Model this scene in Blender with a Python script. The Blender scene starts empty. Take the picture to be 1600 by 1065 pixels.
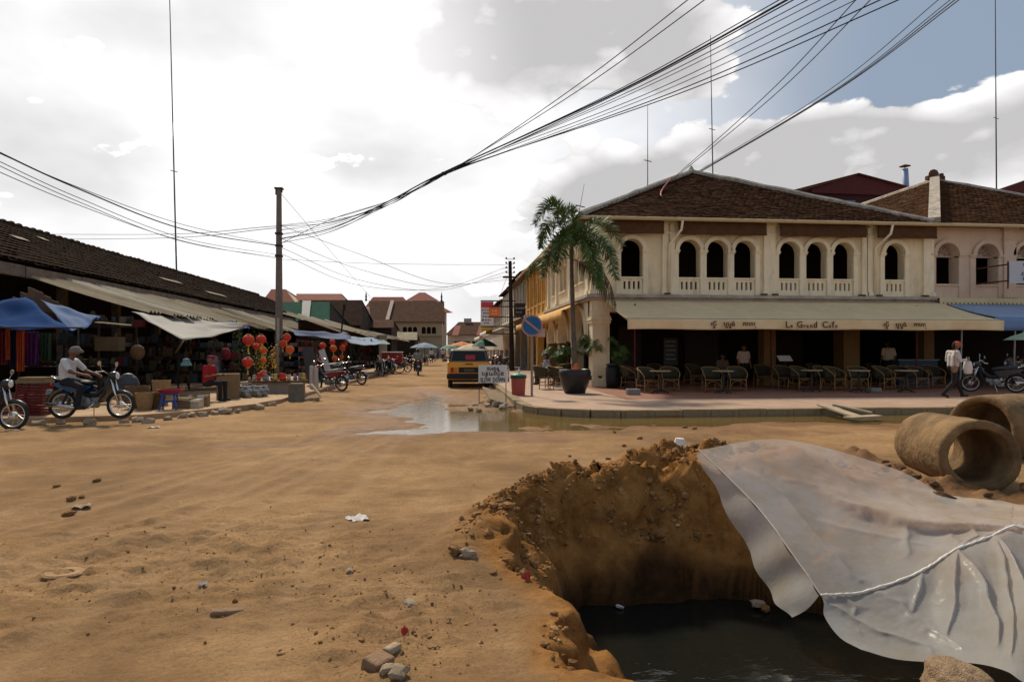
import bpy, bmesh, math, random
import numpy as np
from mathutils import Vector, Matrix, Euler, noise as mnoise
random.seed(11)
sc = bpy.context.scene
COL = sc.collection
R = math.radians
# ------------------------------------------------------------------ camera
EYE = 1.6
TH = math.atan(0.1)                      # the lens looks 5.7 degrees right of the street's direction
S, C = math.sin(TH), math.cos(TH)
cd = bpy.data.cameras.new("camera"); cam = bpy.data.objects.new("camera", cd); COL.objects.link(cam)
cd.lens = 22.5; cd.sensor_width = 36; cd.shift_y = 12.5 / 1600; cd.clip_start = 0.05; cd.clip_end = 3000
cam.location = (0, 0, EYE); cam.rotation_euler = (R(90), 0, -TH)
sc.camera = cam
def ray(px, py):
    a = (px - 800) / 1000.0
    return Vector((S + C * a, C - S * a, (545 - py) / 1000.0))
def PD(px, py, d): return Vector((0, 0, EYE)) + ray(px, py) * d           # at a distance along the lens axis
def G(px, py, z=0.0): r = ray(px, py); return Vector((0, 0, EYE)) + r * ((z - EYE) / r.z)
def PY(px, py, Y): r = ray(px, py); return Vector((0, 0, EYE)) + r * (Y / r.y)
def PX(px, py, X): r = ray(px, py); return Vector((0, 0, EYE)) + r * (X / r.x)
# ------------------------------------------------------------------ world: sky, clouds
SUN_AZ, SUN_EL = R(-18), R(46)           # azimuth from +Y towards +X
sun_dir = Vector((math.sin(SUN_AZ) * math.cos(SUN_EL), math.cos(SUN_AZ) * math.cos(SUN_EL), math.sin(SUN_EL)))
w = bpy.data.worlds.new("World"); sc.world = w; w.use_nodes = True
nt = w.node_tree; N = nt.nodes; L = nt.links; N.clear()
def nd(t, **k):
    n = N.new(t)
    for a, b in k.items(): setattr(n, a, b)
    return n
def wire(src, dst): L.new(src, dst)
def mth(op, a, b=None, clamp=False):
    n = nd('ShaderNodeMath', operation=op, use_clamp=clamp)
    for i, v in enumerate((a, b)):
        if v is None: continue
        if isinstance(v, (int, float)): n.inputs[i].default_value = v
        else: wire(v, n.inputs[i])
    return n.outputs[0]
def mrange(v, a, b, c, d, t='SMOOTHSTEP'):
    n = nd('ShaderNodeMapRange', interpolation_type=t)
    wire(v, n.inputs[0])
    for i, x in enumerate((a, b, c, d)): n.inputs[1 + i].default_value = x
    return n.outputs[0]
tc = nd('ShaderNodeTexCoord'); D = tc.outputs['Generated']
mp = nd('ShaderNodeMapping'); mp.inputs['Scale'].default_value = (1, 1, 1.75); wire(D, mp.inputs['Vector']); DV = mp.outputs[0]
sky = nd('ShaderNodeTexSky', sky_type='NISHITA', sun_disc=False, sun_elevation=SUN_EL, sun_rotation=SUN_AZ)
sky.air_density = 1.0; sky.dust_density = 2.0; sky.ozone_density = 1.0
def cnoise(vec, scale, detail=5, rough=0.55, dist=0.15):
    n = nd('ShaderNodeTexNoise'); n.inputs['Scale'].default_value = scale; n.inputs['Detail'].default_value = detail
    n.inputs['Roughness'].default_value = rough; n.inputs['Distortion'].default_value = dist; wire(vec, n.inputs['Vector']); return n.outputs['Fac']
f1 = cnoise(DV, 9.0)
off = nd('ShaderNodeVectorMath', operation='ADD'); wire(DV, off.inputs[0]); off.inputs[1].default_value = (-0.012, 0.0, 0.05)
f2 = cnoise(off.outputs[0], 9.0)
vor = nd('ShaderNodeTexVoronoi', feature='F1'); vor.inputs['Scale'].default_value = 13; vor.inputs['Detail'].default_value = 1.0; vor.inputs['Roughness'].default_value = .55
dsv = nd('ShaderNodeMix', data_type='VECTOR'); dsv.inputs[0].default_value = .06; wire(DV, dsv.inputs[4])
nzc = nd('ShaderNodeTexNoise'); nzc.inputs['Scale'].default_value = 8; nzc.inputs['Detail'].default_value = 3; wire(DV, nzc.inputs['Vector']); wire(nzc.outputs['Color'], dsv.inputs[5]); wire(dsv.outputs[1], vor.inputs['Vector'])
puff = mth('SUBTRACT', .42, vor.outputs['Distance'])
big = cnoise(DV, 1.6, 3, 0.5, 0.0)
# cloud banks of this sky, as directions (taken from the view), radius and weight
BANKS = [(880, 10, .36, .85), (740, 70, .22, .75), (1030, 70, .18, .6), (1100, 130, .10, .45), (1370, 200, .15, .62), (1290, 240, .17, .65), (1190, 240, .15, .62), (1100, 245, .13, .6), (1440, 245, .13, .5),
         (960, 270, .15, .6), (890, 318, .14, .6), (1010, 330, .17, .65), (1575, 150, .13, .6), (1605, 215, .16, .62), (800, 420, .25, .35), (120, 250, .3, .3), (1250, 320, .2, .5), (1500, 330, .2, .4),
         (1330, 50, .24, -.5), (1490, 60, .22, -.5), (1200, 140, .09, -.35), (1000, 200, .09, -.4), (780, 290, .12, -.3), (1505, 165, .07, -.35)]
acc = None
for px, py, rad, wt in BANKS:
    d = ray(px, py).normalized(); d.z *= 1.75
    v = nd('ShaderNodeVectorMath', operation='DISTANCE'); wire(DV, v.inputs[0]); v.inputs[1].default_value = d
    m_ = mrange(v.outputs['Value'], 0, rad, wt, 0)
    acc = m_ if acc is None else mth('ADD', acc, m_)
cov = mth('ADD', mth('ADD', mth('MULTIPLY', mth('SUBTRACT', f1, .5), 1.6), mth('MULTIPLY', puff, .55)), mth('ADD', acc, mth('MULTIPLY', mth('SUBTRACT', big, .47), 1.2)))
sep = nd('ShaderNodeSeparateXYZ'); wire(D, sep.inputs[0])
cov = mth('SUBTRACT', cov, .22)
alpha = mrange(cov, 0.0, 0.12, 0, 1)
relief = mth('ADD', mth('MULTIPLY', mth('SUBTRACT', f1, f2), 1.3), mth('MULTIPLY', puff, .55))
thick = mrange(cov, 0.10, .9, 0.0, 0.36)
soft = mth('MULTIPLY', mth('SUBTRACT', f2, .5), .9)
cval = mth('SUBTRACT', mth('ADD', .97, mth('ADD', relief, soft)), thick)
cval = mth('MINIMUM', mth('MAXIMUM', cval, .50), 1.08)
# thin bright veil around the hidden sun
sd = nd('ShaderNodeVectorMath', operation='DOT_PRODUCT'); wire(D, sd.inputs[0]); sd.inputs[1].default_value = ray(340, 150).normalized()
veil = mrange(sd.outputs['Value'], .62, .95, 0, 1)
glow = mrange(sd.outputs['Value'], .90, .99, 0, 1)
hz = mrange(sep.outputs['Z'], 0.0, .30, 1, 0)
def rgb(c): n = nd('ShaderNodeRGB'); n.outputs[0].default_value = (*c, 1); return n.outputs[0]
def mixc(fac, a, b, bt='MIX'):
    n = nd('ShaderNodeMix', data_type='RGBA', blend_type=bt)
    if isinstance(fac, (int, float)): n.inputs[0].default_value = fac
    else: wire(fac, n.inputs[0])
    wire(a, n.inputs[6]); wire(b, n.inputs[7]); return n.outputs[2]
SK = 10.0
skyc = mixc(.9, sky.outputs[0], rgb((.255 * SK, .315 * SK, .405 * SK)))
skyc = mixc(mth('MULTIPLY', hz, .75), skyc, rgb((.72 * SK, .715 * SK, .71 * SK)))
vv = nd('ShaderNodeCombineXYZ'); vval = mth('ADD', .42, mth('MULTIPLY', cnoise(DV, 4.0, 4, .5, .1), .92))
for i, k in enumerate((1.0, .995, 1.0)): wire(mth('MULTIPLY', vval, k * SK), vv.inputs[i])
skyc = mixc(veil, skyc, vv.outputs[0])
cval = mth('ADD', cval, mth('MULTIPLY', glow, .4))
cc = nd('ShaderNodeCombineXYZ')
for i, k in enumerate((1.0, .985, .985)): wire(mth('MULTIPLY', cval, k * SK), cc.inputs[i])
out = mixc(alpha, skyc, cc.outputs[0])
bg = nd('ShaderNodeBackground'); bg.inputs['Strength'].default_value = .1; wire(out, bg.inputs['Color'])
wo = nd('ShaderNodeOutputWorld'); wire(bg.outputs[0], wo.inputs[0])
# ------------------------------------------------------------------ sun (veiled by thin cloud) and exposure
sl = bpy.data.lights.new("sun", 'SUN'); sl.energy = 3.4; sl.angle = R(5); sl.color = (1, .88, .68)
so = bpy.data.objects.new("sun", sl); COL.objects.link(so)
so.rotation_euler = (-sun_dir).to_track_quat('-Z', 'Y').to_euler()
vs = sc.view_settings; vs.view_transform = 'Standard'; vs.look = 'None'; vs.exposure = 0.22; vs.gamma = 1.0; vs.use_curve_mapping = False
sc.cycles.max_bounces = 5; sc.cycles.diffuse_bounces = 3; sc.cycles.glossy_bounces = 3; sc.cycles.transparent_max_bounces = 6; sc.cycles.adaptive_threshold = .02; w.cycles.sampling_method = 'MANUAL'; w.cycles.sample_map_resolution = 512
# ------------------------------------------------------------------ materials
MATS = {}
def mat(name, col, rough=.85, var=.18, scale=3.0, bump=0.0, bscale=30.0, metal=0.0, spec=.25, col2=None, stain=0.0, stain_col=(.06, .045, .03), streak=False, emit=None, alpha=None, sheen=0):
    if name in MATS: return MATS[name]
    m = bpy.data.materials.new(name); m.use_nodes = True; t = m.node_tree; n = t.nodes; l = t.links
    b = n['Principled BSDF']; b.inputs['Roughness'].default_value = rough; b.inputs['Metallic'].default_value = metal
    b.inputs['Specular IOR Level'].default_value = spec
    c1 = tuple(max(0, x * (1 - var)) for x in col); c2 = col2 or tuple(min(1, x * (1 + var)) for x in col)
    tcn = n.new('ShaderNodeTexCoord')
    nz = n.new('ShaderNodeTexNoise'); nz.inputs['Scale'].default_value = scale; nz.inputs['Detail'].default_value = 6; nz.inputs['Roughness'].default_value = .65
    l.new(tcn.outputs['Object'], nz.inputs['Vector'])
    rp = n.new('ShaderNodeValToRGB'); rp.color_ramp.elements[0].position = .3; rp.color_ramp.elements[1].position = .7
    rp.color_ramp.elements[0].color = (*c1, 1); rp.color_ramp.elements[1].color = (*c2, 1)
    l.new(nz.outputs['Fac'], rp.inputs[0]); colr = rp.outputs[0]
    if stain > 0:
        mp_ = n.new('ShaderNodeMapping'); mp_.inputs['Scale'].default_value = (2.2, 2.2, .35 if streak else 2.2); l.new(tcn.outputs['Object'], mp_.inputs['Vector'])
        n2 = n.new('ShaderNodeTexNoise'); n2.inputs['Scale'].default_value = 1.3; n2.inputs['Detail'].default_value = 8; n2.inputs['Roughness'].default_value = .7
        l.new(mp_.outputs[0], n2.inputs['Vector'])
        r2 = n.new('ShaderNodeValToRGB'); r2.color_ramp.elements[0].position = .5; r2.color_ramp.elements[1].position = .72
        r2.color_ramp.elements[0].color = (0, 0, 0, 1); r2.color_ramp.elements[1].color = (stain,) * 3 + (1,)
        l.new(n2.outputs['Fac'], r2.inputs[0])
        mx = n.new('ShaderNodeMix'); mx.data_type = 'RGBA'; l.new(r2.outputs[0], mx.inputs[0]); l.new(colr, mx.inputs[6]); mx.inputs[7].default_value = (*stain_col, 1)
        colr = mx.outputs[2]
    l.new(colr, b.inputs['Base Color'])
    if bump > 0:
        n3 = n.new('ShaderNodeTexNoise'); n3.inputs['Scale'].default_value = bscale; n3.inputs['Detail'].default_value = 5; l.new(tcn.outputs['Object'], n3.inputs['Vector'])
        bp = n.new('ShaderNodeBump'); bp.inputs['Strength'].default_value = bump; bp.inputs['Distance'].default_value = .03; l.new(n3.outputs['Fac'], bp.inputs['Height']); l.new(bp.outputs[0], b.inputs['Normal'])
    if alpha is not None: b.inputs['Alpha'].default_value = alpha
    if emit: b.inputs['Emission Color'].default_value = (*emit, 1); b.inputs['Emission Strength'].default_value = 1
    MATS[name] = m
    return m
def flat(name, col, rough=.6, metal=0.0, spec=.3): return mat(name, col, rough, .1, 5, 0, 30, metal, spec)
# ------------------------------------------------------------------ mesh building
class MB:
    def __init__(s): s.v = []; s.f = []; s.m = []
    def add(s, vs, fs, mi=0):
        o = len(s.v); s.v += [tuple(p) for p in vs]; s.f += [tuple(i + o for i in f) for f in fs]; s.m += [mi] * len(fs); return s
    def box(s, x0, x1, y0, y1, z0, z1, mi=0):
        return s.add([(x0, y0, z0), (x1, y0, z0), (x1, y1, z0), (x0, y1, z0), (x0, y0, z1), (x1, y0, z1), (x1, y1, z1), (x0, y1, z1)],
                     [(0, 3, 2, 1), (4, 5, 6, 7), (0, 1, 5, 4), (1, 2, 6, 5), (2, 3, 7, 6), (3, 0, 4, 7)], mi)
    def obox(s, c, size, rot=None, mi=0, taper=1.0):
        M = rot.to_matrix() if isinstance(rot, Euler) else (rot or Matrix.Identity(3)); a, b, d = (x / 2 for x in size); vs = []
        for z, k in ((-d, 1), (d, taper)):
            for x, y in ((-a, -b), (a, -b), (a, b), (-a, b)): vs.append(Vector(c) + M @ Vector((x * k, y * k, z)))
        return s.add(vs, [(0, 3, 2, 1), (4, 5, 6, 7), (0, 1, 5, 4), (1, 2, 6, 5), (2, 3, 7, 6), (3, 0, 4, 7)], mi)
    def quad(s, *p, mi=0): return s.add(p, [tuple(range(len(p)))], mi)
    def tube(s, pts, r, n=6, mi=0, closed=False, cap=True):
        pts = [Vector(p) for p in pts]; k = len(pts); rr = r if isinstance(r, (list, tuple)) else [r] * k
        o = len(s.v); ref = None
        for i, p in enumerate(pts):
            a = pts[i - 1] if (i > 0 or closed) else p; b = pts[(i + 1) % k] if (i < k - 1 or closed) else p
            t = (b - a).normalized() if (b - a).length > 1e-9 else Vector((0, 0, 1))
            if ref is None: ref = t.orthogonal().normalized()
            ref = (ref - t * ref.dot(t)); ref = ref.normalized() if ref.length > 1e-6 else t.orthogonal().normalized()
            bi = t.cross(ref)
            for j in range(n):
                an = 2 * math.pi * j / n; s.v.append(tuple(p + (ref * math.cos(an) + bi * math.sin(an)) * rr[i]))
        for i in range(k if closed else k - 1):
            i2 = (i + 1) % k
            for j in range(n):
                j2 = (j + 1) % n; s.f.append((o + i * n + j, o + i * n + j2, o + i2 * n + j2, o + i2 * n + j)); s.m.append(mi)
        if cap and not closed:
            s.f.append(tuple(o + j for j in range(n))[::-1]); s.f.append(tuple(o + (k - 1) * n + j for j in range(n))); s.m += [mi, mi]
        return s
    def lathe(s, prof, n=16, c=(0, 0, 0), rot=None, mi=0, sx=1, sy=1):
        M = rot.to_matrix() if isinstance(rot, Euler) else (rot or Matrix.Identity(3)); o = len(s.v); k = len(prof)
        for r, z in prof:
            for j in range(n):
                a = 2 * math.pi * j / n; s.v.append(tuple(Vector(c) + M @ Vector((r * math.cos(a) * sx, r * math.sin(a) * sy, z))))
        for i in range(k - 1):
            for j in range(n):
                j2 = (j + 1) % n; s.f.append((o + i * n + j, o + i * n + j2, o + (i + 1) * n + j2, o + (i + 1) * n + j)); s.m.append(mi)
        if prof[0][0] > 1e-4: s.f.append(tuple(o + j for j in range(n))[::-1]); s.m.append(mi)
        if prof[-1][0] > 1e-4: s.f.append(tuple(o + (k - 1) * n + j for j in range(n))); s.m.append(mi)
        return s
    def ball(s, c, r, n=10, m=7, mi=0, rot=None):
        rx, ry, rz = r if isinstance(r, (tuple, list)) else (r, r, r)
        prof = [(math.sin(math.pi * i / m), -math.cos(math.pi * i / m)) for i in range(m + 1)]
        o = len(s.v); M = rot.to_matrix() if isinstance(rot, Euler) else (rot or Matrix.Identity(3))
        s.lathe(prof, n, (0, 0, 0), None, mi)
        for i in range(o, len(s.v)): x, y, z = s.v[i]; s.v[i] = tuple(Vector(c) + M @ Vector((x * rx, y * ry, z * rz)))
        return s
    def prism(s, poly, axis, a, b, mi=0):
        # poly of (u, v) extruded along axis from a to b: axis 'y' maps (u,v)->(u,.,v), 'x' -> (.,u,v), 'z' -> (u,v,.)
        f = {'y': lambda u, v, t: (u, t, v), 'x': lambda u, v, t: (t, u, v), 'z': lambda u, v, t: (u, v, t)}[axis]; n = len(poly)
        vs = [f(u, v, a) for u, v in poly] + [f(u, v, b) for u, v in poly]
        return s.add(vs, [tuple(range(n))[::-1], tuple(range(n, 2 * n))] + [(i, (i + 1) % n, (i + 1) % n + n, i + n) for i in range(n)], mi)
    def grid(s, P, mi=0):
        h = len(P); k = len(P[0]); vs = [p for r_ in P for p in r_]
        return s.add(vs, [(i * k + j, i * k + j + 1, (i + 1) * k + j + 1, (i + 1) * k + j) for i in range(h - 1) for j in range(k - 1)], mi)
    def build(s, name, mats, parent=None, smooth=False, world=False, bevel=0, solid=0, kind=None, label=None, recalc=True):
        me = bpy.data.meshes.new(name); me.from_pydata(s.v, [], s.f)
        for m in (mats if isinstance(mats, (list, tuple)) else [mats]): me.materials.append(m)
        if any(s.m): me.polygons.foreach_set('material_index', s.m)
        if recalc and len(s.v) < 40000:
            b = bmesh.new(); b.from_mesh(me); bmesh.ops.recalc_face_normals(b, faces=b.faces); b.to_mesh(me); b.free()
        if smooth: me.polygons.foreach_set('use_smooth', [True] * len(me.polygons))
        me.update()
        o = bpy.data.objects.new(name, me); COL.objects.link(o)
        if parent is not None:
            o.parent = parent
            if world: o.matrix_parent_inverse = Matrix.Translation(-Vector(parent.location)) if parent.type == 'EMPTY' else Matrix.Identity(4)
        if bevel: md = o.modifiers.new('b', 'BEVEL'); md.width = bevel; md.segments = 2; md.limit_method = 'ANGLE'
        if solid: md = o.modifiers.new('s', 'SOLIDIFY'); md.thickness = solid; md.offset = 0
        if kind: o['kind'] = kind
        if label: o['label'] = label
        return o
def tag(o, label, cat, group=None):
    o['label'] = label; o['category'] = cat
    if group: o['group'] = group
    return o
def thing(name, label, cat, loc=(0, 0, 0), rz=0.0, group=None):
    o = bpy.data.objects.new(name, None); COL.objects.link(o); o.location = loc; o.rotation_euler = (0, 0, rz); o.empty_display_size = .2
    return tag(o, label, cat, group)
def dup(root, loc, rz, label, group=None, mats=None, scale=None, rot=None):
    def cp(o, par):
        c = o.copy(); COL.objects.link(c); c.parent = par
        if mats and o.type == 'MESH':
            k = o.name.split('.')[0]
            if k in mats and len(c.material_slots): c.material_slots[0].link = 'OBJECT'; c.material_slots[0].material = mats[k]
        for ch in KIDS.get(o.name, []): cp(ch, c)
        return c
    c = cp(root, None); c.location = loc; c.rotation_euler = rot if rot else (0, 0, rz)
    if scale: c.scale = (scale,) * 3 if isinstance(scale, (int, float)) else scale
    c['label'] = label
    if group: c['group'] = group
    return c
KIDS = {}
def remember(root):          # note a prototype's own children so that copies can be made from it
    def rec(o):
        KIDS[o.name] = list(o.children)
        for ch in o.children: rec(ch)
    rec(root); return root
def arc(c, r, a0, a1, n, plane='xz', sy=1.0):
    out_ = []
    for i in range(n + 1):
        a = R(a0 + (a1 - a0) * i / n); u, v = math.cos(a) * r, math.sin(a) * r * sy
        out_.append(Vector(c) + (Vector((u, 0, v)) if plane == 'xz' else Vector((0, u, v)) if plane == 'yz' else Vector((u, v, 0))))
    return out_
def bez(p, n=12):           # Catmull-Rom through points
    p = [Vector(q) for q in p]; q = [2 * p[0] - p[1]] + p + [2 * p[-1] - p[-2]]; o = []
    for i in range(1, len(q) - 2):
        for k in range(n):
            t = k / n; a, b, c, d = q[i - 1], q[i], q[i + 1], q[i + 2]
            o.append(.5 * ((2 * b) + (c - a) * t + (2 * a - 5 * b + 4 * c - d) * t * t + (3 * b - a - 3 * c + d) * t ** 3))
    return o + [p[-1]]
def text_mesh(parts, m, parent, M, name='lettering', world=True, depth=.004, bold=.004):
    # parts: (string, x, z, size, squeeze); built flat in local x/z and placed by M
    mb = MB()
    for s_, x, z, size, sq in parts:
        cu = bpy.data.curves.new('t', 'FONT'); cu.body = s_; cu.size = size; cu.extrude = depth; cu.offset = bold; cu.align_x = 'CENTER'; cu.resolution_u = 2
        to = bpy.data.objects.new('t', cu); COL.objects.link(to); bpy.context.view_layer.update()
        dg = bpy.context.evaluated_depsgraph_get(); me = to.evaluated_get(dg).to_mesh()
        mb.add([M @ Vector((v.co.x * sq + x, -v.co.z, v.co.y + z)) for v in me.vertices], [tuple(p.vertices) for p in me.polygons])
        to.evaluated_get(dg).to_mesh_clear(); bpy.data.objects.remove(to); bpy.data.curves.remove(cu)
    return mb.build(name, m, parent, world=world, recalc=False, kind='stuff')
# numpy noise
def vn(x, y, seed=0):
    xi = np.floor(x).astype(np.int64); yi = np.floor(y).astype(np.int64); xf = x - xi; yf = y - yi
    def h(a, b):
        k = (a * 374761393 + b * 668265263 + seed * 1442695041) & 0xffffffff; k = ((k ^ (k >> 13)) * 1274126177) & 0xffffffff; return ((k ^ (k >> 16)) & 0xffff) / 65535.0
    u = xf * xf * (3 - 2 * xf); v = yf * yf * (3 - 2 * yf)
    return (h(xi, yi) * (1 - u) + h(xi + 1, yi) * u) * (1 - v) + (h(xi, yi + 1) * (1 - u) + h(xi + 1, yi + 1) * u) * v - .5
def fbm(x, y, o=4, seed=0, g=.5):
    r_ = 0; a = 1
    for i in range(o): r_ = r_ + a * vn(x * 2 ** i + 17.3 * i, y * 2 ** i - 9.1 * i, seed + i); a *= g
    return r_
def sdpoly(x, y, P):
    d = np.full(x.shape, 1e9); ins = np.zeros(x.shape, bool); n = len(P)
    for i in range(n):
        ax, ay = P[i]; bx, by = P[(i + 1) % n]; ex, ey = bx - ax, by - ay; wx, wy = x - ax, y - ay
        t = np.clip((wx * ex + wy * ey) / (ex * ex + ey * ey + 1e-12), 0, 1); d = np.minimum(d, (wx - ex * t) ** 2 + (wy - ey * t) ** 2)
        c_ = (ay > y) != (by > y); ins ^= c_ & (x < (bx - ax) * (y - ay) / ((by - ay) if by != ay else 1e-12) + ax)
    d = np.sqrt(d); return np.where(ins, -d, d)
def sstep(x, a, b): t = np.clip((x - a) / (b - a), 0, 1); return t * t * (3 - 2 * t)
# ================================================================== THE GROUND
PIT = [(.66, 3.05), (.60, 3.5), (.72, 3.95), (.52, 4.83), (.58, 5.75), (1.05, 6.36), (2.3, 6.46), (3.0, 6.38), (3.6, 6.0), (4.2, 5.45), (5.4, 5.05), (7.5, 4.7), (7.5, 3.2), (4.2, 2.95), (2.9, 2.75), (2.3, 2.6), (1.3, 2.55)]
PUD = [tuple(G(x, y).xy) for x, y in [(596, 673), (645, 678), (720, 676), (800, 676), (870, 669), (1000, 668), (1150, 667), (1300, 664), (1420, 660), (1500, 654), (1620, 651)]] + [(24, 15.6), (5, 15.6), (2.6, 16.6), (2.1, 18.0)] + \
      [tuple(G(x, y).xy) for x, y in [(770, 634), (742, 637), (715, 629), (690, 618), (668, 611), (652, 613), (640, 624), (626, 634), (615, 642), (640, 650), (612, 660)]]
SHP = [tuple(PD(*q).xy) for q in [(1092, 700, 6.75), (1225, 688, 7.3), (1400, 734, 7.2), (1500, 785, 6.9), (1610, 815, 6.7), (1760, 850, 6.7), (1760, 1120, 3.6), (1525, 1036, 4.15), (1345, 1014, 4.5), (1234, 964, 5.1), (1170, 862, 5.9)]]
RIDGE = [(.15, 4.9, .10, .40), (.55, 5.6, .20, .5), (1.29, 6.42, .35, .6), (1.9, 6.62, .44, .62), (2.47, 6.72, .50, .66), (3.1, 6.86, .53, .75), (3.7, 6.9, .52, .8), (4.4, 6.75, .26, .7), (5.0, 6.45, .03, .6), (6.3, 6.4, .01, .5)]
TRK = [(-5.2, .36, -.004, 1.0), (-3.2, .10, .002, .8), (-6.5, .55, -.012, .7), (-1.2, -.16, .012, .8), (.6, .0, .0, .0), (-8.5, .9, -.03, .6)]
RIDGE2 = [(5.84, 8.7), (5.5, 7.6), (5.42, 6.75), (6.2, 6.25), (7.6, 6.0)]
def ground_h(x, y, parts=False):
    near = np.exp(-((y - 4) / 14) ** 2)
    h = .07 * fbm(x * .35, y * .35, 3, 1) * (0.4 + near) + .028 * fbm(x * 1.4, y * 1.4, 5, 5) * near + .012 * fbm(x * 7, y * 7, 3, 9) * near
    # churned patch left of the pit, wheel ruts
    rough = np.exp(-(((x + 2.2) / 1.6) ** 2 + ((y - 5.0) / 1.3) ** 2)) + .8 * np.exp(-(((x + .2) / .55) ** 2 + ((y - 3.7) / 1.1) ** 2))
    h = h + rough * .14 * (np.abs(fbm(x * 3.4, y * 3.4, 5, 21, .62)) - .15)
    rut = np.exp(-((x * .82 + y * .57 - 2.35 + .18 * fbm(y * .7, x * .3, 2, 33)) / .045) ** 2) * sstep(y, 2.2, 3.0) * sstep(y, 6.6, 5.5)
    h = h - .02 * rut
    tr = 0
    for a0, a1, a2, dp in TRK:
        for off_ in (-.62, .62):
            cx_ = a0 + a1 * y + a2 * y * y + off_ + .10 * fbm(y * .5, y * 0 + a0, 2, 35); d_ = np.abs(x - cx_); g_ = np.exp(-(d_ / .10) ** 2); tr = np.maximum(tr, g_ * dp); h = h - .014 * dp * g_ * near + .006 * dp * np.exp(-((d_ - .17) / .06) ** 2) * near
    foot = vn(x * 3.3, y * 3.3, 55); h = h - .014 * sstep(foot, .30, .42) * near
    ground_h.track = tr
    h = h + .09 * np.exp(-(((x + 1.0) / 2.4) ** 2 + ((y - 2.6) / .9) ** 2))
    # low slope towards the pit's left bank
    sp = sdpoly(x, y, PUD) + 1.3 * fbm(x * .55, y * .8, 4, 41) + .75 * fbm(x * 1.6, y * 3.0, 4, 43)
    h = h * sstep(sp, -.6, 1.6) - .085 * sstep(sp, .35, -.7) + .018 * sstep(sp, 2.2, .5)
    # spoil heap
    best = np.zeros(x.shape); rr = np.full(x.shape, 9.)
    for (ax, ay, ah, aw), (bx, by, bh, bw) in zip(RIDGE[:-1], RIDGE[1:]):
        ex, ey = bx - ax, by - ay; t = np.clip(((x - ax) * ex + (y - ay) * ey) / (ex * ex + ey * ey), 0, 1)
        d = np.hypot(x - ax - ex * t, y - ay - ey * t); hh = ah + (bh - ah) * t; ww = aw + (bw - aw) * t
        v = hh * np.exp(-(d / ww) ** 2); best = np.maximum(best, v); rr = np.minimum(rr, d)
    shm = .15 + .85 * sstep(sdpoly(x, y, SHP), -.1, .2); lump = shm * fbm(x * 2.4, y * 2.4, 5, 61, .6); rdg = np.abs(fbm(x * 5.5, y * 5.5, 4, 67, .6)); m = best * (1 + .5 * lump) + sstep(best, .03, .2) * (.07 * lump + .11 * (rdg - .12) * shm + .05 * shm * np.abs(fbm(x * 15, y * 15, 2, 69)))
    for (ax, ay), (bx, by) in zip(RIDGE2[:-1], RIDGE2[1:]):
        ex, ey = bx - ax, by - ay; t = np.clip(((x - ax) * ex + (y - ay) * ey) / (ex * ex + ey * ey), 0, 1); d2_ = np.hypot(x - ax - ex * t, y - ay - ey * t); m = np.maximum(m, .11 * np.exp(-(d2_ / .24) ** 2) * (1 + 1.6 * fbm(x * 4, y * 4, 4, 141, .6)))
    spit = sdpoly(x + .16 * fbm(x * 2.3, y * 2.3, 3, 71), y + .16 * fbm(x * 2.3 + 9, y * 2.3, 3, 75), PIT)
    wn = 1 + .55 * fbm(x * 3.1, y * 3.1, 3, 81)
    wl = np.maximum(np.where(x < 1.7, np.where(y > 4.9, .5, .8), .2) * wn, .06)
    back = sstep(y, 5.0, 5.6) * sstep(x, .45, .9)
    fl_ = np.clip((-spit + .03) / wl, 0, 1); f1_ = .34 * sstep(fl_, 0, .3) + .66 * sstep(fl_, .38, 1.0); fb = np.clip((-spit + .03) / (.66 * (1 + .25 * fbm(x * 2.3, y * 2.3, 3, 83))), 0, 1)
    f2_ = .42 * np.minimum(fb / .74, 1) ** 1.2 + .58 * sstep(fb, .76, .90)
    inside = f1_ * (1 - back) + f2_ * back
    m2 = m * (1 - (sstep(-spit, -.05, .25) * (1 - back) + sstep(-spit, -.02, .55) * back))
    m2 = m2 + back * sstep(-spit, -.1, .1) * sstep(fb, .85, .6) * (.16 * fbm(x * 3.4, y * 3.4, 4, 87) + .10 * (np.abs(fbm(x * 6, y * 6, 4, 89, .6)) - .12))
    tot = h * (1 - inside) + m2 - 1.15 * inside + inside * (1 - inside) * .5 * fbm(x * 5, y * 5, 4, 91)
    # slope on the left bank is a lower ledge of loose earth
    if parts: return tot, sp, spit, best
    return tot
def gh(x, y): return float(ground_h(np.array([float(x)]), np.array([float(y)]))[0])
def gpt(px, py, it=6):
    z = 0.0
    for _ in range(it): p = G(px, py, z); z = gh(p.x, p.y)
    return Vector((p.x, p.y, z))
def lines(segs):
    o = []
    for a, b, st in segs: o += list(np.arange(a, b, st))
    return np.array(sorted(set(np.round(o, 4))))
def growing(a, b, st, k):
    o = [a]; 
    while o[-1] < b: o.append(o[-1] + st); st *= k
    return o
xs = np.array([-v for v in growing(5, 700, .12, 1.13)][::-1][:-1] + list(np.arange(-5, .4, .06)) + list(np.arange(.4, 4.6, .028)) + list(np.arange(4.6, 8, .06)) + growing(8.0, 700, .12, 1.13))
ys = np.array([-v for v in growing(0, 60, .3, 1.3)][::-1][:-1] + list(np.arange(0, 2.4, .12)) + list(np.arange(2.4, 7.4, .028)) + list(np.arange(7.4, 22, .11)) + growing(22.0, 1500, .16, 1.07))
XX, YY = np.meshgrid(xs, ys); HH, SP, SPIT, MD = ground_h(XX, YY, True); TRACK = ground_h.track * (YY < 40) * (YY > 1)
steep = sstep(-SPIT, -.25, .1) * sstep(SPIT, .9, .6) * 0
jx = .10 * fbm(XX * 6, YY * 6 + HH * 7, 3, 101); jy = .10 * fbm(XX * 6 + 5, YY * 6 - HH * 7, 3, 103)
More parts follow.
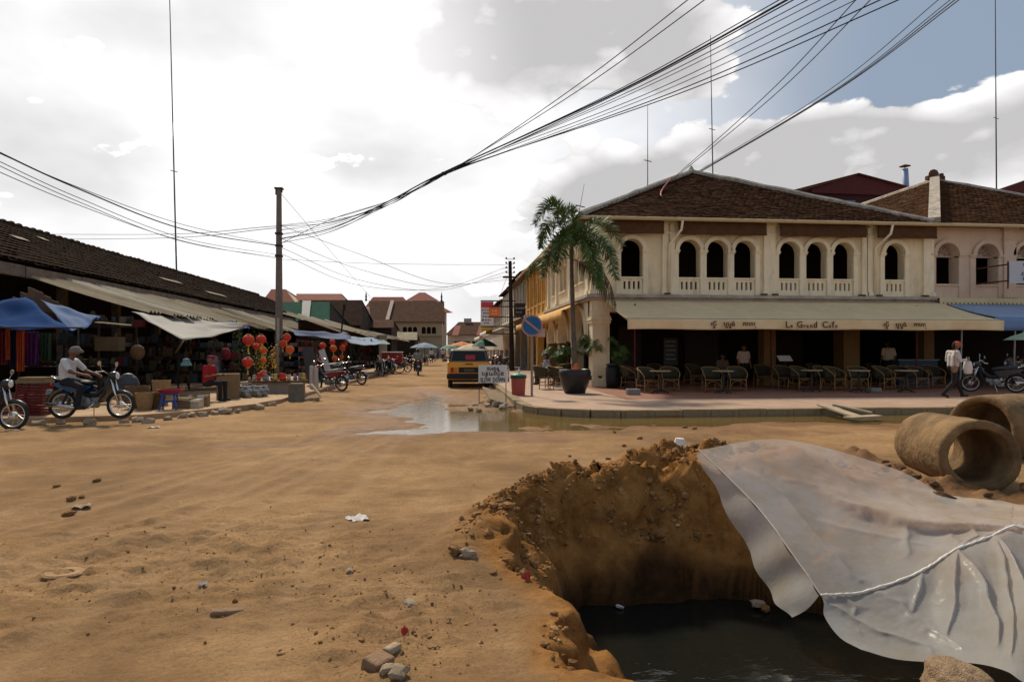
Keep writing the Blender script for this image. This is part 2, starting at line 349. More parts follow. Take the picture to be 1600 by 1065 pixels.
band = np.exp(-(SPIT / .28) ** 2) + sstep(MD, .05, .3) * .4
VX = XX + jx * band; VY = YY + jy * band
nr, nc = XX.shape
me = bpy.data.meshes.new('ground')
co = np.stack([VX, VY, HH], -1).reshape(-1, 3)
idx = np.arange(nr * nc).reshape(nr, nc)
quads = np.stack([idx[:-1, :-1], idx[:-1, 1:], idx[1:, 1:], idx[1:, :-1]], -1).reshape(-1, 4)
me.vertices.add(len(co)); me.vertices.foreach_set('co', co.ravel())
me.loops.add(quads.size); me.loops.foreach_set('vertex_index', quads.ravel().astype(np.int32))
me.polygons.add(len(quads)); me.polygons.foreach_set('loop_start', np.arange(0, quads.size, 4, dtype=np.int32)); me.polygons.foreach_set('use_smooth', np.ones(len(quads), bool))
me.update(); me.validate()
moist = np.clip(.95 * sstep(SP + .55 * fbm(XX * 1.3, YY * 2.6, 3, 111), 1.7, .15), 0, 1)
streaky = sstep(fbm(XX * .55, YY * 1.6, 4, 121) * sstep(SP, 5.5, .8) , .12, .35) * .75
moist = np.maximum(moist, streaky * sstep(YY, 8.5, 10.0))
moist = np.maximum(moist, .75 * sstep(-HH, .35, .8))
dr2 = sdpoly(XX, YY, [(5.75, 8.8), (5.35, 7.6), (5.3, 6.7), (6.2, 6.05), (7.8, 5.8), (8, 6.3), (6.3, 6.6), (5.65, 6.9), (5.75, 7.6), (6.1, 8.8)]); moist = np.maximum(moist, .8 * sstep(dr2 + .25 * fbm(XX * 3, YY * 3, 3, 151), .25, -.05))
at = me.attributes.new('moist', 'FLOAT', 'POINT'); at.data.foreach_set('value', moist.ravel().astype(np.float32))
at = me.attributes.new('damp_shade', 'FLOAT', 'POINT'); at.data.foreach_set('value', np.clip(sstep(-HH + .25 * fbm(XX * 2, YY * 2, 3, 131), .30, .62), 0, .93).ravel().astype(np.float32))  # low pit wall: damp soil, darkened further to paint in an undercut's shade
at = me.attributes.new('track', 'FLOAT', 'POINT'); at.data.foreach_set('value', np.clip(TRACK, 0, 1).ravel().astype(np.float32))
rawsoil = np.clip(sstep(MD, .04, .2) + sstep(-SPIT, -.28, -.02), 0, 1)
at = me.attributes.new('dug', 'FLOAT', 'POINT'); at.data.foreach_set('value', rawsoil.ravel().astype(np.float32))
gm = bpy.data.materials.new('dirt'); gm.use_nodes = True; t = gm.node_tree; n = t.nodes; l = t.links; b = n['Principled BSDF']
def gn(ty, **k):
    q = n.new(ty)
    for a_, b_ in k.items(): setattr(q, a_, b_)
    return q
tco = gn('ShaderNodeTexCoord').outputs['Object']
def gnoise(s_, d_=6, r_=.6, vec=None):
    q = gn('ShaderNodeTexNoise'); q.inputs['Scale'].default_value = s_; q.inputs['Detail'].default_value = d_; q.inputs['Roughness'].default_value = r_; l.new(vec or tco, q.inputs['Vector']); return q.outputs['Fac']
def gramp(v, *els):
    q = gn('ShaderNodeValToRGB'); e = q.color_ramp.elements
    e[0].position, e[0].color = els[0][0], (*els[0][1], 1); e[1].position, e[1].color = els[-1][0], (*els[-1][1], 1)
    for p_, c_ in els[1:-1]: x_ = e.new(p_); x_.color = (*c_, 1)
    l.new(v, q.inputs[0]); return q.outputs[0]
def gmix(f_, a_, b_, bt='MIX'):
    q = gn('ShaderNodeMix', data_type='RGBA', blend_type=bt)
    for i, v in ((0, f_), (6, a_), (7, b_)):
        if isinstance(v, (int, float)): q.inputs[i].default_value = v
        elif isinstance(v, tuple): q.inputs[i].default_value = (*v, 1)
        else: l.new(v, q.inputs[i])
    return q.outputs[2]
mpg = gn('ShaderNodeMapping'); mpg.inputs['Rotation'].default_value = (0, 0, R(-8)); mpg.inputs['Scale'].default_value = (.5, 1.5, 1); l.new(tco, mpg.inputs['Vector'])
dry = gramp(gnoise(.9, 8, .65, mpg.outputs[0]), (.28, (.34, .192, .084)), (.5, (.435, .259, .120)), (.72, (.52, .328, .163)))
dry = gmix(gramp(gnoise(14, 6, .7), (.35, (.0,) * 3), (.75, (.55,) * 3)), dry, (.25, .15, .075))
dry = gmix(gramp(gnoise(.33, 5, .7), (.42, (0,) * 3), (.62, (.85,) * 3)), dry, (.19, .107, .05))
mpt = gn('ShaderNodeMapping'); mpt.inputs['Rotation'].default_value = (0, 0, R(35)); mpt.inputs['Scale'].default_value = (.35, 3.0, 1); l.new(tco, mpt.inputs['Vector'])
dry = gmix(gramp(gnoise(1.6, 6, .7, mpt.outputs[0]), (.5, (0,) * 3), (.75, (.22,) * 3)), dry, (.20, .115, .055))
dry = gmix(gramp(gnoise(38, 8, .8), (.46, (0,) * 3), (.62, (.6,) * 3)), dry, (.20, .112, .052))
dry = gmix(gramp(gnoise(2.6, 9, .8), (.5, (0,) * 3), (.68, (.6,) * 3)), dry, (.22, .125, .058))
sp2 = gn('ShaderNodeTexVoronoi'); sp2.inputs['Scale'].default_value = 42; l.new(tco, sp2.inputs['Vector'])
dry = gmix(gramp(sp2.outputs['Distance'], (.10, (.65,) * 3), (.22, (0,) * 3)), dry, (.17, .095, .045))
spk = gn('ShaderNodeTexVoronoi'); spk.inputs['Scale'].default_value = 16; l.new(tco, spk.inputs['Vector'])
dry = gmix(gramp(spk.outputs['Distance'], (.05, (.5,) * 3), (.13, (0,) * 3)), dry, (.16, .09, .045))
att_ = gn('ShaderNodeAttribute', attribute_name='track'); mt_ = gn('ShaderNodeMath', operation='MULTIPLY'); mt_.inputs[1].default_value = .3; l.new(att_.outputs['Fac'], mt_.inputs[0]); dry = gmix(mt_.outputs[0], dry, (.47, .305, .165))
soil = gramp(gnoise(5, 8, .7), (.3, (.17, .072, .019)), (.52, (.32, .145, .040)), (.75, (.45, .225, .072)))
att = gn('ShaderNodeAttribute', attribute_name='dug'); cg = gmix(att.outputs['Fac'], dry, soil)
wet = gramp(gnoise(3, 6, .6), (.35, (.16, .072, .028)), (.7, (.25, .125, .05)))
atm = gn('ShaderNodeAttribute', attribute_name='moist'); cg = gmix(atm.outputs['Fac'], cg, wet)
atd = gn('ShaderNodeAttribute', attribute_name='damp_shade'); cg = gmix(atd.outputs['Fac'], cg, gramp(gnoise(6, 8, .75), (.35, (.016, .009, .004)), (.7, (.075, .038, .015))))  # near-black mix: damp earth plus the undercut shade painted into the colour
l.new(cg, b.inputs['Base Color'])
mr = gn('ShaderNodeMapRange'); mr.inputs[3].default_value = .95; mr.inputs[4].default_value = .55; l.new(atm.outputs['Fac'], mr.inputs[0]); l.new(mr.outputs[0], b.inputs['Roughness'])
b.inputs['Specular IOR Level'].default_value = .1
b1 = gn('ShaderNodeBump'); b1.inputs['Strength'].default_value = .75; b1.inputs['Distance'].default_value = .025; l.new(gnoise(30, 10, .8), b1.inputs['Height'])
b2 = gn('ShaderNodeBump'); b2.inputs['Strength'].default_value = .7; b2.inputs['Distance'].default_value = .06; l.new(gnoise(4.5, 7, .7), b2.inputs['Height']); l.new(b2.outputs[0], b1.inputs['Normal'])
l.new(b1.outputs[0], b.inputs['Normal'])
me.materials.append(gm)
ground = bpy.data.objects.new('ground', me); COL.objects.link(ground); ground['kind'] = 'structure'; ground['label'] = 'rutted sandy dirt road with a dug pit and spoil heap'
# ------------------------------------------------------------------ water
def water_mat(name, col, wav, dist=.004, rough=.03):
    m = bpy.data.materials.new(name); m.use_nodes = True; t_ = m.node_tree; b_ = t_.nodes['Principled BSDF']
    b_.inputs['Base Color'].default_value = (*col, 1); b_.inputs['Roughness'].default_value = rough; b_.inputs['IOR'].default_value = 1.33; b_.inputs['Specular IOR Level'].default_value = .5
    tc_ = t_.nodes.new('ShaderNodeTexCoord'); mp_ = t_.nodes.new('ShaderNodeMapping'); mp_.inputs['Scale'].default_value = (1, 2.2, 1); t_.links.new(tc_.outputs['Object'], mp_.inputs['Vector'])
    nz = t_.nodes.new('ShaderNodeTexNoise'); nz.inputs['Scale'].default_value = wav; nz.inputs['Detail'].default_value = 4; t_.links.new(mp_.outputs[0], nz.inputs['Vector'])
    bp = t_.nodes.new('ShaderNodeBump'); bp.inputs['Strength'].default_value = .35; bp.inputs['Distance'].default_value = dist; t_.links.new(nz.outputs['Fac'], bp.inputs['Height']); t_.links.new(bp.outputs[0], b_.inputs['Normal'])
    return m
o = MB().quad((.5, 2.4, -.8), (7.8, 2.4, -.8), (7.8, 6.5, -.8), (.5, 6.5, -.8)).build('pit_water', water_mat('pit water', (.010, .011, .009), 2.0, .05)); o['kind'] = 'structure'
o = MB().quad((-2.2, 12, -.032), (40, 12, -.032), (40, 25, -.032), (-2.2, 25, -.032)).build('puddle', water_mat('muddy water', (.15, .10, .03), 7.0, .010)); o['kind'] = 'structure'
# ------------------------------------------------------------------ cafe pavement with kerb stones
M_pave = mat('pavement concrete', (.40, .265, .185), .8, .15, 1.2, .15, 25, stain=.35, stain_col=(.2, .12, .07))
M_kerb = mat('kerb concrete', (.26, .185, .105), .85, .25, 4, .3, 30, stain=.6, stain_col=(.09, .065, .025))
M_tile = mat('terracotta floor', (.27, .12, .075), .6, .22, 2.0, .08, 30, stain=.3, stain_col=(.16, .08, .05))
PV = .13
kp = [Vector((46, 15.0, 0))] + [Vector((x, 15.0, 0)) for x in np.arange(20.3, 4.2, -.7)] + [Vector((4.1 + 2.1 * math.cos(R(a)), 17.1 + 2.1 * math.sin(R(a)), 0)) for a in (270, 251, 232, 213, 194)] + [Vector((2.0, y, 0)) for y in np.arange(17.6, 60, .75)] + [Vector((2.0, 100, 0))]
mb = MB(); top = [(p.x + (.0 if p.y < 17 else .1), p.y + (.1 if p.y < 17 else 0)) for p in kp] + [(46, 100)]
mb.prism(top, 'z', -.4, PV)
pave = mb.build('pavement', M_pave); pave['kind'] = 'structure'; pave['label'] = 'raised pinkish concrete pavement round the cafe corner'
random.seed(5)
kst = None
for a, b_ in zip(kp[1:-2], kp[2:-1]):
    d = b_ - a; ln = d.length; ang = math.atan2(d.y, d.x)
    if kst is None:
        kst = MB().box(-.5, .5, -.13, .13, -.35, .145).build('kerb_stone', M_kerb, pave, bevel=.012); o = kst
    else:
        o = kst.copy(); COL.objects.link(o)
    o.location = (a + b_) / 2 + Vector((0, 0, random.uniform(-.008, .006))); o.rotation_euler = (random.uniform(-.01, .01), random.uniform(-.006, .006), ang + random.uniform(-.006, .006)); o.scale = (ln - .004, 1, 1)
# terracotta floor laid under the arcade and the tables
mb = MB(); mb.quad((5.2, 18.3, PV + .004), (46, 18.3, PV + .004), (46, 31, PV + .004), (5.2, 31, PV + .004))
o = mb.build('arcade_floor', M_tile); o['kind'] = 'structure'
# ------------------------------------------------------------------ market pavement (left)
LK = [tuple(G(x, y).xy) for x, y in [(-420, 668), (-200, 667), (41, 661), (120, 659), (223, 656), (290, 650), (338, 645), (400, 637), (446, 628), (490, 616), (528, 605), (576, 591), (620, 577), (650, 568)]]
M_lpave = mat('market pavement', (.40, .26, .15), .9, .2, 1.5, .3, 18, stain=.4, stain_col=(.2, .11, .05))
mb = MB()
pts = []
for i in range(len(LK) - 1):
    a, b_ = Vector(LK[i]), Vector(LK[i + 1]); k = max(2, int((b_ - a).length / .35))
    for j in range(k): q = a.lerp(b_, j / k); pts.append((q.x + random.uniform(-.05, .05), q.y + random.uniform(-.07, .07)))
pts += [(-3.3, 100), (-19, 100), (-19, 10), (pts[0][0] - 8, pts[0][1])]
mb.prism(pts, 'z', -.3, .12)
lp = mb.build('market_pavement', M_lpave); lp['kind'] = 'structure'; lp['label'] = 'worn dusty pavement with broken edge along the market'
# ------------------------------------------------------------------ rocks
def rock_mesh(name, seed, sub=2, rough=.35, sq=(1, .8, .6), round_=False):
    b_ = bmesh.new(); bmesh.ops.create_icosphere(b_, subdivisions=sub, radius=1)
    for v in b_.verts:
        p = v.co * 1.3 + Vector((seed * 7.1, seed * 3.3, 0)); k = 1 + rough * mnoise.noise(p) + .5 * rough * mnoise.noise(p * 2.7); k2 = max(abs(v.co.x), abs(v.co.y), abs(v.co.z))
        v.co = v.co * k * (1 + .06 * mnoise.noise(p * 6) if round_ else (.45 + .55 * (1 / max(k2, .6)) * .8)); v.co = Vector((v.co.x * sq[0], v.co.y * sq[1], v.co.z * sq[2]))
    m_ = bpy.data.meshes.new(name); b_.to_mesh(m_); b_.free(); return m_
M_clod = mat('dry earth clod', (.25, .118, .037), .95, .5, 2.5, .6, 40, col2=(.42, .225, .085))
M_stone = mat('dusty stone', (.36, .27, .18), .9, .3, 4, .5, 30)
M_brick = mat('old brick', (.25, .15, .085), .9, .25, 5, .5, 40)
CL = [rock_mesh('clod', s, 2, .45) for s in range(6)]
for m_ in CL: m_.materials.append(M_clod)
def rock(p, r, label, name='earth_clod', group=None, cat='clod', mesh=None, m=None, rz=None, sc_=None, sink=.25):
    o = bpy.data.objects.new(name, mesh or random.choice(CL)); COL.objects.link(o); o.location = (p[0], p[1], p[2] + r * (.6 - sink)); o.rotation_euler = (random.uniform(-.3, .3), random.uniform(-.3, .3), rz if rz is not None else random.uniform(0, 6.28)); o.scale = sc_ or (r * random.uniform(.8, 1.3), r, r * random.uniform(.8, 1.1))
    if m: o.material_slots[0].link = 'OBJECT'; o.material_slots[0].material = m
    return tag(o, label, cat, group)
random.seed(21)
# larger clods sitting on the heap and the bank
for px, py, r in [(1010, 745, .075), (1040, 735, .06), (1070, 760, .085), (960, 770, .06), (975, 790, .07), (1000, 785, .065), (1085, 765, .08), (930, 765, .045), (910, 757, .05), (1100, 805, .07), (1050, 790, .05), (1085, 800, .06), (1125, 835, .07), (1110, 860, .06), (1130, 880, .075), (1098, 868, .08), (1060, 830, .05), (1140, 875, .06), (870, 800, .05), (890, 785, .04), (840, 790, .04), (810, 815, .045), (790, 845, .05), (800, 868, .06), (820, 880, .05), (770, 850, .035), (1145, 910, .05), (950, 830, .05), (1010, 820, .05), (985, 735, .04)]:
    p = gpt(px, py)
    rock(p, r * random.uniform(.55, .85), 'lump of brown earth among the rubble on the spoil heap', group='lumps on the spoil heap')
# fine rubble: nobody could count it
def scatter(name, pts_, material, label, seed=3):
    rnd = np.random.default_rng(seed); b_ = bmesh.new(); bmesh.ops.create_icosphere(b_, subdivisions=1, radius=1); bv = np.array([v.co[:] for v in b_.verts]); bf = np.array([[v.index for v in f.verts] for f in b_.faces]); b_.free()
    V = []; Fq = []; k = 0
    for (x, y, z, r) in pts_:
        s_ = r * rnd.uniform(.6, 1.3, 3) * np.array([1.1, 1, .75]); a = rnd.uniform(0, 6.28); j = bv * (1 + rnd.uniform(-.3, .3, (len(bv), 1))); j = j * s_; ca, sa = math.cos(a), math.sin(a)
        j = np.stack([j[:, 0] * ca - j[:, 1] * sa, j[:, 0] * sa + j[:, 1] * ca, j[:, 2]], 1) + np.array([x, y, z + r * .25]); V.append(j); Fq.append(bf + k); k += len(bv)
    m_ = bpy.data.meshes.new(name); m_.from_pydata(np.concatenate(V).tolist(), [], np.concatenate(Fq).tolist()); m_.materials.append(material)
    o_ = bpy.data.objects.new(name, m_); COL.objects.link(o_); o_['kind'] = 'stuff'; o_['label'] = label; return o_
rnd = np.random.default_rng(8)
X_ = rnd.uniform(-.2, 5.5, 40000); Y_ = rnd.uniform(3.0, 8.2, 40000); H_, _, SPt, MDt = ground_h(X_, Y_, True)
shc = sdpoly(X_, Y_, SHP) > .03
keep = ((MDt > .10) | (np.abs(SPt + .2) < .28)) & (H_ > -.28) & shc & (rnd.uniform(0, 1, 40000) < np.where((MDt > .16) | (H_ < -.03), 1.0, .2) * (.25 + 1.6 * np.clip(fbm(X_ * 2, Y_ * 2, 2, 5) + .35, 0, 1)))
pts_ = [(a, b_, c, max(.005, min(.045, d))) for a, b_, c, d in zip(X_[keep], Y_[keep], H_[keep], rnd.lognormal(-4.6, .62, keep.sum()))]
scatter('loose_rubble', pts_, M_clod, 'loose crumbs of earth and gravel over the spoil heap', 4)
X_ = np.concatenate([rnd.uniform(-9, 9, 450), rnd.normal(-1.6, .9, 900), rnd.normal(-.2, .3, 700)]); Y_ = np.concatenate([rnd.uniform(2.6, 14, 450), rnd.normal(4.9, .6, 900), rnd.normal(3.7, .7, 700)]); H_, SPx, SPt, _ = ground_h(X_, Y_, True)
keep = (SPt > .1) & (Y_ > 2.3) & (SPx > .3)
scatter('scattered_gravel', [(a, b_, c, min(.03, d)) for a, b_, c, d in zip(X_[keep], Y_[keep], H_[keep], rnd.lognormal(-5.6, .6, keep.sum()))], M_clod, 'crumbs of earth and small stones scattered on the road', 6)
# single stones, bricks and litter on the road
def brick(p, size, rz, label, m=M_brick, rx=0, name='brick'):
    o = MB().box(-size[0] / 2, size[0] / 2, -size[1] / 2, size[1] / 2, 0, size[2]).build(name, m, bevel=.012); o.location = (p[0], p[1], p[2] - size[2] * .25); o.rotation_euler = (rx, .06, rz); return tag(o, label, 'brick')
brick(gpt(588, 1046), (.13, .10, .085), .9, 'chunky brown brick half buried at the bottom of the picture', rx=.15)
brick(gpt(357, 957), (.20, .07, .035), .25, 'thin flat piece of brick lying on the churned dirt')
brick(gpt(612, 1016), (.10, .05, .04), 1.0, 'small pale broken brick beside red litter', M_stone)
for i, (px, py, r, lb) in enumerate([(640, 955, .045, 'two toned pebble on the dirt below the folded paper'), (605, 1050, .04, 'rounded stone touching the chunky brick'), (622, 1055, .05, 'stone right of the chunky brick at the bottom edge'), (112, 781, .05, 'largest dark clod in the cluster on the left of the road'), (128, 777, .035, 'small dark clod right of the largest one on the left road'), (107, 805, .05, 'flat dark clod below the cluster on the left road'), (152, 752, .05, 'dark clod above the cluster on the left road'), (88, 760, .035, 'dark clod left of the cluster on the road'), (665, 1000, .04, 'dark stone lying on the bank left of the pit'), (546, 892, .035, 'lone stone on the pale tyre track'), (712, 862, .06, 'dark grey stone at the foot of the spoil heap')]):
    rock(gpt(px, py), r, lb, 'stone', cat='stone', m=M_stone if i in (0, 1, 2, 9) else M_clod)
rock(gpt(732, 860), .055, 'pale flat stone beside dark grey stone at the heap foot', 'stone', cat='stone', m=M_stone)
bm_ = rock_mesh('boulder', 4, 4, .16, (1, .85, .8), True); bm_.materials.append(mat('boulder earth', (.36, .24, .14), .95, .3, 7, .9, 25))
rock((2.52, 2.92, -.14), .19, 'big round brown boulder on the near bank at bottom right', 'boulder', cat='boulder', mesh=bm_, sc_=(.21, .17, .15))
p = G(1185, 950, -.8); rock((p.x, p.y, -.78), .07, 'pale stone standing out of the pit water below the plastic', 'stone', cat='stone', m=M_stone)
p = G(1196, 956, -.8); rock((p.x, p.y, -.78), .05, 'small brown stone beside the pale stone in the pit water', 'stone', cat='stone')
p = G(968, 951, -.8); o = rock((p.x, p.y, -.79), .035, 'white scrap floating on the dark pit water', 'litter', cat='litter', m=flat('white scrap', (.6, .58, .54)))
def paper(px, py, w_, h_, rz, label, m, crumple=.012, name='paper_scrap'):
    p_ = gpt(px, py); k = 7; P = [[(w_ * (i / (k - 1) - .5) + random.uniform(-.006, .006), h_ * (j / (k - 1) - .5) + random.uniform(-.006, .006), .012 + crumple * (random.random() + math.sin(i * 1.7 + j))) for i in range(k)] for j in range(k)]
    o = MB().grid(P).build(name, m, solid=.002); o.location = p_; o.rotation_euler = (0, 0, rz); return tag(o, label, 'litter')
M_paper = mat('dusty paper', (.62, .57, .53), .9, .15, 8)
paper(559, 812, .17, .20, .5, 'folded pinkish white paper lying on the road', M_paper)
paper(317, 916, .05, .04, .2, 'tiny white paper scrap on the churned dirt', M_paper)
paper(128, 790, .16, .12, .4, 'flat dusty translucent scrap near the dark clods', mat('dusty film', (.47, .35, .22), .9, .1))
paper(240, 668, .22, .12, .3, 'pale rag lying off the market kerb', M_paper)
paper(632, 995, .03, .03, .9, 'crumpled red wrapper near the bottom of the picture', flat('red wrapper', (.45, .05, .05)), .02, 'wrapper')
paper(823, 905, .04, .03, .3, 'crumpled red wrapper on the left bank of the pit', MATS['red wrapper'], .025, 'wrapper')
mb = MB(); mb.lathe([(.06, .0), (.13, .0), (.14, .02), (.12, .03), (.07, .028), (.055, .01)], 18, mi=0, sy=.8); o = mb.build('straw_ring', mat('dusty straw', (.36, .22, .11), .95, .2, 12, .5, 60)); o.location = gpt(100, 893) - Vector((0, 0, .016)); tag(o, 'dusty ring shaped lid half buried on the left road', 'ring')
for a, b_, lb in [((240, 826), (258, 824), 'short pale twig on the left road'), ((668, 1015), (690, 1011), 'dark twig lying on the bank near the pit')]:
    P = []
    for k in range(13):
        q = Vector(a).lerp(Vector(b_), k / 12); g_ = gpt(q.x, q.y, 4); P.append((g_.x + random.uniform(-.008, .008), g_.y, g_.z + .008))
    tag(MB().tube(P, .003, 5).build('twig' if 'twig' in lb else 'cord', mat('twig brown', (.16, .09, .05), .9)), lb, 'twig' if 'twig' in lb else 'cord')
# broken edge stones of the market pavement
random.seed(31)
for px, py in [(195, 660), (215, 659), (232, 661), (262, 656), (285, 653), (300, 651), (318, 650), (335, 647), (352, 645), (372, 643), (405, 638), (425, 633), (95, 662), (60, 664), (140, 663)]:
    p = G(px, py); rock((p.x, p.y, -.01), random.uniform(.09, .17), 'broken slab piece along the market pavement edge', 'broken_slab', 'broken slabs of the market kerb', 'slab', m=M_stone)
# ================================================================== CAFE BUILDING (right)
M_cream = mat('cream limewash', (.79, .655, .43), .9, .10, 1.5, .08, 12, stain=.6, stain_col=(.33, .25, .16), streak=True)
M_trim = mat('cream trim', (.85, .73, .51), .88, .08, 2, .06, 14, stain=.5, stain_col=(.34, .26, .17), streak=True)
M_pink = mat('pinkish limewash', (.64, .48, .35), .9, .08, 1.5, .08, 12, stain=.35, stain_col=(.36, .26, .2), streak=True)
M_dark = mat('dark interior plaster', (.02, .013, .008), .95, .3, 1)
M_rtile = mat('weathered roof tile', (.040, .017, .008), 1.0, .55, 3.2, .4, 30, spec=.04, col2=(.088, .039, .018), stain=.6, stain_col=(.035, .026, .02))
M_wood = mat('dark brown boards', (.095, .045, .02), .85, .3, 3, .2, 20)
M_gut = mat('cream gutter', (.52, .39, .21), .7, .1, 2, stain=.3, stain_col=(.3, .2, .1))
M_cem = mat('weathered cement', (.36, .32, .26), .95, .3, 3, .4, 20, stain=.6, stain_col=(.08, .07, .06))
M_ocol = mat('ochre limewash', (.62, .36, .10), .9, .15, 1.5, .1, 12, stain=.3, stain_col=(.3, .15, .05), streak=True)
FY = 24.5
def fx(px, Y=FY): return PY(px, 500, Y).x
def arch_wall(mb, T, u0, u1, z0, z1, ops, thick, n=12, mi=0):
    # ops: (ua, ub, zsill, zspring, arched)
    cur = u0
    def q(a, b, za, zb, d=0):
        if b - a > 1e-5 and zb - za > 1e-5: mb.quad(T(a, d, za), T(b, d, za), T(b, d, zb), T(a, d, zb), mi=mi)
    for ua, ub, zs, zp, ar in sorted(ops):
        q(cur, ua, z0, z1); q(ua, ub, z0, zs); r_ = (ub - ua) / 2; cx = (ua + ub) / 2
        P = [(cx - r_ * math.cos(math.pi * i / n), zp + (r_ * math.sin(math.pi * i / n) if ar else 0)) for i in range(n + 1)]
        for (a, za), (b, zb) in zip(P[:-1], P[1:]):
            mb.quad(T(a, 0, za), T(b, 0, zb), T(b, 0, z1), T(a, 0, z1), mi=mi); mb.quad(T(a, 0, za), T(b, 0, zb), T(b, thick, zb), T(a, thick, za), mi=mi)
        for u in (ua, ub): mb.quad(T(u, 0, zs), T(u, thick, zs), T(u, thick, zp), T(u, 0, zp), mi=mi)
        if zs > z0 + .01: mb.quad(T(ua, 0, zs), T(ub, 0, zs), T(ub, thick, zs), T(ua, thick, zs), mi=mi)
        cur = ub
    q(cur, u1, z0, z1)
def Tbox(mb, T, u0, u1, d0, d1, z0, z1, mi=0):
    mb.add([T(u0, d0, z0), T(u1, d0, z0), T(u1, d1, z0), T(u0, d1, z0), T(u0, d0, z1), T(u1, d0, z1), T(u1, d1, z1), T(u0, d1, z1)], [(0, 3, 2, 1), (4, 5, 6, 7), (0, 1, 5, 4), (1, 2, 6, 5), (2, 3, 7, 6), (3, 0, 4, 7)], mi)
def archivolt(par, T, ua, ub, zp, wd=.17, pr=.10, m=None):
    mb = MB(); cx = (ua + ub) / 2; r0 = (ub - ua) / 2; n = 12
    for i in range(n):
        a, b = math.pi * i / n, math.pi * (i + 1) / n
        ring = []
        for an in (a, b):
            for rr in (r0 + .005, r0 + wd):
                for d in (.03, -pr): ring.append(T(cx - rr * math.cos(an), d, zp + rr * math.sin(an)))
        mb.add(ring, [(1, 3, 7, 5), (0, 1, 5, 4), (2, 3, 7, 6)])
    return mb.build('arch_moulding', m, par, world=True)
def capital(mb, T, ua, ub, z, pr=.11):
    Tbox(mb, T, ua, ub, -pr, .2, z, z + .06); Tbox(mb, T, ua + .02, ub - .02, -pr * .7, .2, z - .06, z - .001)
def balustrade(par, T, ua, ub, z0, z1, m):
    mb = MB(); w_ = ub - ua
    Tbox(mb, T, ua + .002, ub - .002, .02, .16, z0, z0 + .2); Tbox(mb, T, ua + .002, ub - .002, .02, .16, z1 - .16, z1 - .05); Tbox(mb, T, ua - .03, ub + .03, -.03, .2, z1 - .049, z1 + .01)
    k = 4; sl = .085; gap = (w_ - k * sl) / (k + 1)
    for i in range(k + 1):
        a = ua + .002 + i * (gap + sl); Tbox(mb, T, a, min(a + gap, ub - .002), .03, .15, z0 + .2, z1 - .16)
    return mb.build('balustrade', m, par, world=True)
def pilaster(par, T, ua, ub, z0, z1, m, pr=.1):
    mb = MB(); Tbox(mb, T, ua, ub, -pr, .1, z0, z1); Tbox(mb, T, ua - .05, ub + .05, -pr - .05, .1, z0 + .001, z0 + .16); Tbox(mb, T, ua - .04, ub + .04, -pr - .04, .1, z1 - .5, z1 - .43); Tbox(mb, T, ua - .06, ub + .06, -pr - .07, .1, z1 - .12, z1 - .002)
    return mb.build('pilaster', m, par, world=True)
def tiles(par, A, B, Cc, D_, tw=.24, tl=.22, m=None, name='roof_tiles', seed=1, lift=.03):
    # roof slope A-B eave, D-C top; rows of overlapping flat tiles with uneven seating
    rnd_ = random.Random(seed); A, B, Cc, D_ = map(Vector, (A, B, Cc, D_)); nn = (B - A).cross(D_ - A).normalized()
    if nn.z < 0: nn = -nn
    rows = int(((D_ - A).length + (Cc - B).length) / 2 / tl); mb = MB()
    for i in range(rows):
        a = A.lerp(D_, i / rows); b = B.lerp(Cc, i / rows); a2 = A.lerp(D_, min(1, (i + 1.35) / rows)); b2 = B.lerp(Cc, min(1, (i + 1.35) / rows))
        up = ((a2 + b2) / 2 - (a + b) / 2); ud = (b - a).normalized(); sl_ = up - ud * up.dot(ud); k = max(1, int((b - a).length / tw)); offs = (i % 2) * .5
        for j in range(k):
            p0 = a.lerp(b, min(1, (j + offs * .5) / k)); p1 = a.lerp(b, min(1, (j + .97 + offs * .5) / k)); h0 = lift + rnd_.uniform(-.012, .02); h1 = .004; dy = sl_.normalized() * rnd_.uniform(-.02, .02); tw_ = rnd_.uniform(-.008, .008)
            if rnd_.random() < .006: continue
            mid = (p0 + p1) / 2 - sl_.normalized() * .03
            mb.add([p0 + nn * (h0 + tw_) + dy, mid + nn * (h0 + .012) + dy, p1 + nn * (h0 - tw_) + dy, p1 + sl_ + nn * h1 + dy, p0 + sl_ + nn * h1 + dy, p0 + dy - nn * .01, mid + dy - nn * .01, p1 + dy - nn * .01], [(0, 1, 2, 3, 4), (0, 5, 6, 1), (1, 6, 7, 2)])
    return mb.build(name, m or M_rtile, par, world=True, kind='stuff', recalc=False)
def ridge_band(par, a, b, wd, m, name='ridge_cap', n=14, h=.12):
    a, b = Vector(a), Vector(b); k = []
    for i in range(n + 1): k.append(a.lerp(b, i / n) + Vector((random.uniform(-.02, .02), 0, random.uniform(-.02, .025))))
    return MB().tube(k, [wd * random.uniform(.9, 1.1) for _ in k], 7).build(name, m, par, world=True)
cafe = thing('cafe_building', 'two storey cream colonial corner building with arched loggia and brown hip roof', 'building', (12.2, FY, PV))
TF = lambda u, d, z: Vector((u, FY + d, z))
WX = 5.58                                     # street-side wall plane
TS = lambda u, d, z: Vector((WX + d, u, z))   # u runs along the street
X1 = fx(1457)
OPW = .86
ops = [(fx(a), fx(a) + OPW) for a in (970.5, 1060.5, 1104, 1147, 1217, 1259.5, 1301.5, 1382)]
ZS, ZP, Z0, Z1 = 4.42, 5.48, 3.62, 6.62
mb = MB(); arch_wall(mb, TF, WX, X1, Z0, Z1, [(a, b, ZS if 0 else Z0 + .13, ZP, 1) for a, b in ops], .38)
mb.build('front_wall', M_cream, cafe, world=True)
for a, b in ops:
    archivolt(cafe, TF, a, b, ZP, m=M_trim); balustrade(cafe, TF, a, b, Z0 + .13, ZS, M_trim)
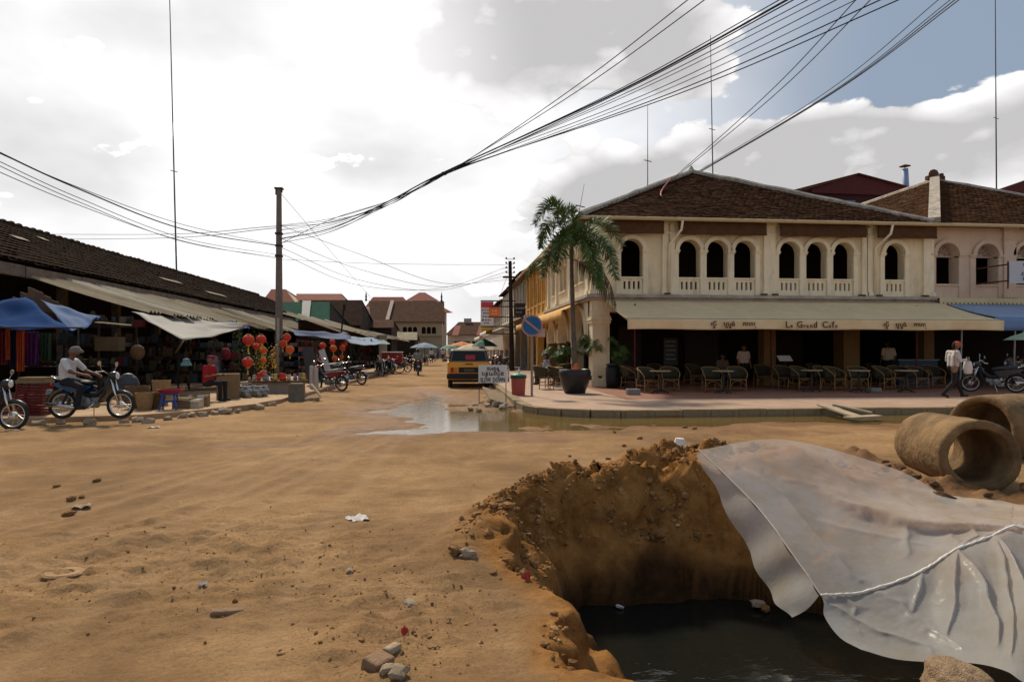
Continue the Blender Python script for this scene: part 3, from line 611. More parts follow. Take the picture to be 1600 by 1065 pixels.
for grp in (ops[0:1], ops[1:4], ops[4:7], ops[7:8]):
    edges = [grp[0][0] - .22] + [x for a, b in grp for x in (a, b)] + [grp[-1][1] + .22]
    for i in range(0, len(edges), 2):
        mb = MB(); capital(mb, TF, edges[i] - (.03 if i else 0), edges[i + 1] + .03, ZP - .04); Tbox(mb, TF, edges[i] + .02, edges[i + 1] - .012, -.035, .05, Z0 + .13, ZP - .1); mb.build('capital', M_trim, cafe, world=True)
for a, b in ((922.5, 941), (1034, 1043), (1046, 1053), (1192, 1210), (1345, 1352), (1354, 1361), (1441, 1457)): pilaster(cafe, TF, fx(a), fx(b), Z0 + .12, Z1, M_trim)
mb = MB(); Tbox(mb, TF, WX - .25, X1, -.28, .02, Z0 - .02, Z0 + .10); Tbox(mb, TF, WX - .15, X1, -.16, .02, Z0 - .12, Z0 - .021); mb.build('cornice', mat('grey weathered cornice', (.42, .36, .29), .92, .25, 2.5, .2, 20, stain=.6, stain_col=(.13, .1, .08)), cafe, world=True)
for a, b in ((945, 1032), (1055, 1190), (1212, 1344), (1362, 1452)):     # rolled wooden blinds under the eaves
    mb = MB(); z_ = 6.12
    Tbox(mb, TF, fx(a), fx(b), -.42, -.36, z_, 6.56); Tbox(mb, TF, fx(a), fx(b), -.45, -.33, z_ - .05, z_ - .001); mb.build('rolled_blind', M_wood, cafe, world=True)
# side wall, street facade
sops = [(y, y + .8) for y in (26.0, 27.2, 29.9, 30.9, 33.2)]
mb = MB(); arch_wall(mb, TS, FY, 35.6, Z0, Z1, [(a, b, 4.4, ZP, 1) for a, b in sops], .38); mb.build('side_wall', M_cream, cafe, world=True)
for a, b in sops:
    archivolt(cafe, TS, a, b, ZP, m=M_trim); mb = MB(); Tbox(mb, TS, a - .08, b + .08, -.08, .2, 4.32, 4.399); mb.build('window_sill', M_trim, cafe, world=True)
    mb = MB(); Tbox(mb, TS, a + .02, b - .02, .2, .24, 4.41, ZP + .3); mb.build('shutter', mat('grey shutters', (.30, .26, .2), .8, .15), cafe, world=True)
for a in (24.85, 28.6, 32.2, 34.9): pilaster(cafe, TS, a, a + .42, Z0 + .12, Z1, M_trim)
mb = MB(); Tbox(mb, TS, FY + .021, 35.6, -.26, .02, Z0 - .02, Z0 + .10); Tbox(mb, TS, FY + .021, 35.6, -.15, .02, Z0 - .12, Z0 - .021); mb.build('side_cornice', MATS['grey weathered cornice'], cafe, world=True)
# upper room and ground floor enclosure
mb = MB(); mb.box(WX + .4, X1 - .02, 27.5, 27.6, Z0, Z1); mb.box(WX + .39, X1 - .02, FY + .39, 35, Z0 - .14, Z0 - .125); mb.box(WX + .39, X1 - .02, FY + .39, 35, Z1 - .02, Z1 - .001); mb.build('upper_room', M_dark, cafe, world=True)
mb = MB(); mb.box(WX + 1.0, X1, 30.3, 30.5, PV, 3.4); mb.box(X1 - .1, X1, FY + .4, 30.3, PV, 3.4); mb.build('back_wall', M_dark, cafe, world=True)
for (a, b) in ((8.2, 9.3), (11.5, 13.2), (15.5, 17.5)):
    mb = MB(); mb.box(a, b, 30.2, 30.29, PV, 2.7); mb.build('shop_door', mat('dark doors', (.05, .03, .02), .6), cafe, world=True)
mb = MB(); Tbox(mb, TF, WX, X1, 0, .45, 3.05, 3.5); mb.build('lintel', M_cream, cafe, world=True)
def column(par, x, y, w_, m, z1=3.05, capz=2.72, sq=True, name='column'):
    mb = MB(); mb.box(x - w_ / 2, x + w_ / 2, y, y + w_, PV, z1); mb.box(x - w_ / 2 - .06, x + w_ / 2 + .06, y - .06, y + w_ + .06, PV, PV + .25)
    mb.box(x - w_ / 2 - .07, x + w_ / 2 + .07, y - .07, y + w_ + .07, capz, capz + .07); mb.box(x - w_ / 2 - .04, x + w_ / 2 + .04, y - .04, y + w_ + .04, capz - .12, capz - .001); mb.box(x - w_ / 2 - .04, x + w_ / 2 + .04, y - .04, y + w_ + .04, capz + .071, capz + .17)
    return mb.build(name, m, par, world=True, bevel=.01)
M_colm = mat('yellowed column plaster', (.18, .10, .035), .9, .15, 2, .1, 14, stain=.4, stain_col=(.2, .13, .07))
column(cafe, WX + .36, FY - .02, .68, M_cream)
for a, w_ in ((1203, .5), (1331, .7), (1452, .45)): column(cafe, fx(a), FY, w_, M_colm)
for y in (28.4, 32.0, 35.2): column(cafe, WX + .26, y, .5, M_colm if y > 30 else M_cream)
for a, b in ((25.4, 28.2), (29.2, 31.8), (32.8, 35.0)):
    archw = MB(); arch_wall(archw, TS, a - .3, b + .3, 2.0, 3.5, [(a, b, 2.0, 2.0, 1)] if False else [], .3)
mb = MB(); arch_wall(mb, TS, FY + .7, 35.6, 1.9, 3.5, [(25.5, 28.2, 1.9, 1.95, 1), (29.2, 31.8, 1.9, 1.95, 1), (32.8, 35.0, 1.9, 1.95, 1)], .35); mb.build('arcade_wall', M_cream, cafe, world=True)
for a, b in ((25.5, 28.2), (29.2, 31.8), (32.8, 35.0)): archivolt(cafe, TS, a, b, 1.95, m=M_cream)
# roof: equal pitch hip, ridge running back from the street
EX0, EX1, EY0, EZ, RZ, RX, RY = 5.0, 19.4, 23.9, 6.64, 10.45, 12.2, 31.2
EYB = 55.0
mb = MB(); mb.quad((EX0, EY0, EZ), (EX1, EY0, EZ), (RX, RY, RZ)); mb.quad((EX0, EY0, EZ), (RX, RY, RZ), (RX, EYB, RZ), (EX0, EYB, EZ)); mb.quad((EX1, EY0, EZ), (EX1, EYB, EZ), (RX, EYB, RZ), (RX, RY, RZ)); mb.quad((EX0, EY0, EZ - .01), (EX0, EYB, EZ - .01), (EX1, EYB, EZ - .01), (EX1, EY0, EZ - .01))
roof = mb.build('roof', M_wood, cafe, world=True)
tiles(roof, (EX0 - .05, EY0 - .05, EZ), (EX1, EY0 - .05, EZ), (RX, RY, RZ), (RX, RY, RZ), seed=3)
tiles(roof, (EX0 - .05, EYB, EZ), (EX0 - .05, EY0, EZ), (RX, RY, RZ), (RX, EYB, RZ), .3, .3, seed=4)
ridge_band(roof, (EX0, EY0, EZ + .06), (RX, RY, RZ + .08), .13, M_cem); ridge_band(roof, (EX1, EY0, EZ + .06), (RX, RY, RZ + .08), .13, M_cem); ridge_band(roof, (RX, RY, RZ + .08), (RX, EYB, RZ + .08), .13, M_cem)
MB().lathe([(.16, 0), (.13, .2), (.05, .34), (0, .4)], 8, (RX, RY, RZ)).build('finial', M_cem, roof, world=True)
mb = MB(); mb.tube([(EX0 - .1, EY0 - .1, EZ - .06), (31.5, EY0 - .1, EZ - .06)], .07, 8); mb.build('gutter', M_gut, cafe, world=True)
mb = MB(); mb.tube([(EX0 - .1, EY0 - .1, EZ - .06), (EX0 - .1, 46, EZ - .06)], .07, 8); mb.build('side_gutter', M_gut, cafe, world=True)
for px in (1052, 1372):
    x = fx(px); mb = MB(); mb.tube([(x + .12, EY0 - .1, EZ - .1), (x + .1, EY0 - .02, EZ - .45), (x - .22, FY - .16, EZ - .95), (x - .24, FY - .15, Z0 + .12)], .05, 8); mb.build('downpipe', M_trim, cafe, world=True, smooth=True)
mb = MB(); mb.tube(bez([PY(1050, 276, 29.2) , PY(1033, 300, 27.2), PY(1040, 312, 26.4), PY(1066, 322, 25.6)], 6), .03, 6); tag(mb.build('red_hose', flat('faded red hose', (.42, .10, .08))), 'faded red hose curling down the cafe roof tiles', 'hose')
mb = MB(); mb.tube([(WX - .45, 27.4, EZ - .12), (WX - .12, 28.4, EZ - .75), (WX - .12, 28.4, Z0)], .05, 8); mb.build('downpipe', M_trim, cafe, world=True)
# stained bits on the cornice: small brackets where the awning arms are fixed
for px in (1040, 1190, 1207, 1342, 1368, 1440):
    mb = MB(); x = fx(px); mb.box(x - .1, x + .1, FY - .3, FY - .1, Z0 + .1, Z0 + .17); mb.build('bracket', M_wood, cafe, world=True)
# ------------------------------------------------------------------ cafe awning
M_awn = mat('beige awning canvas', (.78, .58, .33), .85, .08, .8, .04, 40, stain=.35, stain_col=(.5, .38, .22))
awn = thing('awning', 'long beige canvas awning with lettered valance along the cafe front', 'awning', (13, 21.2, 2.2))
AX0, AX1, AYF, AZT, AZF, AZB = 6.05, 19.95, 21.2, 3.5, 2.62, 2.27
P = []
for j in range(9):
    v = j / 8; row = []
    for i in range(57):
        u = i / 56; x = AX0 + (AX1 - AX0) * u; row.append((x, FY - .28 + (AYF - FY + .28) * v, AZT + (AZF - AZT) * v - .07 * math.sin(math.pi * v) * (1 + .8 * math.sin(u * 25.1)) + .018 * math.sin(u * 63) * v))
    P.append(row)
MB().grid(P).build('canopy', M_awn, awn, world=True, smooth=True, solid=.006)
P = []
for j in range(7):
    v = j / 6; P.append([(AX0 + (AX1 - AX0) * i / 110, AYF - .02 - .035 * v * (math.sin(i * .37) + .6 * math.sin(i * .83 + 1)) * (1 if i < 78 else 1.8), AZF + (AZB - AZF) * v + .012 * v * math.sin(i * .21)) for i in range(111)])
val = MB().grid(P).build('valance', M_awn, awn, world=True, smooth=True, solid=.005)
MB().tube([(AX0, AYF + .01, AZF + .0), (AX1, AYF + .01, AZF + .0)], .03, 8).build('front_rail', mat('awning rail', (.35, .25, .15), .5), awn, world=True)
for x in (6.3, 9.6, 13.0, 16.4, 19.7):
    mb = MB(); mb.tube([(x, FY - .3, 3.2), (x + .2, FY - 1.9, 2.62), (x, AYF + .1, AZF - .08)], .03, 6); mb.build('folding_arm', MATS['awning rail'], awn, world=True)
M_ink = flat('faded dark lettering', (.055, .04, .025), .9)
def onval(px): return Matrix.Translation((PY(px, 503, AYF - .09).x, AYF - .095, 2.34))
text_mesh([(c_, x_, 0, z_, 1.0) for c_, x_, z_ in (('L', -.95, .32), ('e', -.80, .2), ('G', -.50, .32), ('r', -.33, .2), ('a', -.22, .2), ('n', -.08, .2), ('d', .07, .32), ('C', .43, .32), ('a', .60, .2), ('f', .72, .32), ('e', .84, .2))], M_ink, val, onval(1271))
for px in (1145, 1413):
    text_mesh([('លី', -.68, .05, .19, 1.3), ('គ', -.66, -.035, .11, 1.3), ('ហរង់', -.12, .05, .19, 1.2), ('គ ដ', -.16, -.03, .11, 1.3), ('កាហេ', .58, .065, .18, 1.2), ('វ', .82, -.02, .1, 1.2)], M_ink, val, onval(px))
# ================================================================== NEIGHBOUR WITH BLUE AWNING
nb = thing('shophouse', 'pinkish cream shophouse with fanlit arched windows right of the cafe', 'building', (25, FY, PV))
NX1 = 33.0
nops = [(fx(1462), fx(1462) + 1.0), (fx(1524), fx(1524) + 1.0), (fx(1586), fx(1586) + 1.0), (30.0, 31.0)]
mb = MB(); arch_wall(mb, TF, X1 + .01, NX1, Z0, Z1, [(a, b, 4.28, ZP - .02, 1) for a, b in nops], .5); mb.build('front_wall', M_pink, nb, world=True)
M_fan = mat('fanlight wood', (.50, .38, .29), .85, .1)
for a, b in nops:
    archivolt(nb, TF, a, b, ZP - .02, m=M_pink); mb = MB(); capital(mb, TF, a - .3, a + .02, ZP - .04); Tbox(mb, TF, a - .26, a - .01, -.04, .02, Z0 + .1, ZP - .1); mb.build('window_jamb', M_pink, nb, world=True); mb = MB(); capital(mb, TF, b - .02, b + .3, ZP - .04); Tbox(mb, TF, b + .01, b + .26, -.04, .02, Z0 + .1, ZP - .1); mb.build('window_jamb', M_pink, nb, world=True)
    mb = MB(); cx = (a + b) / 2; Tbox(mb, TF, a, b, .3, .36, ZP - .06, ZP + .0)
    for an in (30, 60, 90, 120, 150): mb.tube([TF(cx, .33, ZP), TF(cx + .48 * math.cos(R(an)), .33, ZP + .48 * math.sin(R(an)))], .02, 4)
    mb.tube([TF(cx + .25 * math.cos(R(q)), .33, ZP + .25 * math.sin(R(q))) for q in range(0, 181, 20)], .02, 4)
    fan = mb.build('fanlight', M_fan, nb, world=True)
    mb = MB(); mb.add([TF(cx, .37, ZP)] + [TF(cx + .5 * math.cos(R(q)), .37, ZP + .5 * math.sin(R(q))) for q in range(0, 181, 15)], [(0, i, i + 1) for i in range(1, 13)]); mb.build('pane', mat('dusty pane', (.34, .25, .19), .3, .1), fan, world=True)
    mb = MB(); Tbox(mb, TF, a - .04, b + .04, -.05, .25, 4.2, 4.279); mb.build('window_sill', M_pink, nb, world=True)
for a, b in ((1566, 1585),): pilaster(nb, TF, fx(a), fx(b), Z0 + .1, Z1, M_pink)
mb = MB(); Tbox(mb, TF, X1 + .01, NX1, -.2, .01, Z0 - .08, Z0 + .08); mb.build('cornice', M_pink, nb, world=True)
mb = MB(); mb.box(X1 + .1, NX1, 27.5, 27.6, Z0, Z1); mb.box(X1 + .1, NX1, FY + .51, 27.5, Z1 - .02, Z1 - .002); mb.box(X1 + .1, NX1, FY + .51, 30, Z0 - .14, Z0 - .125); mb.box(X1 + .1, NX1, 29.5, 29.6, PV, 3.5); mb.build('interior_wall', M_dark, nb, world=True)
# pale scalloped fringe below the cornice
fr = thing('fringe', 'pale yellow toothed metal fringe above the blue awning', 'fringe', (25, FY - .3, 3.5))
mb = MB(); x = X1 - .05; z_ = Z0 + .05
mb.box(x, NX1, FY - .46, FY - .44, z_ - .18, z_)
while x < NX1: mb.add([(x, FY - .45, z_ - .18), (x + .15, FY - .45, z_ - .18), (x + .12, FY - .47, z_ - .32), (x + .03, FY - .47, z_ - .32)], [(0, 1, 2, 3)]); x += .18
mb.build('fringe_strip', mat('pale yellow metal', (.62, .52, .30), .7, .1), fr, world=True)
mb = MB(); mb.box(X1, NX1, FY - .43, FY - .18, z_ - .04, z_); mb.build('fringe_bracket', M_wood, fr, world=True)
NZ = RZ; nR = Vector((25.4, 31.2, NZ)); nA = Vector((19.45, EY0 + .01, EZ + .02)); nB = Vector((31.4, EY0 + .01, EZ + .02))
mb = MB(); mb.quad(nA, nB, nR); mb.quad(nA, nR, nR + Vector((0, 24, 0)), nA + Vector((0, 31, 0))); mb.quad(nB, nB + Vector((0, 31, 0)), nR + Vector((0, 24, 0)), nR)
nroof = mb.build('roof', M_wood, nb, world=True)
M_rt2 = mat('lighter weathered roof tile', (.062, .027, .013), 1.0, .5, 3.2, .4, 30, spec=.04, col2=(.12, .056, .027), stain=.5, stain_col=(.05, .035, .025))
tiles(nroof, nA, nB, nR, nR, seed=8, m=M_rt2); tiles(nroof, nA + Vector((0, 31, 0)), nA, nR, nR + Vector((0, 24, 0)), .3, .3, seed=9, m=M_rt2)
M_wcem = mat('whitish cement', (.44, .37, .30), .95, .4, 4, .4, 20, stain=.7, stain_col=(.2, .15, .12))
k = [nA.lerp(nR, i / 12) for i in range(13)]; mb = MB()
for a, b in zip(k[:-1], k[1:]): mb.obox((a + b) / 2 + Vector((0, 0, .12)), (.42, (b - a).length * 1.02, .22), (b - a).to_track_quat('Y', 'Z').to_matrix())
mb.build('hip_band', M_wcem, nroof, world=True)
ridge_band(nroof, nR, nB, .13, M_cem); ridge_band(nroof, nR, nR + Vector((0, 24, 0)), .14, M_wcem)
mb = MB(); mb.box(nR.x - .45, nR.x + .5, nR.y - .12, nR.y + .12, nR.z, nR.z + .2); mb.lathe([(.28, 0), (.3, .12), (.2, .3), (.06, .36)], 8, nR + Vector((-.05, 0, .2)), sy=.5); mb.lathe([(.14, 0), (.1, .2)], 6, nR + Vector((.38, 0, .15))); mb.build('finial', M_wood, nroof, world=True)
# blue awning
M_blue = mat('faded blue canvas', (.16, .25, .44), .8, .12, 1.0, .05, 30)
ba = thing('blue_awning', 'faded blue canvas awning behind the right end of the beige one', 'awning', (26, 21.9, 2.2))
P = [[(20.05 + (33 - 20.05) * i / 20, FY - .5 + (21.7 - FY + .5) * j / 6, 3.42 + (2.78 - 3.42) * j / 6 - .05 * math.sin(math.pi * j / 6)) for i in range(21)] for j in range(7)]
MB().grid(P).build('canopy', mat('pale blue canvas', (.30, .37, .50), .8, .1), ba, world=True, smooth=True, solid=.006)
P = [[(20.05 + (33 - 20.05) * i / 60, 21.68 - .02 * j * math.sin(i * .6) / 3, 2.78 - .5 * j / 3) for i in range(61)] for j in range(4)]
MB().grid(P).build('valance', M_blue, ba, world=True, smooth=True, solid=.005)
for px in (1583, 1500): x = PY(px, 520, 21.9).x; MB().tube([(x, 21.9, PV), (x, 21.8, 2.8)], .03, 8).build('post', flat('grey pipe', (.3, .3, .28), .5, .5), ba, world=True)
for px in (1205, 1432, 992): x = PY(px, 520, 23.6).x; tag(MB().tube([(x, 23.6, PV), (x, 23.6, 3.3)], .035, 8).build('umbrella_pole', mat('dark red pole', (.12, .02, .03), .6)), {1205: 'dark slender pole before the middle column of the cafe', 1432: 'dark slender pole before the right cafe column', 992: 'dark red slender pole inside the left end of the cafe'}[px], 'pole')
# signboard of the shophouse
sgp = PY(1575, 440, 23.0); sg = thing('shop_sign', 'white projecting shop signboard cut by the right picture edge', 'sign', sgp)
zt, zb = PY(1577, 408, 23).z, PY(1577, 443, 23).z; xl = PY(1577, 425, 23).x
mb = MB(); mb.quad((xl, 23, zb), (xl + 1.6, 22.4, zb), (xl + 1.6, 22.4, zt), (xl, 23, zt)); mb.quad((xl, 23.06, zb), (xl + 1.6, 22.46, zb), (xl + 1.6, 22.46, zt), (xl, 23.06, zt)); mb.build('panel', mat('pale sign panel', (.50, .52, .57), .6, .05), sg, world=True)
mb = MB(); mb.tube([(xl - .03, 23.03, zb - .2), (xl - .03, 23.03, zt)], .03, 6); mb.tube([(xl - .03, 23.03, zb + .12), (xl - .1, FY, zb + .12)], .03, 5); mb.tube([(xl - .03, 23.03, zt - .12), (xl - .1, FY, zt - .12)], .03, 5); mb.build('bracket', M_wood, sg, world=True)
Msg = Matrix.Translation((xl + .78, 22.69, (zt + zb) / 2)) @ Matrix.Rotation(math.atan2(-.6, 1.6), 4, 'Z')
text_mesh([('TRUST', .1, .05, .2, .9), ('CUSTOM', -.05, -.14, .2, .95), ('COFFEE S', 0, -.33, .2, .95)], flat('sign ink', (.04, .04, .07)), sg, Msg)
text_mesh([('ហាង កាហេ', -.02, .24, .17, 1)], MATS['sign ink'], sg, Msg)
# red shed roofs behind
M_redr = mat('dark red sheet', (.085, .016, .016), .7, .15, 2, .05, 20)
sh = thing('red_shed', 'dark red gabled shed roof rising behind the cafe roof', 'building', (22, 48, 0))
pa, pl_, pr_ = PY(1337, 275, 48), PY(1238, 302, 48), PY(1412, 296, 48)
mb = MB(); mb.add([pa, pl_, pl_ - Vector((0, 0, 4)), pr_ - Vector((0, 0, 4)), pr_], [(0, 1, 2, 3, 4)]); mb.build('gable', mat('dark maroon wall', (.05, .012, .012), .8), sh, world=True)
mb = MB(); mb.add([pa + Vector((0, -.4, .1)), pl_ + Vector((-.2, -.4, .1)), pl_ + Vector((-.2, 12, .1)), pa + Vector((0, 12, .1)), pr_ + Vector((.2, -.4, .1)), pr_ + Vector((.2, 12, .1))], [(0, 1, 2, 3), (0, 3, 5, 4)]); mb.build('roof', M_redr, sh, world=True, solid=.1)
mb = MB(); a, b = PY(1268, 301, 47.8), PY(1410, 306, 47.8); mb.quad(a, b, (pr_.x, 47.8, pr_.z), (pa.x, 47.8, pa.z), (pl_.x + 1.5, 47.8, pl_.z + .3)); mb.build('gable_cladding', M_redr, sh, world=True)
mb = MB(); a = PY(1306, 313, 47.5); b = PY(1335, 320, 47.5); mb.box(a.x, b.x, 47.4, 47.6, b.z, a.z); mb.build('blue_panel', mat('blue panel', (.12, .17, .33), .6), sh, world=True)
a = PY(1418, 296, 50); b = PY(1414, 264, 50)
ch = thing('flue_pipe', 'blue metal flue pipe with flat cowl above the roofs', 'chimney', a - Vector((0, 0, 2)))
MB().tube([a - Vector((0, 0, 2)), b], .24, 12).build('pipe', mat('blue flue', (.22, .30, .44), .5, .1), ch, world=True, smooth=True)
mb = MB(); mb.lathe([(.45, 0), (.1, .14), (0, .18)], 10, b + Vector((0, 0, .22))); mb.tube([b + Vector((0, 0, 0)), b + Vector((0, 0, .25))], .04, 5); mb.build('cowl', M_wood, ch, world=True)
r2 = thing('maroon_roof', 'dark maroon roof corner behind the shophouse at the right edge', 'building', (40, 50, 0))
a, b = PY(1562, 295, 50), PY(1640, 268, 50); mb = MB(); mb.add([a, b, b + Vector((6, 8, 0)), a + Vector((0, 8, 0)), a - Vector((0, 0, 4)), b - Vector((0, 0, 5))], [(0, 1, 2, 3), (0, 1, 5, 4)]); mb.build('roof', M_redr, r2, world=True)
# ================================================================== ROW ALONG THE STREET (right side, receding)
def rowhouse(label, y0, y1, zc, ze, mw, mr, nwin, arch=True, gf=None, winmat=None, roof_d=7.2, rise=3.8, skiproof=False, name='row_house'):
    t_ = thing(name, label, 'building', (WX, (y0 + y1) / 2, PV)); g = .3; span = (y1 - y0); o_ = []
    for i in range(nwin):
        c_ = y0 + span * (i + .5) / nwin; hw = min(.45, span / nwin * .28); o_.append((c_ - hw, c_ + hw, zc + .75, ze - 1.25, arch))
    mb_ = MB(); arch_wall(mb_, TS, y0, y1, zc, ze, o_, .3); mb_.build('wall', mw, t_, world=True)
    for a_, b_, zs_, zp_, _ in o_:
        m_ = MB(); Tbox(m_, TS, a_, b_, .18, .22, zs_, zp_ + (b_ - a_) / 2); m_.build('window', winmat or mat('dark window', (.06, .05, .04), .5), t_, world=True)
        m_ = MB(); Tbox(m_, TS, a_ - .1, b_ + .1, -.08, .1, zs_ - .12, zs_ - .003); m_.build('window_sill', mw, t_, world=True)
    for i in range(nwin + 1):
        c_ = y0 + span * i / nwin; c_ = min(max(c_, y0 + .2), y1 - .2); m_ = MB(); Tbox(m_, TS, c_ - .18, c_ + .18, -.1, .05, zc, ze); Tbox(m_, TS, c_ - .24, c_ + .24, -.16, .05, ze - .3, ze - .2); m_.build('pilaster', mw, t_, world=True)
    m_ = MB(); Tbox(m_, TS, y0, y1, -.2, .0, zc - .12, zc + .08); m_.build('cornice', mw, t_, world=True)
    na = max(1, nwin // 2); ao = []
    for i in range(na): c_ = y0 + span * (i + .5) / na; hw = span / na / 2 - .4; ao.append((c_ - hw, c_ + hw, PV, max(1.5, zc - .5 - hw), arch))
    m_ = MB(); arch_wall(m_, TS, y0, y1, PV, zc, ao, .4); m_.build('arcade', gf or mw, t_, world=True)
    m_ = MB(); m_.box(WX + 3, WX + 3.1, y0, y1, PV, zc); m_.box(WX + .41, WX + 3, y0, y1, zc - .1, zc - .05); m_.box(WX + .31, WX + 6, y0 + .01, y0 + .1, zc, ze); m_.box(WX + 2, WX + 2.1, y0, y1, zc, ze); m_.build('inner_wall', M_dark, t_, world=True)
    if not skiproof:
        m_ = MB(); e0, r0 = Vector((WX - .55, y0, ze + .02)), Vector((WX + roof_d, y0, ze + rise)); dv = Vector((0, y1 - y0, 0)); m_.quad(e0, e0 + dv, r0 + dv, r0); m_.quad(r0, r0 + dv, r0 + dv + Vector((roof_d, 0, -rise)), r0 + Vector((roof_d, 0, -rise))); m_.add([e0, r0, r0 + Vector((roof_d, 0, -rise))], [(0, 1, 2)]); m_.add([e0 + dv, r0 + dv, r0 + dv + Vector((roof_d, 0, -rise))], [(0, 1, 2)])
        rf = m_.build('roof', mr, t_, world=True); tiles(rf, e0 + dv, e0, r0, r0 + dv, .4, .4, mr, seed=int(y0))
    return t_
M_grey = mat('grey stained plaster', (.38, .32, .25), .92, .15, 2, .1, 12, stain=.5, stain_col=(.16, .13, .1), streak=True)
M_pale = mat('pale plaster', (.58, .52, .44), .92, .1, 2, .1, 12, stain=.5, stain_col=(.2, .16, .12), streak=True)
rowhouse('ochre yellow shophouse next to the cafe on the street', 35.62, 44.6, Z0, Z1, M_ocol, M_rtile, 5, True, M_ocol, mat('ochre shutter', (.34, .17, .05), .8, .15), skiproof=True)
rowhouse('stained cream shophouse beyond the ochre one', 44.7, 53.5, 3.9, 7.0, M_grey, M_rtile, 4)
rowhouse('narrow pale shophouse with tall dark windows beside the hanging signs', 53.6, 64, 4.0, 6.8, M_pale, M_rtile, 5, False)
rowhouse('grey shophouse far down the right side of the street', 64.1, 80, 3.8, 6.4, M_grey, M_rtile, 6, False)
rowhouse('last pale shophouse at the far end of the right row', 80.1, 100, 3.6, 6.0, M_pale, M_rtile, 6, False)
# ochre strip awning of the street front, pale awnings further on
def side_awning(name, label, y0, y1, z0_, z1_, out_, m, val_=.35):
    t_ = thing(name, label, 'awning', (WX - out_, (y0 + y1) / 2, z1_)); k = 14
    P_ = [[(WX - .2 - (out_ - .2) * j / 4, y0 + (y1 - y0) * i / k, z0_ + (z1_ - z0_) * j / 4 - .06 * math.sin(math.pi * j / 4)) for i in range(k + 1)] for j in range(5)]
    MB().grid(P_).build('canopy', m, t_, world=True, smooth=True, solid=.01)
    P_ = [[(WX - out_ + .02 * math.sin(i * 1.3) * j, y0 + (y1 - y0) * i / 40, z1_ - val_ * j / 2) for i in range(41)] for j in range(3)]
    MB().grid(P_).build('valance', m, t_, world=True, smooth=True, solid=.008); return t_
side_awning('ochre_awning', 'ochre awning along the street side of the cafe', 26.0, 44.0, 3.55, 3.2, .9, mat('ochre canvas', (.60, .34, .10), .85, .12))
side_awning('street_awning', 'whitish awning on the street front beyond the ochre one', 45.5, 54, 3.9, 2.9, 2.9, mat('whitish canvas', (.70, .64, .55), .85, .1), .3)
side_awning('street_awning', 'second dirty white awning further down the right row', 55, 66, 3.7, 2.7, 2.9, MATS['whitish canvas'], .3)
# hanging signs over the street
def hsign(label, px0, px1, py0, py1, Y, m, txt=None, inkm=None, frame=True):
    a, b = PY(px0, py1, Y), PY(px1, py0, Y); t_ = thing('hanging_sign', label, 'sign', ((a.x + b.x) / 2, Y, a.z))
    MB().box(a.x, b.x, Y - .06, Y + .06, a.z, b.z).build('panel', m, t_, world=True)
    m_ = MB(); m_.tube([(a.x, Y, b.z + .06), (WX + .05, Y, b.z + .06)], .05, 5); m_.tube([(a.x, Y, a.z - .05), (WX + .05, Y, a.z - .05)], .05, 5); m_.build('bracket', M_wood, t_, world=True)
    if txt:      # rows of illegible print
        m_ = MB(); W_, H_ = b.x - a.x, b.z - a.z; rn = random.Random(int(px0 * 7))
        for zr, hr, wr in txt:
            x_ = (a.x + b.x) / 2 - W_ * wr / 2; xe = x_ + W_ * wr
            while x_ < xe - .05:
                w2 = rn.uniform(.08, .2); hh = H_ * hr * rn.uniform(.6, 1); zc_ = (a.z + b.z) / 2 + zr * H_
                m_.box(x_, min(x_ + w2, xe), Y - .075, Y - .063, zc_ - hh / 2, zc_ + hh / 2); x_ += w2 + rn.uniform(.04, .09)
        m_.build('lettering', inkm or M_ink, t_, world=True, kind='stuff')
    return t_
sgn = hsign('tall white signboard with a red header hanging over the street', 751, 771, 471, 509, 52, mat('white sign', (.62, .60, .60), .6, .05), [(.14, .04, .8), (.02, .07, .6), (-.12, .06, .7), (-.26, .08, .8), (-.38, .05, .5)], flat('grey ink', (.1, .1, .11)))
a, b = PY(752, 480, 51.9), PY(770.5, 472, 51.9); MB().box(a.x, b.x, 51.85, 51.93, a.z, b.z).build('header', mat('red sign', (.55, .06, .08), .5, .05), sgn, world=True)
hsign('orange signboard hanging in front of the white one', 764, 781, 480, 494, 50, mat('orange sign', (.70, .14, .04), .5, .08), [(.1, .2, .5), (-.2, .15, .6)], flat('pale ink', (.75, .45, .2)))
hsign('yellow signboard hanging below the tall white one', 752, 769, 511, 520, 52, mat('yellow sign', (.62, .36, .03), .5, .08))
hsign('dark framed signboard fixed above the grey awning', 803, 821, 476, 494, 46, mat('dark sign', (.05, .045, .04), .6, .1), [(.2, .12, .7), (-.15, .1, .6)], flat('sign white', (.5, .48, .42)))
hsign('narrow pale signboard beside the ochre shophouse', 822, 829, 447, 470, 46.5, mat('pale blue sign', (.45, .47, .52), .6, .1))
hsign('green and grey mural board under the pale sign', 827, 838, 470, 490, 45, mat('mural green', (.16, .22, .17), .7, .5, 2, col2=(.5, .5, .45)))
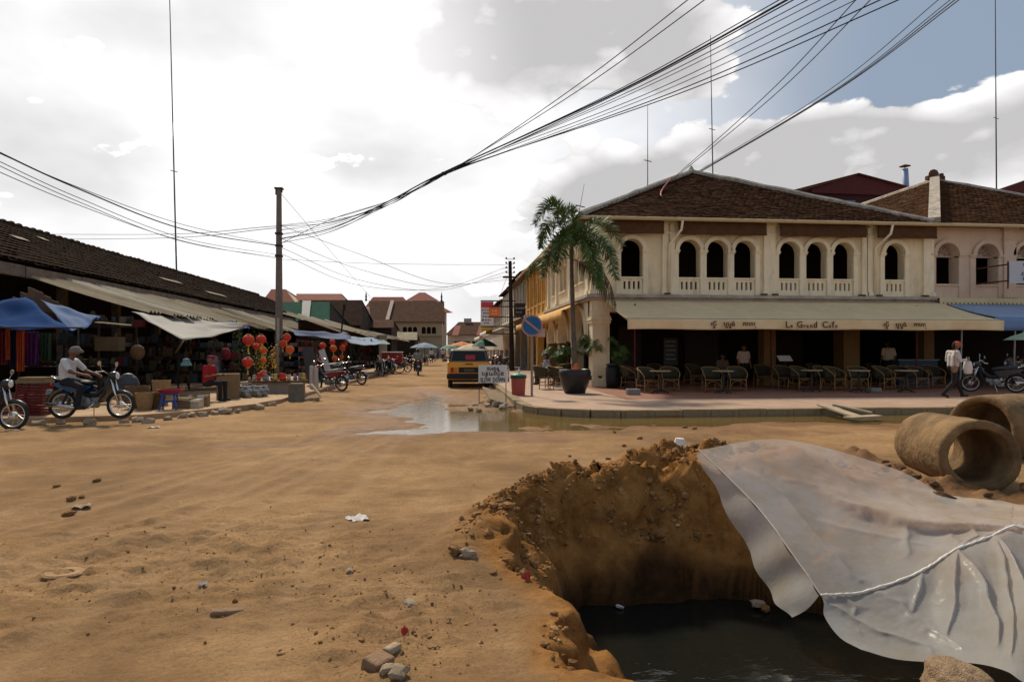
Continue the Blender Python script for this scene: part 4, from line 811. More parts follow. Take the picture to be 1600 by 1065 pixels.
# ================================================================== MARKET HALL (left)
MX, MZ, MRX, MRZ = -14.5, 4.55, -19.7, 7.15
MY0, MY1 = 12.0, 72.0
M_mtile = mat('blackened market tile', (.030, .015, .008), 1.0, .5, 2.5, .4, 25, spec=.04, col2=(.055, .030, .017), stain=.5, stain_col=(.025, .02, .017))
M_mcon = mat('stained concrete beam', (.21, .16, .12), .95, .3, 3, .3, 15, stain=.7, stain_col=(.06, .045, .035))
M_tin = mat('rusty corrugated tin', (.33, .25, .15), .85, .25, 1.2, .1, 15, spec=.4, stain=.45, stain_col=(.22, .15, .09), streak=False)
M_tin2 = mat('pale corrugated tin', (.37, .295, .19), .85, .2, 1.2, .1, 15, spec=.4, stain=.35, stain_col=(.25, .17, .1))
M_blk = mat('black timber', (.03, .02, .014), .9, .3, 3)  # near-black timber for posts, backing walls and poles
hall = thing('market_hall', 'long low market hall with blackened tile roof along the left side', 'building', (-17, 40, .12))
e0, e1, r0, r1 = Vector((MX + .35, MY0, MZ - .05)), Vector((MX + .35, MY1, MZ - .05)), Vector((MRX, MY0, MRZ)), Vector((MRX, MY1, MRZ))
mb = MB(); mb.quad(e0, e1, r1, r0); mb.quad(r0, r1, (MRX - 6, MY1, MZ), (MRX - 6, MY0, MZ)); mb.add([e1, r1, (MRX - 6, MY1, MZ)], [(0, 1, 2)])
mroof = mb.build('roof', M_blk, hall, world=True)
# barrel tile courses
mb = MB(); random.seed(41); sl_ = (r0 - e0); cols = int((MY1 - MY0) / .34); rows = 14; nn = (e1 - e0).cross(sl_).normalized(); nn = nn if nn.z > 0 else -nn
for i in range(rows):
    for j in range(cols):
        y = j * .34; far = y > 26
        if random.random() < .01: continue
        b0 = e0 + Vector((0, y, 0)) + sl_ * (i / rows) + nn * (.03 + random.uniform(-.01, .02)); b1 = e0 + Vector((0, y, 0)) + sl_ * (min(1, (i + 1.12) / rows)) + nn * .0
        dy = random.uniform(-.02, .02); P_ = []
        for q in range(4): an = math.pi * q / 3; o_ = Vector((0, .16 - .17 * math.cos(an) + dy, 0)) + nn * (.085 * math.sin(an)); P_.append((b0 + o_, b1 + o_ * .92))
        mb.add([p for pr in P_ for p in pr], [(0, 2, 3, 1), (2, 4, 5, 3), (4, 6, 7, 5)])
mb.build('roof_tiles', M_mtile, mroof, world=True, kind='stuff', recalc=False)
rt = MB(); rt.tube([(0, 0, 0), (0, .2, .02), (0, .42, .05)], [.15, .15, .17], 8); rto = rt.build('ridge_tile', M_mtile, mroof, world=True)
for i in range(110):
    o = rto if i == 0 else rto.copy()
    if i: COL.objects.link(o)
    o.location = (MRX, MY0 + i * .52, MRZ + .02 + random.uniform(-.02, .02)); o.rotation_euler = (random.uniform(-.05, .05), 0, random.uniform(-.05, .05))
TINX = mat('dull repair tin', (.14, .105, .07), .8, .2)
for y, k, w_ in ((21.5, .62, 1.1), (27, .5, .8), (38, .34, 2.6), (43, .22, 3.4), (30.5, .7, .5)):   # pale repair sheets let into the tiles
    c_ = e0 + Vector((0, y - MY0, 0)) + sl_ * k + nn * .14; mb = MB(); u_ = sl_.normalized(); mb.quad(c_, c_ + Vector((0, w_, 0)), c_ + Vector((0, w_, 0)) + u_ * .35, c_ + u_ * .35); mb.build('repair_sheet', TINX, mroof, world=True, solid=.02)
y = MY0                                        # fascia of separate concrete lengths
while y < MY1 - 2:
    ln = random.uniform(2.2, 3.4); mb = MB(); mb.box(MX + .1, MX + .30, y, y + ln - .06, MZ - .56 + random.uniform(-.04, .04), MZ - .14 + random.uniform(-.02, .02)); mb.build('fascia_beam', M_mcon, hall, world=True, bevel=.02); y += ln
for y in np.arange(MY0 + 2, MY1, 4.0): MB().box(MX - .35, MX - .08, y, y + .28, .12, MZ - .2).build('post', M_mcon, hall, world=True)
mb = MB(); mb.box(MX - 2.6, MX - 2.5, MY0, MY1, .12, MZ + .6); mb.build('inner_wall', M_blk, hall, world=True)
mb = MB(); mb.add([(MX, MY1 - .05, .1), (MX, MY1 - .05, MZ - .1), r1 - Vector((0, .05, .1)), (MRX - 6, MY1 - .05, MZ - .1), (MRX - 6, MY1 - .05, .1)], [(0, 1, 2, 3, 4)]); mb.build('end_wall', M_mcon, hall, world=True)
# ------------------------------------------------------------------ tin lean-to: each sheet a part
tin = thing('tin_lean_to', 'rusty corrugated tin lean-to roof in front of the market hall', 'canopy', (-12, 40, .12))
random.seed(51)
def sheet(par, y0, w_, xa, za, xb, zb, m, amp=.05, step=.28, sag=.04):
    P_ = []; k = int(w_ / step * 2)
    for j in range(5):
        v = j / 4; P_.append([(xa + (xb - xa) * v, y0 + w_ * i / k, za + (zb - za) * v + amp * (1 if i % 2 else -1) - sag * math.sin(math.pi * v)) for i in range(k + 1)])
    return MB().grid(P_).build('tin_sheet', m, par, world=True, recalc=False)
TINS = [M_tin, M_tin2, mat('dark rusty tin', (.27, .20, .12), .8, .25, 1.2, stain=.5, stain_col=(.14, .085, .045)), M_tin, mat('grey tan tin', (.38, .32, .23), .7, .2, 1.2, stain=.4, stain_col=(.2, .14, .09))]
y = 23.4; i = 0
while y < 70:
    w_ = 1.0 if y < 45 else 2.0; xb = -10.15 + random.uniform(-.35, .3); zb = 2.93 - .010 * (y - 22) + random.uniform(-.09, .07); za = 4.17 + random.uniform(-.07, .09)
    sheet(tin, y, w_ + .03, MX + .2, za, xb, zb, TINS[(i * 7 + i // 3) % 5], step=.28); y += w_; i += 1
for y in np.arange(24, 69, 3.2): MB().tube([(-10.5, y, .12), (-10.5, y + .05, 2.8 - .010 * (y - 22))], .05, 6).build('post', M_blk, tin, world=True)
mb = MB(); mb.tube([(-10.45, 23.4, 2.86), (-10.45, 46, 2.62), (-10.45, 70, 2.38)], .045, 5); mb.build('front_beam', M_blk, tin, world=True)
MB().tube([PD(330, 485, 32), PD(420, 512, 33.5)], .06, 6).build('loose_pole', mat('pale bamboo', (.5, .42, .28), .7), tin, world=True)
# ------------------------------------------------------------------ tarpaulins
def tarp(name, label, corners, m, nu=14, nv=12, sag=.12, wr=.03, seed=0):
    A, B, Cc, D_ = [Vector(c) for c in corners]; rn = random.Random(seed); P_ = []
    for j in range(nv + 1):
        row = []
        for i in range(nu + 1):
            u, v = i / nu, j / nv; p = A.lerp(B, u).lerp(D_.lerp(Cc, u), v); p.z -= sag * 4 * u * (1 - u) * v * .6 + sag * math.sin(math.pi * v) * math.sin(math.pi * u); q = mnoise.noise(Vector((u * 4 + seed, v * 4, seed * 1.7))); p.z += wr * q * 2; row.append(p)
        P_.append(row)
    return tag(MB().grid(P_).build(name, m, smooth=True, solid=.006), label, 'tarpaulin')
M_bt = mat('blue tarpaulin', (.007, .045, .16), .95, .2, 1.5, .15, 8, spec=.06); M_bt2 = mat('faded tarpaulin', (.20, .25, .33), .85, .15, 1.5, .1, 8); M_gt = mat('grey tarpaulin', (.22, .205, .19), .7, .12, 1.2, .1, 6, stain=.25, stain_col=(.3, .24, .18)); M_db = mat('navy tarpaulin', (.035, .06, .14), .85, .2)
tarp('tarpaulin', 'bright blue tarpaulin drooping over the clothes stall at far left', [PD(-60, 490, 18.5), PD(40, 462, 18.6), PD(112, 517, 16.2), PD(-60, 500, 16.6)], M_bt, sag=.12, wr=.06, seed=1)
tarp('tarpaulin', 'paler blue tarpaulin flap right of the bright blue one', [PD(62, 466, 18.6), PD(157, 496, 18.0), PD(150, 499, 17.6), PD(112, 517, 16.2)], mat('mid blue tarpaulin', (.02, .075, .20), .85, .2), sag=.05, wr=.05, seed=2)
g_ = thing('gable_board', 'brown plank gable above the blue tarpaulin', 'gable', PD(45, 470, 19.5))
for i in range(9):
    px = 8 + i * 12; pk = 447 + abs(px - 46) * .62; a, b, c_, d_ = PD(px, 490, 19.4), PD(px + 11.5, 490, 19.4), PD(px + 11.5, pk + 4, 19.4), PD(px, pk, 19.4); MB().quad(a, b, c_, d_).build('plank', mat('grey brown plank', (.15, .10, .065), .9, .3), g_, world=True, solid=.03)
tarp('tarpaulin', 'big grey tarpaulin propped out on a slanting pole', [PD(205, 486, 21.5), PD(388, 508, 31), PD(378, 513, 30), PD(287, 533, 19.5)], M_gt, sag=.06, wr=.04, seed=3)
tarp('tarpaulin', 'crumpled navy tarpaulin edge behind the grey one', [PD(305, 499, 28), PD(392, 507, 31.5), PD(388, 514, 30.5), PD(315, 509, 27)], M_db, sag=.03, wr=.12, seed=4)
tarp('tarpaulin', 'dark navy tarpaulin strip above the lanterns right of the pole', [PD(455, 518, 31), PD(540, 520, 36), PD(552, 530, 33), PD(462, 523, 29.5)], M_db, sag=.1, wr=.05, seed=5)
tarp('tarpaulin', 'pale blue tarpaulin over the parked motorcycles', [PD(520, 523, 36), PD(585, 528, 44), PD(602, 537, 41), PD(548, 537, 33)], M_bt2, sag=.1, wr=.04, seed=6)
tarp('tarpaulin', 'greenish tarpaulin edge beyond the pale blue one', [PD(560, 527, 42), PD(600, 531, 48), PD(610, 537, 45), PD(575, 535, 40)], mat('green tarpaulin', (.10, .18, .15), .7), sag=.08, wr=.04, seed=7)
tag(MB().tube([PD(286, 533, 19.5), G(247, 592, .12)], .03, 6).build('prop_pole', mat('grey bamboo', (.24, .19, .14), .8)), 'slanting bamboo pole propping the grey tarpaulin', 'pole')
tag(MB().tube([PD(148, 503, 17.6), PD(205, 508, 18.6)], .018, 6).build('bamboo_rod', MATS['pale bamboo']), 'pale horizontal bamboo rod by the blue tarpaulin', 'rod')
# ------------------------------------------------------------------ further sheds on the left, beyond the hall
def gable_shed(name, label, px0, px1, pyr, pye, d, m, depth=8, wallm=None, cat='building', gable_right=True, hip=0.0):
    a = PD(px0, pyr, d); b = PD(px1, pyr, d); c_ = PD(px1 + hip, pye, d - 3); d_ = PD(px0 - hip, pye, d - 3); dv = Vector((0, depth, 0)); t_ = thing(name, label, cat, ((a.x + b.x) / 2, a.y, 0))
    mb_ = MB(); mb_.quad(d_, c_, b, a); mb_.quad(a, b, c_ + dv + Vector((0, 6, 0)), d_ + dv + Vector((0, 6, 0))); rf = mb_.build('roof', m, t_, world=True, solid=.06)
    mb_ = MB(); x0, x1 = d_.x + .3, c_.x - .3; yb = c_.y + .4; mb_.box(x0, x1, yb, yb + depth + 4, 0, c_.z - .1); mb_.add([(x1, yb, c_.z - .1), (x1, yb + depth + 5, c_.z - .1), (b.x, b.y, b.z - .1)], [(0, 1, 2)]); mb_.build('wall', wallm or M_blk, t_, world=True); return t_, rf, (a, b, c_, d_)
M_grn = mat('green sheet roof', (.04, .105, .07), .95, .12, 1.5, .05, 12, spec=.05); M_tr = mat('terracotta far roof', (.26, .085, .055), .9, .15, 2, .1, 20); M_br = mat('brown far roof', (.095, .052, .035), 1.0, .25, 1.5, .2, 14, spec=.04, stain=.3, stain_col=(.05, .03, .025))
t_, rf, q = gable_shed('green_shed', 'shed with a green sheet metal roof beyond the market hall', 440, 515, 472, 502, 62, M_grn)
MB().quad(*[v + Vector((0, -.15, .15)) for v in (q[3].lerp(q[2], .42), q[3].lerp(q[2], .58), q[0].lerp(q[1], .62), q[0].lerp(q[1], .44))]).build('pale_patch', mat('pale patch', (.38, .36, .33), .7), rf, world=True)
gable_shed('brown_shed', 'dark brown gabled roof between the green shed and the arcaded house', 468, 566, 469, 508, 75, M_br, 10)
gable_shed('red_roof_house', 'long terracotta roofed house far behind the market', 463, 534, 459, 472, 105, M_tr, 10, M_pink)
gable_shed('red_gable_house', 'terracotta gable roof behind the concrete pole', 424, 446, 452, 473, 100, M_tr, 10, M_pink, hip=16)
# arcaded house closing the view on the left
ah = thing('arcaded_house', 'large cream arcaded house with steep brown roof at the street end', 'building', (-8, 112, 0))
HY = 112; xa, xb = PY(585, 520, HY).x, PY(691, 520, HY).x; ze = PY(640, 503, HY).z; zr = PY(640, 470, HY + 6).z
M_far = mat('far cream plaster', (.36, .28, .18), .92, .1, .8, stain=.3, stain_col=(.25, .2, .13))
TFH = lambda u, d, z: Vector((u, HY + d, z)); aw = 1.15; fo = []
for px in (596, 606, 616, 634, 644, 654, 664, 674): c_ = PY(px, 515, HY).x; fo.append((c_ - .42, c_ + .42, PY(640, 522, HY).z, PY(640, 512, HY).z, 1))
for px in (662, 669.5, 677): pass
fo = []
for px in (597, 605, 613, 632.5, 640.5, 648.5, 662, 670, 678): c_ = PY(px, 515, HY).x; fo.append((c_ - .36, c_ + .36, PY(640, 521, HY).z, PY(640, 513.5, HY).z, 1))
mb = MB(); arch_wall(mb, TFH, xa, xb, 0, ze, fo, .5, 8); mb.build('front_wall', M_far, ah, world=True)
mb = MB(); mb.box(xa, xb, HY + .6, HY + .7, 0, ze); mb.build('inner_wall', M_dark, ah, world=True)
mb = MB(); mb.quad((xb, HY, 0), (xb, HY + 14, 0), (xb, HY + 14, ze), (xb + 0, HY, ze)); mb.add([(xb, HY, ze), (xb, HY + 14, ze), (xb, HY + 7, zr)], [(0, 1, 2)]); mb.build('side_wall', mat('far side plaster', (.42, .33, .26), .92, .15, .8), ah, world=True)  # side wall has its own plaster tone, paler and pinker than the front
x2 = PY(575, 470, HY + 6).x; mb = MB(); mb.quad((xa - .5, HY - .5, ze), (xb + .3, HY - .5, ze), (xb + .3, HY + 7, zr), (x2, HY + 7, zr)); mb.quad((x2, HY + 7, zr), (xb + .3, HY + 7, zr), (xb + .3, HY + 14.5, ze), (xa - .5, HY + 14.5, ze)); arf = mb.build('roof', M_br, ah, world=True, solid=.1)
mb = MB(); p0 = PY(607, 501, HY - .5); p1 = PY(615, 471, HY + 6.5); mb.quad(p0 + Vector((-.5, -.12, .12)), p0 + Vector((.1, -.12, .12)), p1 + Vector((.1, -.12, .12)), p1 + Vector((-.5, -.12, .12))); mb.build('parapet', mat('pale firewall', (.42, .34, .27), .9), arf, world=True, solid=.25)
for px in (690, 572): p = PY(px, 470, HY + 7); MB().lathe([(.25, 0), (.12, .5), (.18, .8), (0, 1.9)], 6, (p.x, p.y, zr)).build('finial', M_br, arf, world=True)
mb = MB(); Tbox(mb, TFH, xa, xb, -.35, -.02, PY(640, 523, HY).z - .2, PY(640, 523, HY).z); mb.build('cornice', M_far, ah, world=True)
gable_shed('far_red_house', 'far terracotta hip roof left of the steep brown roof', 583, 630, 464, 480, 135, M_tr, 9, M_pink, hip=13)
gable_shed('far_red_house', 'far terracotta peaked roof right above the brown roof', 655, 664, 457, 470, 130, M_tr, 9, M_pink, hip=22)
# side wing and balcony
wg = thing('side_wing', 'pinkish far house with overhanging red balcony roof', 'building', (1, 128, 0)); a = PY(688, 486, 126); b = PY(700, 520, 126)
MB().box(a.x, b.x - .3, 126, 140, 0, PY(690, 487, 126).z).build('wall', M_pink, wg, world=True); p = PY(700, 484, 125); MB().lathe([(1.9, 0), (1.2, .35), (.2, .9)], 8, (p.x - .9, 127, p.z - .4)).build('roof', M_tr, wg, world=True)
for i in range(3): z_ = 3 + i * 1.0; MB().box(b.x - .32, b.x - .28, 127 + i * 2.5, 128 + i * 2.5, 4.2, 5.6).build('window', M_dark, wg, world=True)
# far houses closing the street
fh = thing('far_terrace', 'pale terrace with brown roof closing the far end of the street', 'building', (5, 165, 0)); Yf = 165
xa, xb = PY(699, 530, Yf).x, PY(762, 530, Yf).x; ze = PY(730, 523, Yf).z; zr = PY(730, 503, Yf + 6).z
wins = [(PY(px, 535, Yf).x - .35, PY(px, 535, Yf).x + .35, PY(730, 540, Yf).z, PY(730, 533, Yf).z, 0) for px in (712, 716, 720, 724, 728, 732, 740, 745, 750)]
TFF = lambda u, d, z: Vector((u, Yf + d, z)); mb = MB(); arch_wall(mb, TFF, xa, xb, 0, ze, wins, .4, 4); mb.build('wall', mat('far grey plaster', (.42, .36, .29), .9, .15, .6), fh, world=True); MB().box(xa, xb, Yf + .5, Yf + .6, 0, ze).build('inner_wall', M_dark, fh, world=True)
mb = MB(); mb.quad((xa - .5, Yf - .6, ze), (xb, Yf - .6, ze), (xb, Yf + 7, zr), (xa + 3, Yf + 7, zr)); mb.build('roof', M_br, fh, world=True, solid=.15)
for px0, px1 in ((706, 716), (744, 760)):
    a, b = PY(px0, 525, Yf - .7), PY(px1, 525, Yf - .7); a2, b2 = PY(px0 + 5, 510, Yf + 5), PY(px1 + 4, 510, Yf + 5); up = Vector((0, -.25, .25)); MB().quad(a + up, b + up, b2 + up, a2 + up).build('red_roof_patch', M_tr, fh, world=True, solid=.05)
mb = MB(); a = PY(731, 507, Yf + 6); mb.box(a.x - 1, a.x + 1, Yf + 6.5, Yf + 8, zr - .5, zr + 1.0); mb.build('chimney', M_cem, fh, world=True)
# second tin lean-to, standing further out along the street
t2 = thing('tin_lean_to', 'second tin lean-to standing further out beyond the pale blue tarpaulin', 'canopy', (-9, 70, .12)); y = 45.0; i = 0; random.seed(63)
while y < 96:
    w_ = 1.6; sheet(t2, y, w_ + .08, -11.2 + random.uniform(-.2, .2), 4.05 + random.uniform(-.1, .25), -6.9 + random.uniform(-.5, .5) - .02 * (y - 45) * -1, 2.85 + random.uniform(-.2, .15), TINS[(i * 3 + i // 4) % 5], .05, .3); y += w_; i += 1
for y in np.arange(46, 95, 3.5): MB().tube([(-7.2, y, .1), (-7.2, y, 2.85)], .06, 6).build('post', M_blk, t2, world=True)
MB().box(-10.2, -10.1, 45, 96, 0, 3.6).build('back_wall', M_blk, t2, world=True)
mb = MB(); mb.box(-7.9, -7.2, 46, 58, .12, .95); mb.build('counter', M_blk, t2, world=True)
for i, (px0, px1, pyr, pye, d, m, lb) in enumerate([(612, 652, 519, 531, 100, mat('dull tan tin', (.22, .17, .11), .8, .3, 1.0, stain=.5, stain_col=(.1, .07, .045)), 'last tin roofed stall before the arcaded house'), (560, 615, 500, 512, 84, M_br, 'dark tiled stall roof behind the tin roofs')]):
    gable_shed('stall_roof', lb, px0, px1, pyr, pye, d, m, 5, M_blk, 'stall')
a, b = PD(592, 525, 60), PD(604, 562, 60); t_ = thing('stall_wall', 'grey plaster stall end wall down the left side', 'wall', (a.x, a.y, 0)); MB().box(a.x, b.x, a.y, a.y + .3, 0, a.z).build('panel', M_grey, t_, world=True); MB().box(a.x - .1, b.x + .1, a.y - .1, a.y + .4, a.z, a.z + .15).build('coping', M_cem, t_, world=True)
def canopy_umbrella(label, px, py, d, r_, m, h_=.6, name='parasol'):
    p = PD(px, py, d); t_ = thing(name, label, 'umbrella', (p.x, p.y, 0)); MB().lathe([(r_, 0), (r_ * .6, h_ * .55), (.05, h_), (0, h_ + .08)], 8, p).build('canopy', m, t_, world=True); MB().tube([(p.x, p.y, 0), (p.x, p.y, p.z + h_)], .025, 6).build('pole', M_blk, t_, world=True); return t_
canopy_umbrella('beige market parasol rising behind the yellow car', 737, 545, 60, 1.5, mat('beige parasol', (.52, .40, .27), .85), .5)
canopy_umbrella('dark green parasol right of the beige one', 757, 541, 52, 1.1, mat('dark green parasol', (.03, .12, .09), .8), .6)
canopy_umbrella('blue parasol over a stall down the left side', 663, 543, 62, 1.4, M_bt2, .5)
canopy_umbrella('small green parasol at the street end', 702, 545, 85, 1.3, mat('green parasol', (.10, .25, .18), .8), .6)
canopy_umbrella('orange parasol far behind the yellow car', 722, 540, 75, 1.6, mat('orange parasol', (.5, .16, .05), .8), .5)
canopy_umbrella('pale green parasol cut by the right picture edge', 1600, 531, 22.5, .6, mat('pale green parasol', (.3, .38, .25), .8), .25)
# ================================================================== PLASTIC SHEET OVER THE PIT
M_film = bpy.data.materials.new('milky plastic film'); M_film.use_nodes = True
def _film():
    t_ = M_film.node_tree; n_ = t_.nodes; l_ = t_.links; n_.clear()
    tcn = n_.new('ShaderNodeTexCoord'); nz = n_.new('ShaderNodeTexNoise'); nz.inputs['Scale'].default_value = 2.2; nz.inputs['Detail'].default_value = 7; nz.inputs['Roughness'].default_value = .65; l_.new(tcn.outputs['Object'], nz.inputs['Vector'])
    rp = n_.new('ShaderNodeValToRGB'); rp.color_ramp.elements[0].position = .35; rp.color_ramp.elements[1].position = .68; rp.color_ramp.elements[0].color = (.78, .69, .58, 1); rp.color_ramp.elements[1].color = (.92, .90, .88, 1); l_.new(nz.outputs['Fac'], rp.inputs[0])
    vo = n_.new('ShaderNodeTexVoronoi'); vo.inputs['Scale'].default_value = 15; vo.feature = 'DISTANCE_TO_EDGE'; l_.new(tcn.outputs['Object'], vo.inputs['Vector'])
    n2 = n_.new('ShaderNodeTexNoise'); n2.inputs['Scale'].default_value = 11; n2.inputs['Detail'].default_value = 5; l_.new(tcn.outputs['Object'], n2.inputs['Vector'])
    bp = n_.new('ShaderNodeBump'); bp.inputs['Strength'].default_value = .10; bp.inputs['Distance'].default_value = .02; l_.new(n2.outputs['Fac'], bp.inputs['Height'])
    bp2 = n_.new('ShaderNodeBump'); bp2.inputs['Strength'].default_value = .14; bp2.inputs['Distance'].default_value = .02; l_.new(vo.outputs['Distance'], bp2.inputs['Height']); l_.new(bp.outputs[0], bp2.inputs['Normal'])
    df = n_.new('ShaderNodeBsdfDiffuse'); l_.new(rp.outputs[0], df.inputs[0]); l_.new(bp2.outputs[0], df.inputs['Normal'])
    tl = n_.new('ShaderNodeBsdfTranslucent'); l_.new(rp.outputs[0], tl.inputs[0]); l_.new(bp2.outputs[0], tl.inputs['Normal'])
    m1 = n_.new('ShaderNodeMixShader'); m1.inputs[0].default_value = .45; l_.new(df.outputs[0], m1.inputs[1]); l_.new(tl.outputs[0], m1.inputs[2])
    tr = n_.new('ShaderNodeBsdfTransparent'); tr.inputs[0].default_value = (.95, .92, .88, 1)
    m2 = n_.new('ShaderNodeMixShader'); m2.inputs[0].default_value = .50; l_.new(m1.outputs[0], m2.inputs[1]); l_.new(tr.outputs[0], m2.inputs[2])
    gl_ = n_.new('ShaderNodeBsdfGlossy'); gl_.inputs['Roughness'].default_value = .24; l_.new(bp2.outputs[0], gl_.inputs['Normal'])
    fr_ = n_.new('ShaderNodeLayerWeight'); fr_.inputs[0].default_value = .12; m3 = n_.new('ShaderNodeMixShader'); mm = n_.new('ShaderNodeMath'); mm.operation = 'MULTIPLY'; mm.inputs[1].default_value = .07; l_.new(fr_.outputs['Facing'], mm.inputs[0]); l_.new(mm.outputs[0], m3.inputs[0]); l_.new(m2.outputs[0], m3.inputs[1]); l_.new(gl_.outputs[0], m3.inputs[2])
    o_ = n_.new('ShaderNodeOutputMaterial'); l_.new(m3.outputs[0], o_.inputs[0])
_film()
ROWS = [[(1092, 703, 6.75), (1225, 688, 7.1), (1400, 734, 7.0), (1500, 790, 6.7), (1570, 800, 6.6), (1610, 824, 6.5), (1760, 860, 6.5)],
        [(1140, 748, 6.3), (1258, 748, 6.5), (1402, 778, 6.5), (1500, 805, 6.4), (1572, 815, 6.2), (1612, 830, 6.1), (1760, 868, 6.1)],
        [(1190, 800, 5.85), (1290, 808, 5.95), (1405, 818, 6.0), (1500, 822, 6.05), (1575, 822, 5.9), (1612, 832, 5.8), (1760, 872, 5.8)],
        [(1240, 868, 5.35), (1325, 870, 5.45), (1420, 855, 5.55), (1496, 842, 5.6), (1568, 830, 5.65), (1608, 826, 5.6), (1760, 876, 5.5)],
        [(1283, 930, 5.0), (1345, 926, 5.08), (1430, 897, 5.15), (1488, 862, 5.3), (1540, 842, 5.4), (1602, 827, 5.45), (1760, 880, 5.3)],
        [(1288, 962, 4.85), (1350, 965, 4.86), (1436, 942, 4.9), (1500, 905, 4.95), (1560, 890, 5.0), (1605, 880, 5.05), (1760, 930, 4.9)],
        [(1312, 995, 4.65), (1370, 1003, 4.6), (1445, 992, 4.6), (1512, 968, 4.55), (1570, 960, 4.5), (1612, 955, 4.45), (1760, 1005, 4.3)],
        [(1345, 1014, 4.5), (1400, 1029, 4.4), (1465, 1034, 4.3), (1525, 1036, 4.15), (1572, 1048, 3.95), (1615, 1072, 3.8), (1760, 1120, 3.6)]]
CP = [[PD(*p) for p in r_] for r_ in ROWS]
def cr(p, n): return bez(p, n)
rows_ = [cr(r_, 30) for r_ in CP]; ncol = len(rows_[0])
cols_ = [cr([r_[j] for r_ in rows_], 24) for j in range(ncol)]; nrow = len(cols_[0])
P = [[cols_[j][i].copy() for j in range(ncol)] for i in range(nrow)]
# creases: long sharp folds in the film, gathers below the seam
CRE = [(.2, .3, 1.0, 3.6, .022), (1.2, .2, 2.2, 2.2, .018), (2.2, .5, 2.0, 3.2, .028), (1.0, 2.2, 2.4, 3.0, .016), (3.0, .3, 3.4, 3.7, .03), (4.2, .2, 3.9, 3.8, .035), (5, .3, 4.6, 4, .03), (3.6, 1.2, 5, 2.5, .02), (.5, 1.0, 2.6, 1.6, .010), (1.7, 2.6, 3.3, 2.2, .014), (2.6, 1.5, 3.1, 3.6, .016),
       (3.2, 4.05, 2.4, 6.2, .055), (3.2, 4.05, 3.6, 6.6, .06), (4.2, 4.05, 4.0, 6.8, .055), (4.2, 4.05, 5.0, 6.5, .06), (1.2, 4.1, 2.6, 6.6, .035), (.2, 4.4, 2.0, 6.5, .035), (2.2, 4.05, 1.8, 5.4, .03), (5.0, 4.1, 5.6, 6.6, .05), (.6, 4.1, .9, 5.6, .02)]
UU, VV = np.meshgrid(np.linspace(0, 6, ncol), np.linspace(0, 7, nrow)); KK = np.zeros(UU.shape)
wu = UU + .25 * fbm(UU * .9, VV * .9, 3, 201); wv_ = VV + .25 * fbm(UU * .9 + 7, VV * .9, 3, 205)
for u0, v0, u1, v1, h_ in CRE:
    ex, ey = u1 - u0, v1 - v0; t_ = np.clip(((wu - u0) * ex + (wv_ - v0) * ey) / (ex * ex + ey * ey), 0, 1); d_ = np.hypot(wu - u0 - ex * t_, wv_ - v0 - ey * t_); KK = np.maximum(KK, h_ * (1.7 if v0 < 4 else 1.0) * (np.exp(-d_ / .07) + .4 * np.exp(-(d_ / .35) ** 2)) * (.35 + .65 * np.sin(np.pi * np.clip(t_, .02, .98)) ** .5))
KK = KK + .035 * fbm(UU * .55, VV * .5, 2, 211) + .006 * np.abs(fbm(UU * 2.6 + VV, VV * 2.2 - UU, 3, 215))
EE = np.minimum(1, np.minimum(UU * 2 + .15, (7 - VV) * 2 + .2))
for i in range(nrow):
    for j in range(ncol):
        k = KK[i, j] * EE[i, j]; P[i][j].z += k * .75; P[i][j].y -= k * .65
Pa = np.array([[tuple(p) for p in r_] for r_ in P]); GH = ground_h(Pa[..., 0].ravel(), Pa[..., 1].ravel()).reshape(Pa.shape[:2])
for i in range(nrow):
    for j in range(ncol):
        if GH[i, j] > -.45 and P[i][j].z < GH[i, j] + .06: P[i][j].z = GH[i, j] + .06
for _ in range(1):
    Q = [[p.z for p in r_] for r_ in P]
    for i in range(1, nrow - 1):
        for j in range(1, ncol - 1): P[i][j].z = max(.5 * Q[i][j] + .125 * (Q[i - 1][j] + Q[i + 1][j] + Q[i][j - 1] + Q[i][j + 1]), GH[i, j] + .05 if GH[i, j] > -.45 else -9)
sheet_o = thing('plastic_sheet', 'large milky plastic sheet draped from the spoil heap across the pit', 'plastic sheet', PD(1400, 900, 5.2))
MB().grid(P).build('sheet', M_film, sheet_o, world=True, smooth=True, recalc=False)
foldl = [PD(*p) for p in [(1092, 703, 6.75), (1140, 748, 6.3), (1190, 800, 5.85), (1240, 868, 5.35), (1283, 930, 5.0)]]
outer = [PD(*p) for p in [(1087, 706, 6.72), (1124, 776, 6.35), (1170, 862, 5.9), (1202, 925, 5.5), (1234, 964, 5.1)]]
fl = bez(foldl, 10); ol = bez(outer, 10); Pf = []
for i in range(9):
    t_ = i / 8; Pf.append([(fl[j].lerp(ol[j], t_) + Vector((.02 * math.sin(j * .6 + t_ * 3), -.03 * math.sin(t_ * 3.1) * math.sin(j * .35), 0))) for j in range(len(fl))])
tri = [fl[-1].lerp(ol[-1], i / 8) for i in range(9)]
MB().grid(Pf).build('hanging_flap', M_film, sheet_o, world=True, smooth=True, recalc=False)
si = 4 * 24; MB().tube([P[si][j] + Vector((random.uniform(-.003, .003), -.012, random.uniform(.006, .014))) for j in range(0, ncol, 2)], [.007 + .004 * random.random() for j in range(0, ncol, 2)], 6).build('seam', mat('white seam tape', (.78, .73, .66), .7, .06), sheet_o, world=True, smooth=True)
MB().tube([q + Vector((0, 0, .004)) for q in fl], .007, 5).build('fold_edge', M_film, sheet_o, world=True)
for px, py, d in ((1325, 737, 6.5), (1463, 985, 4.55)):
    pass
p = gpt(1066, 704); p.z = gh(p.x, p.y)
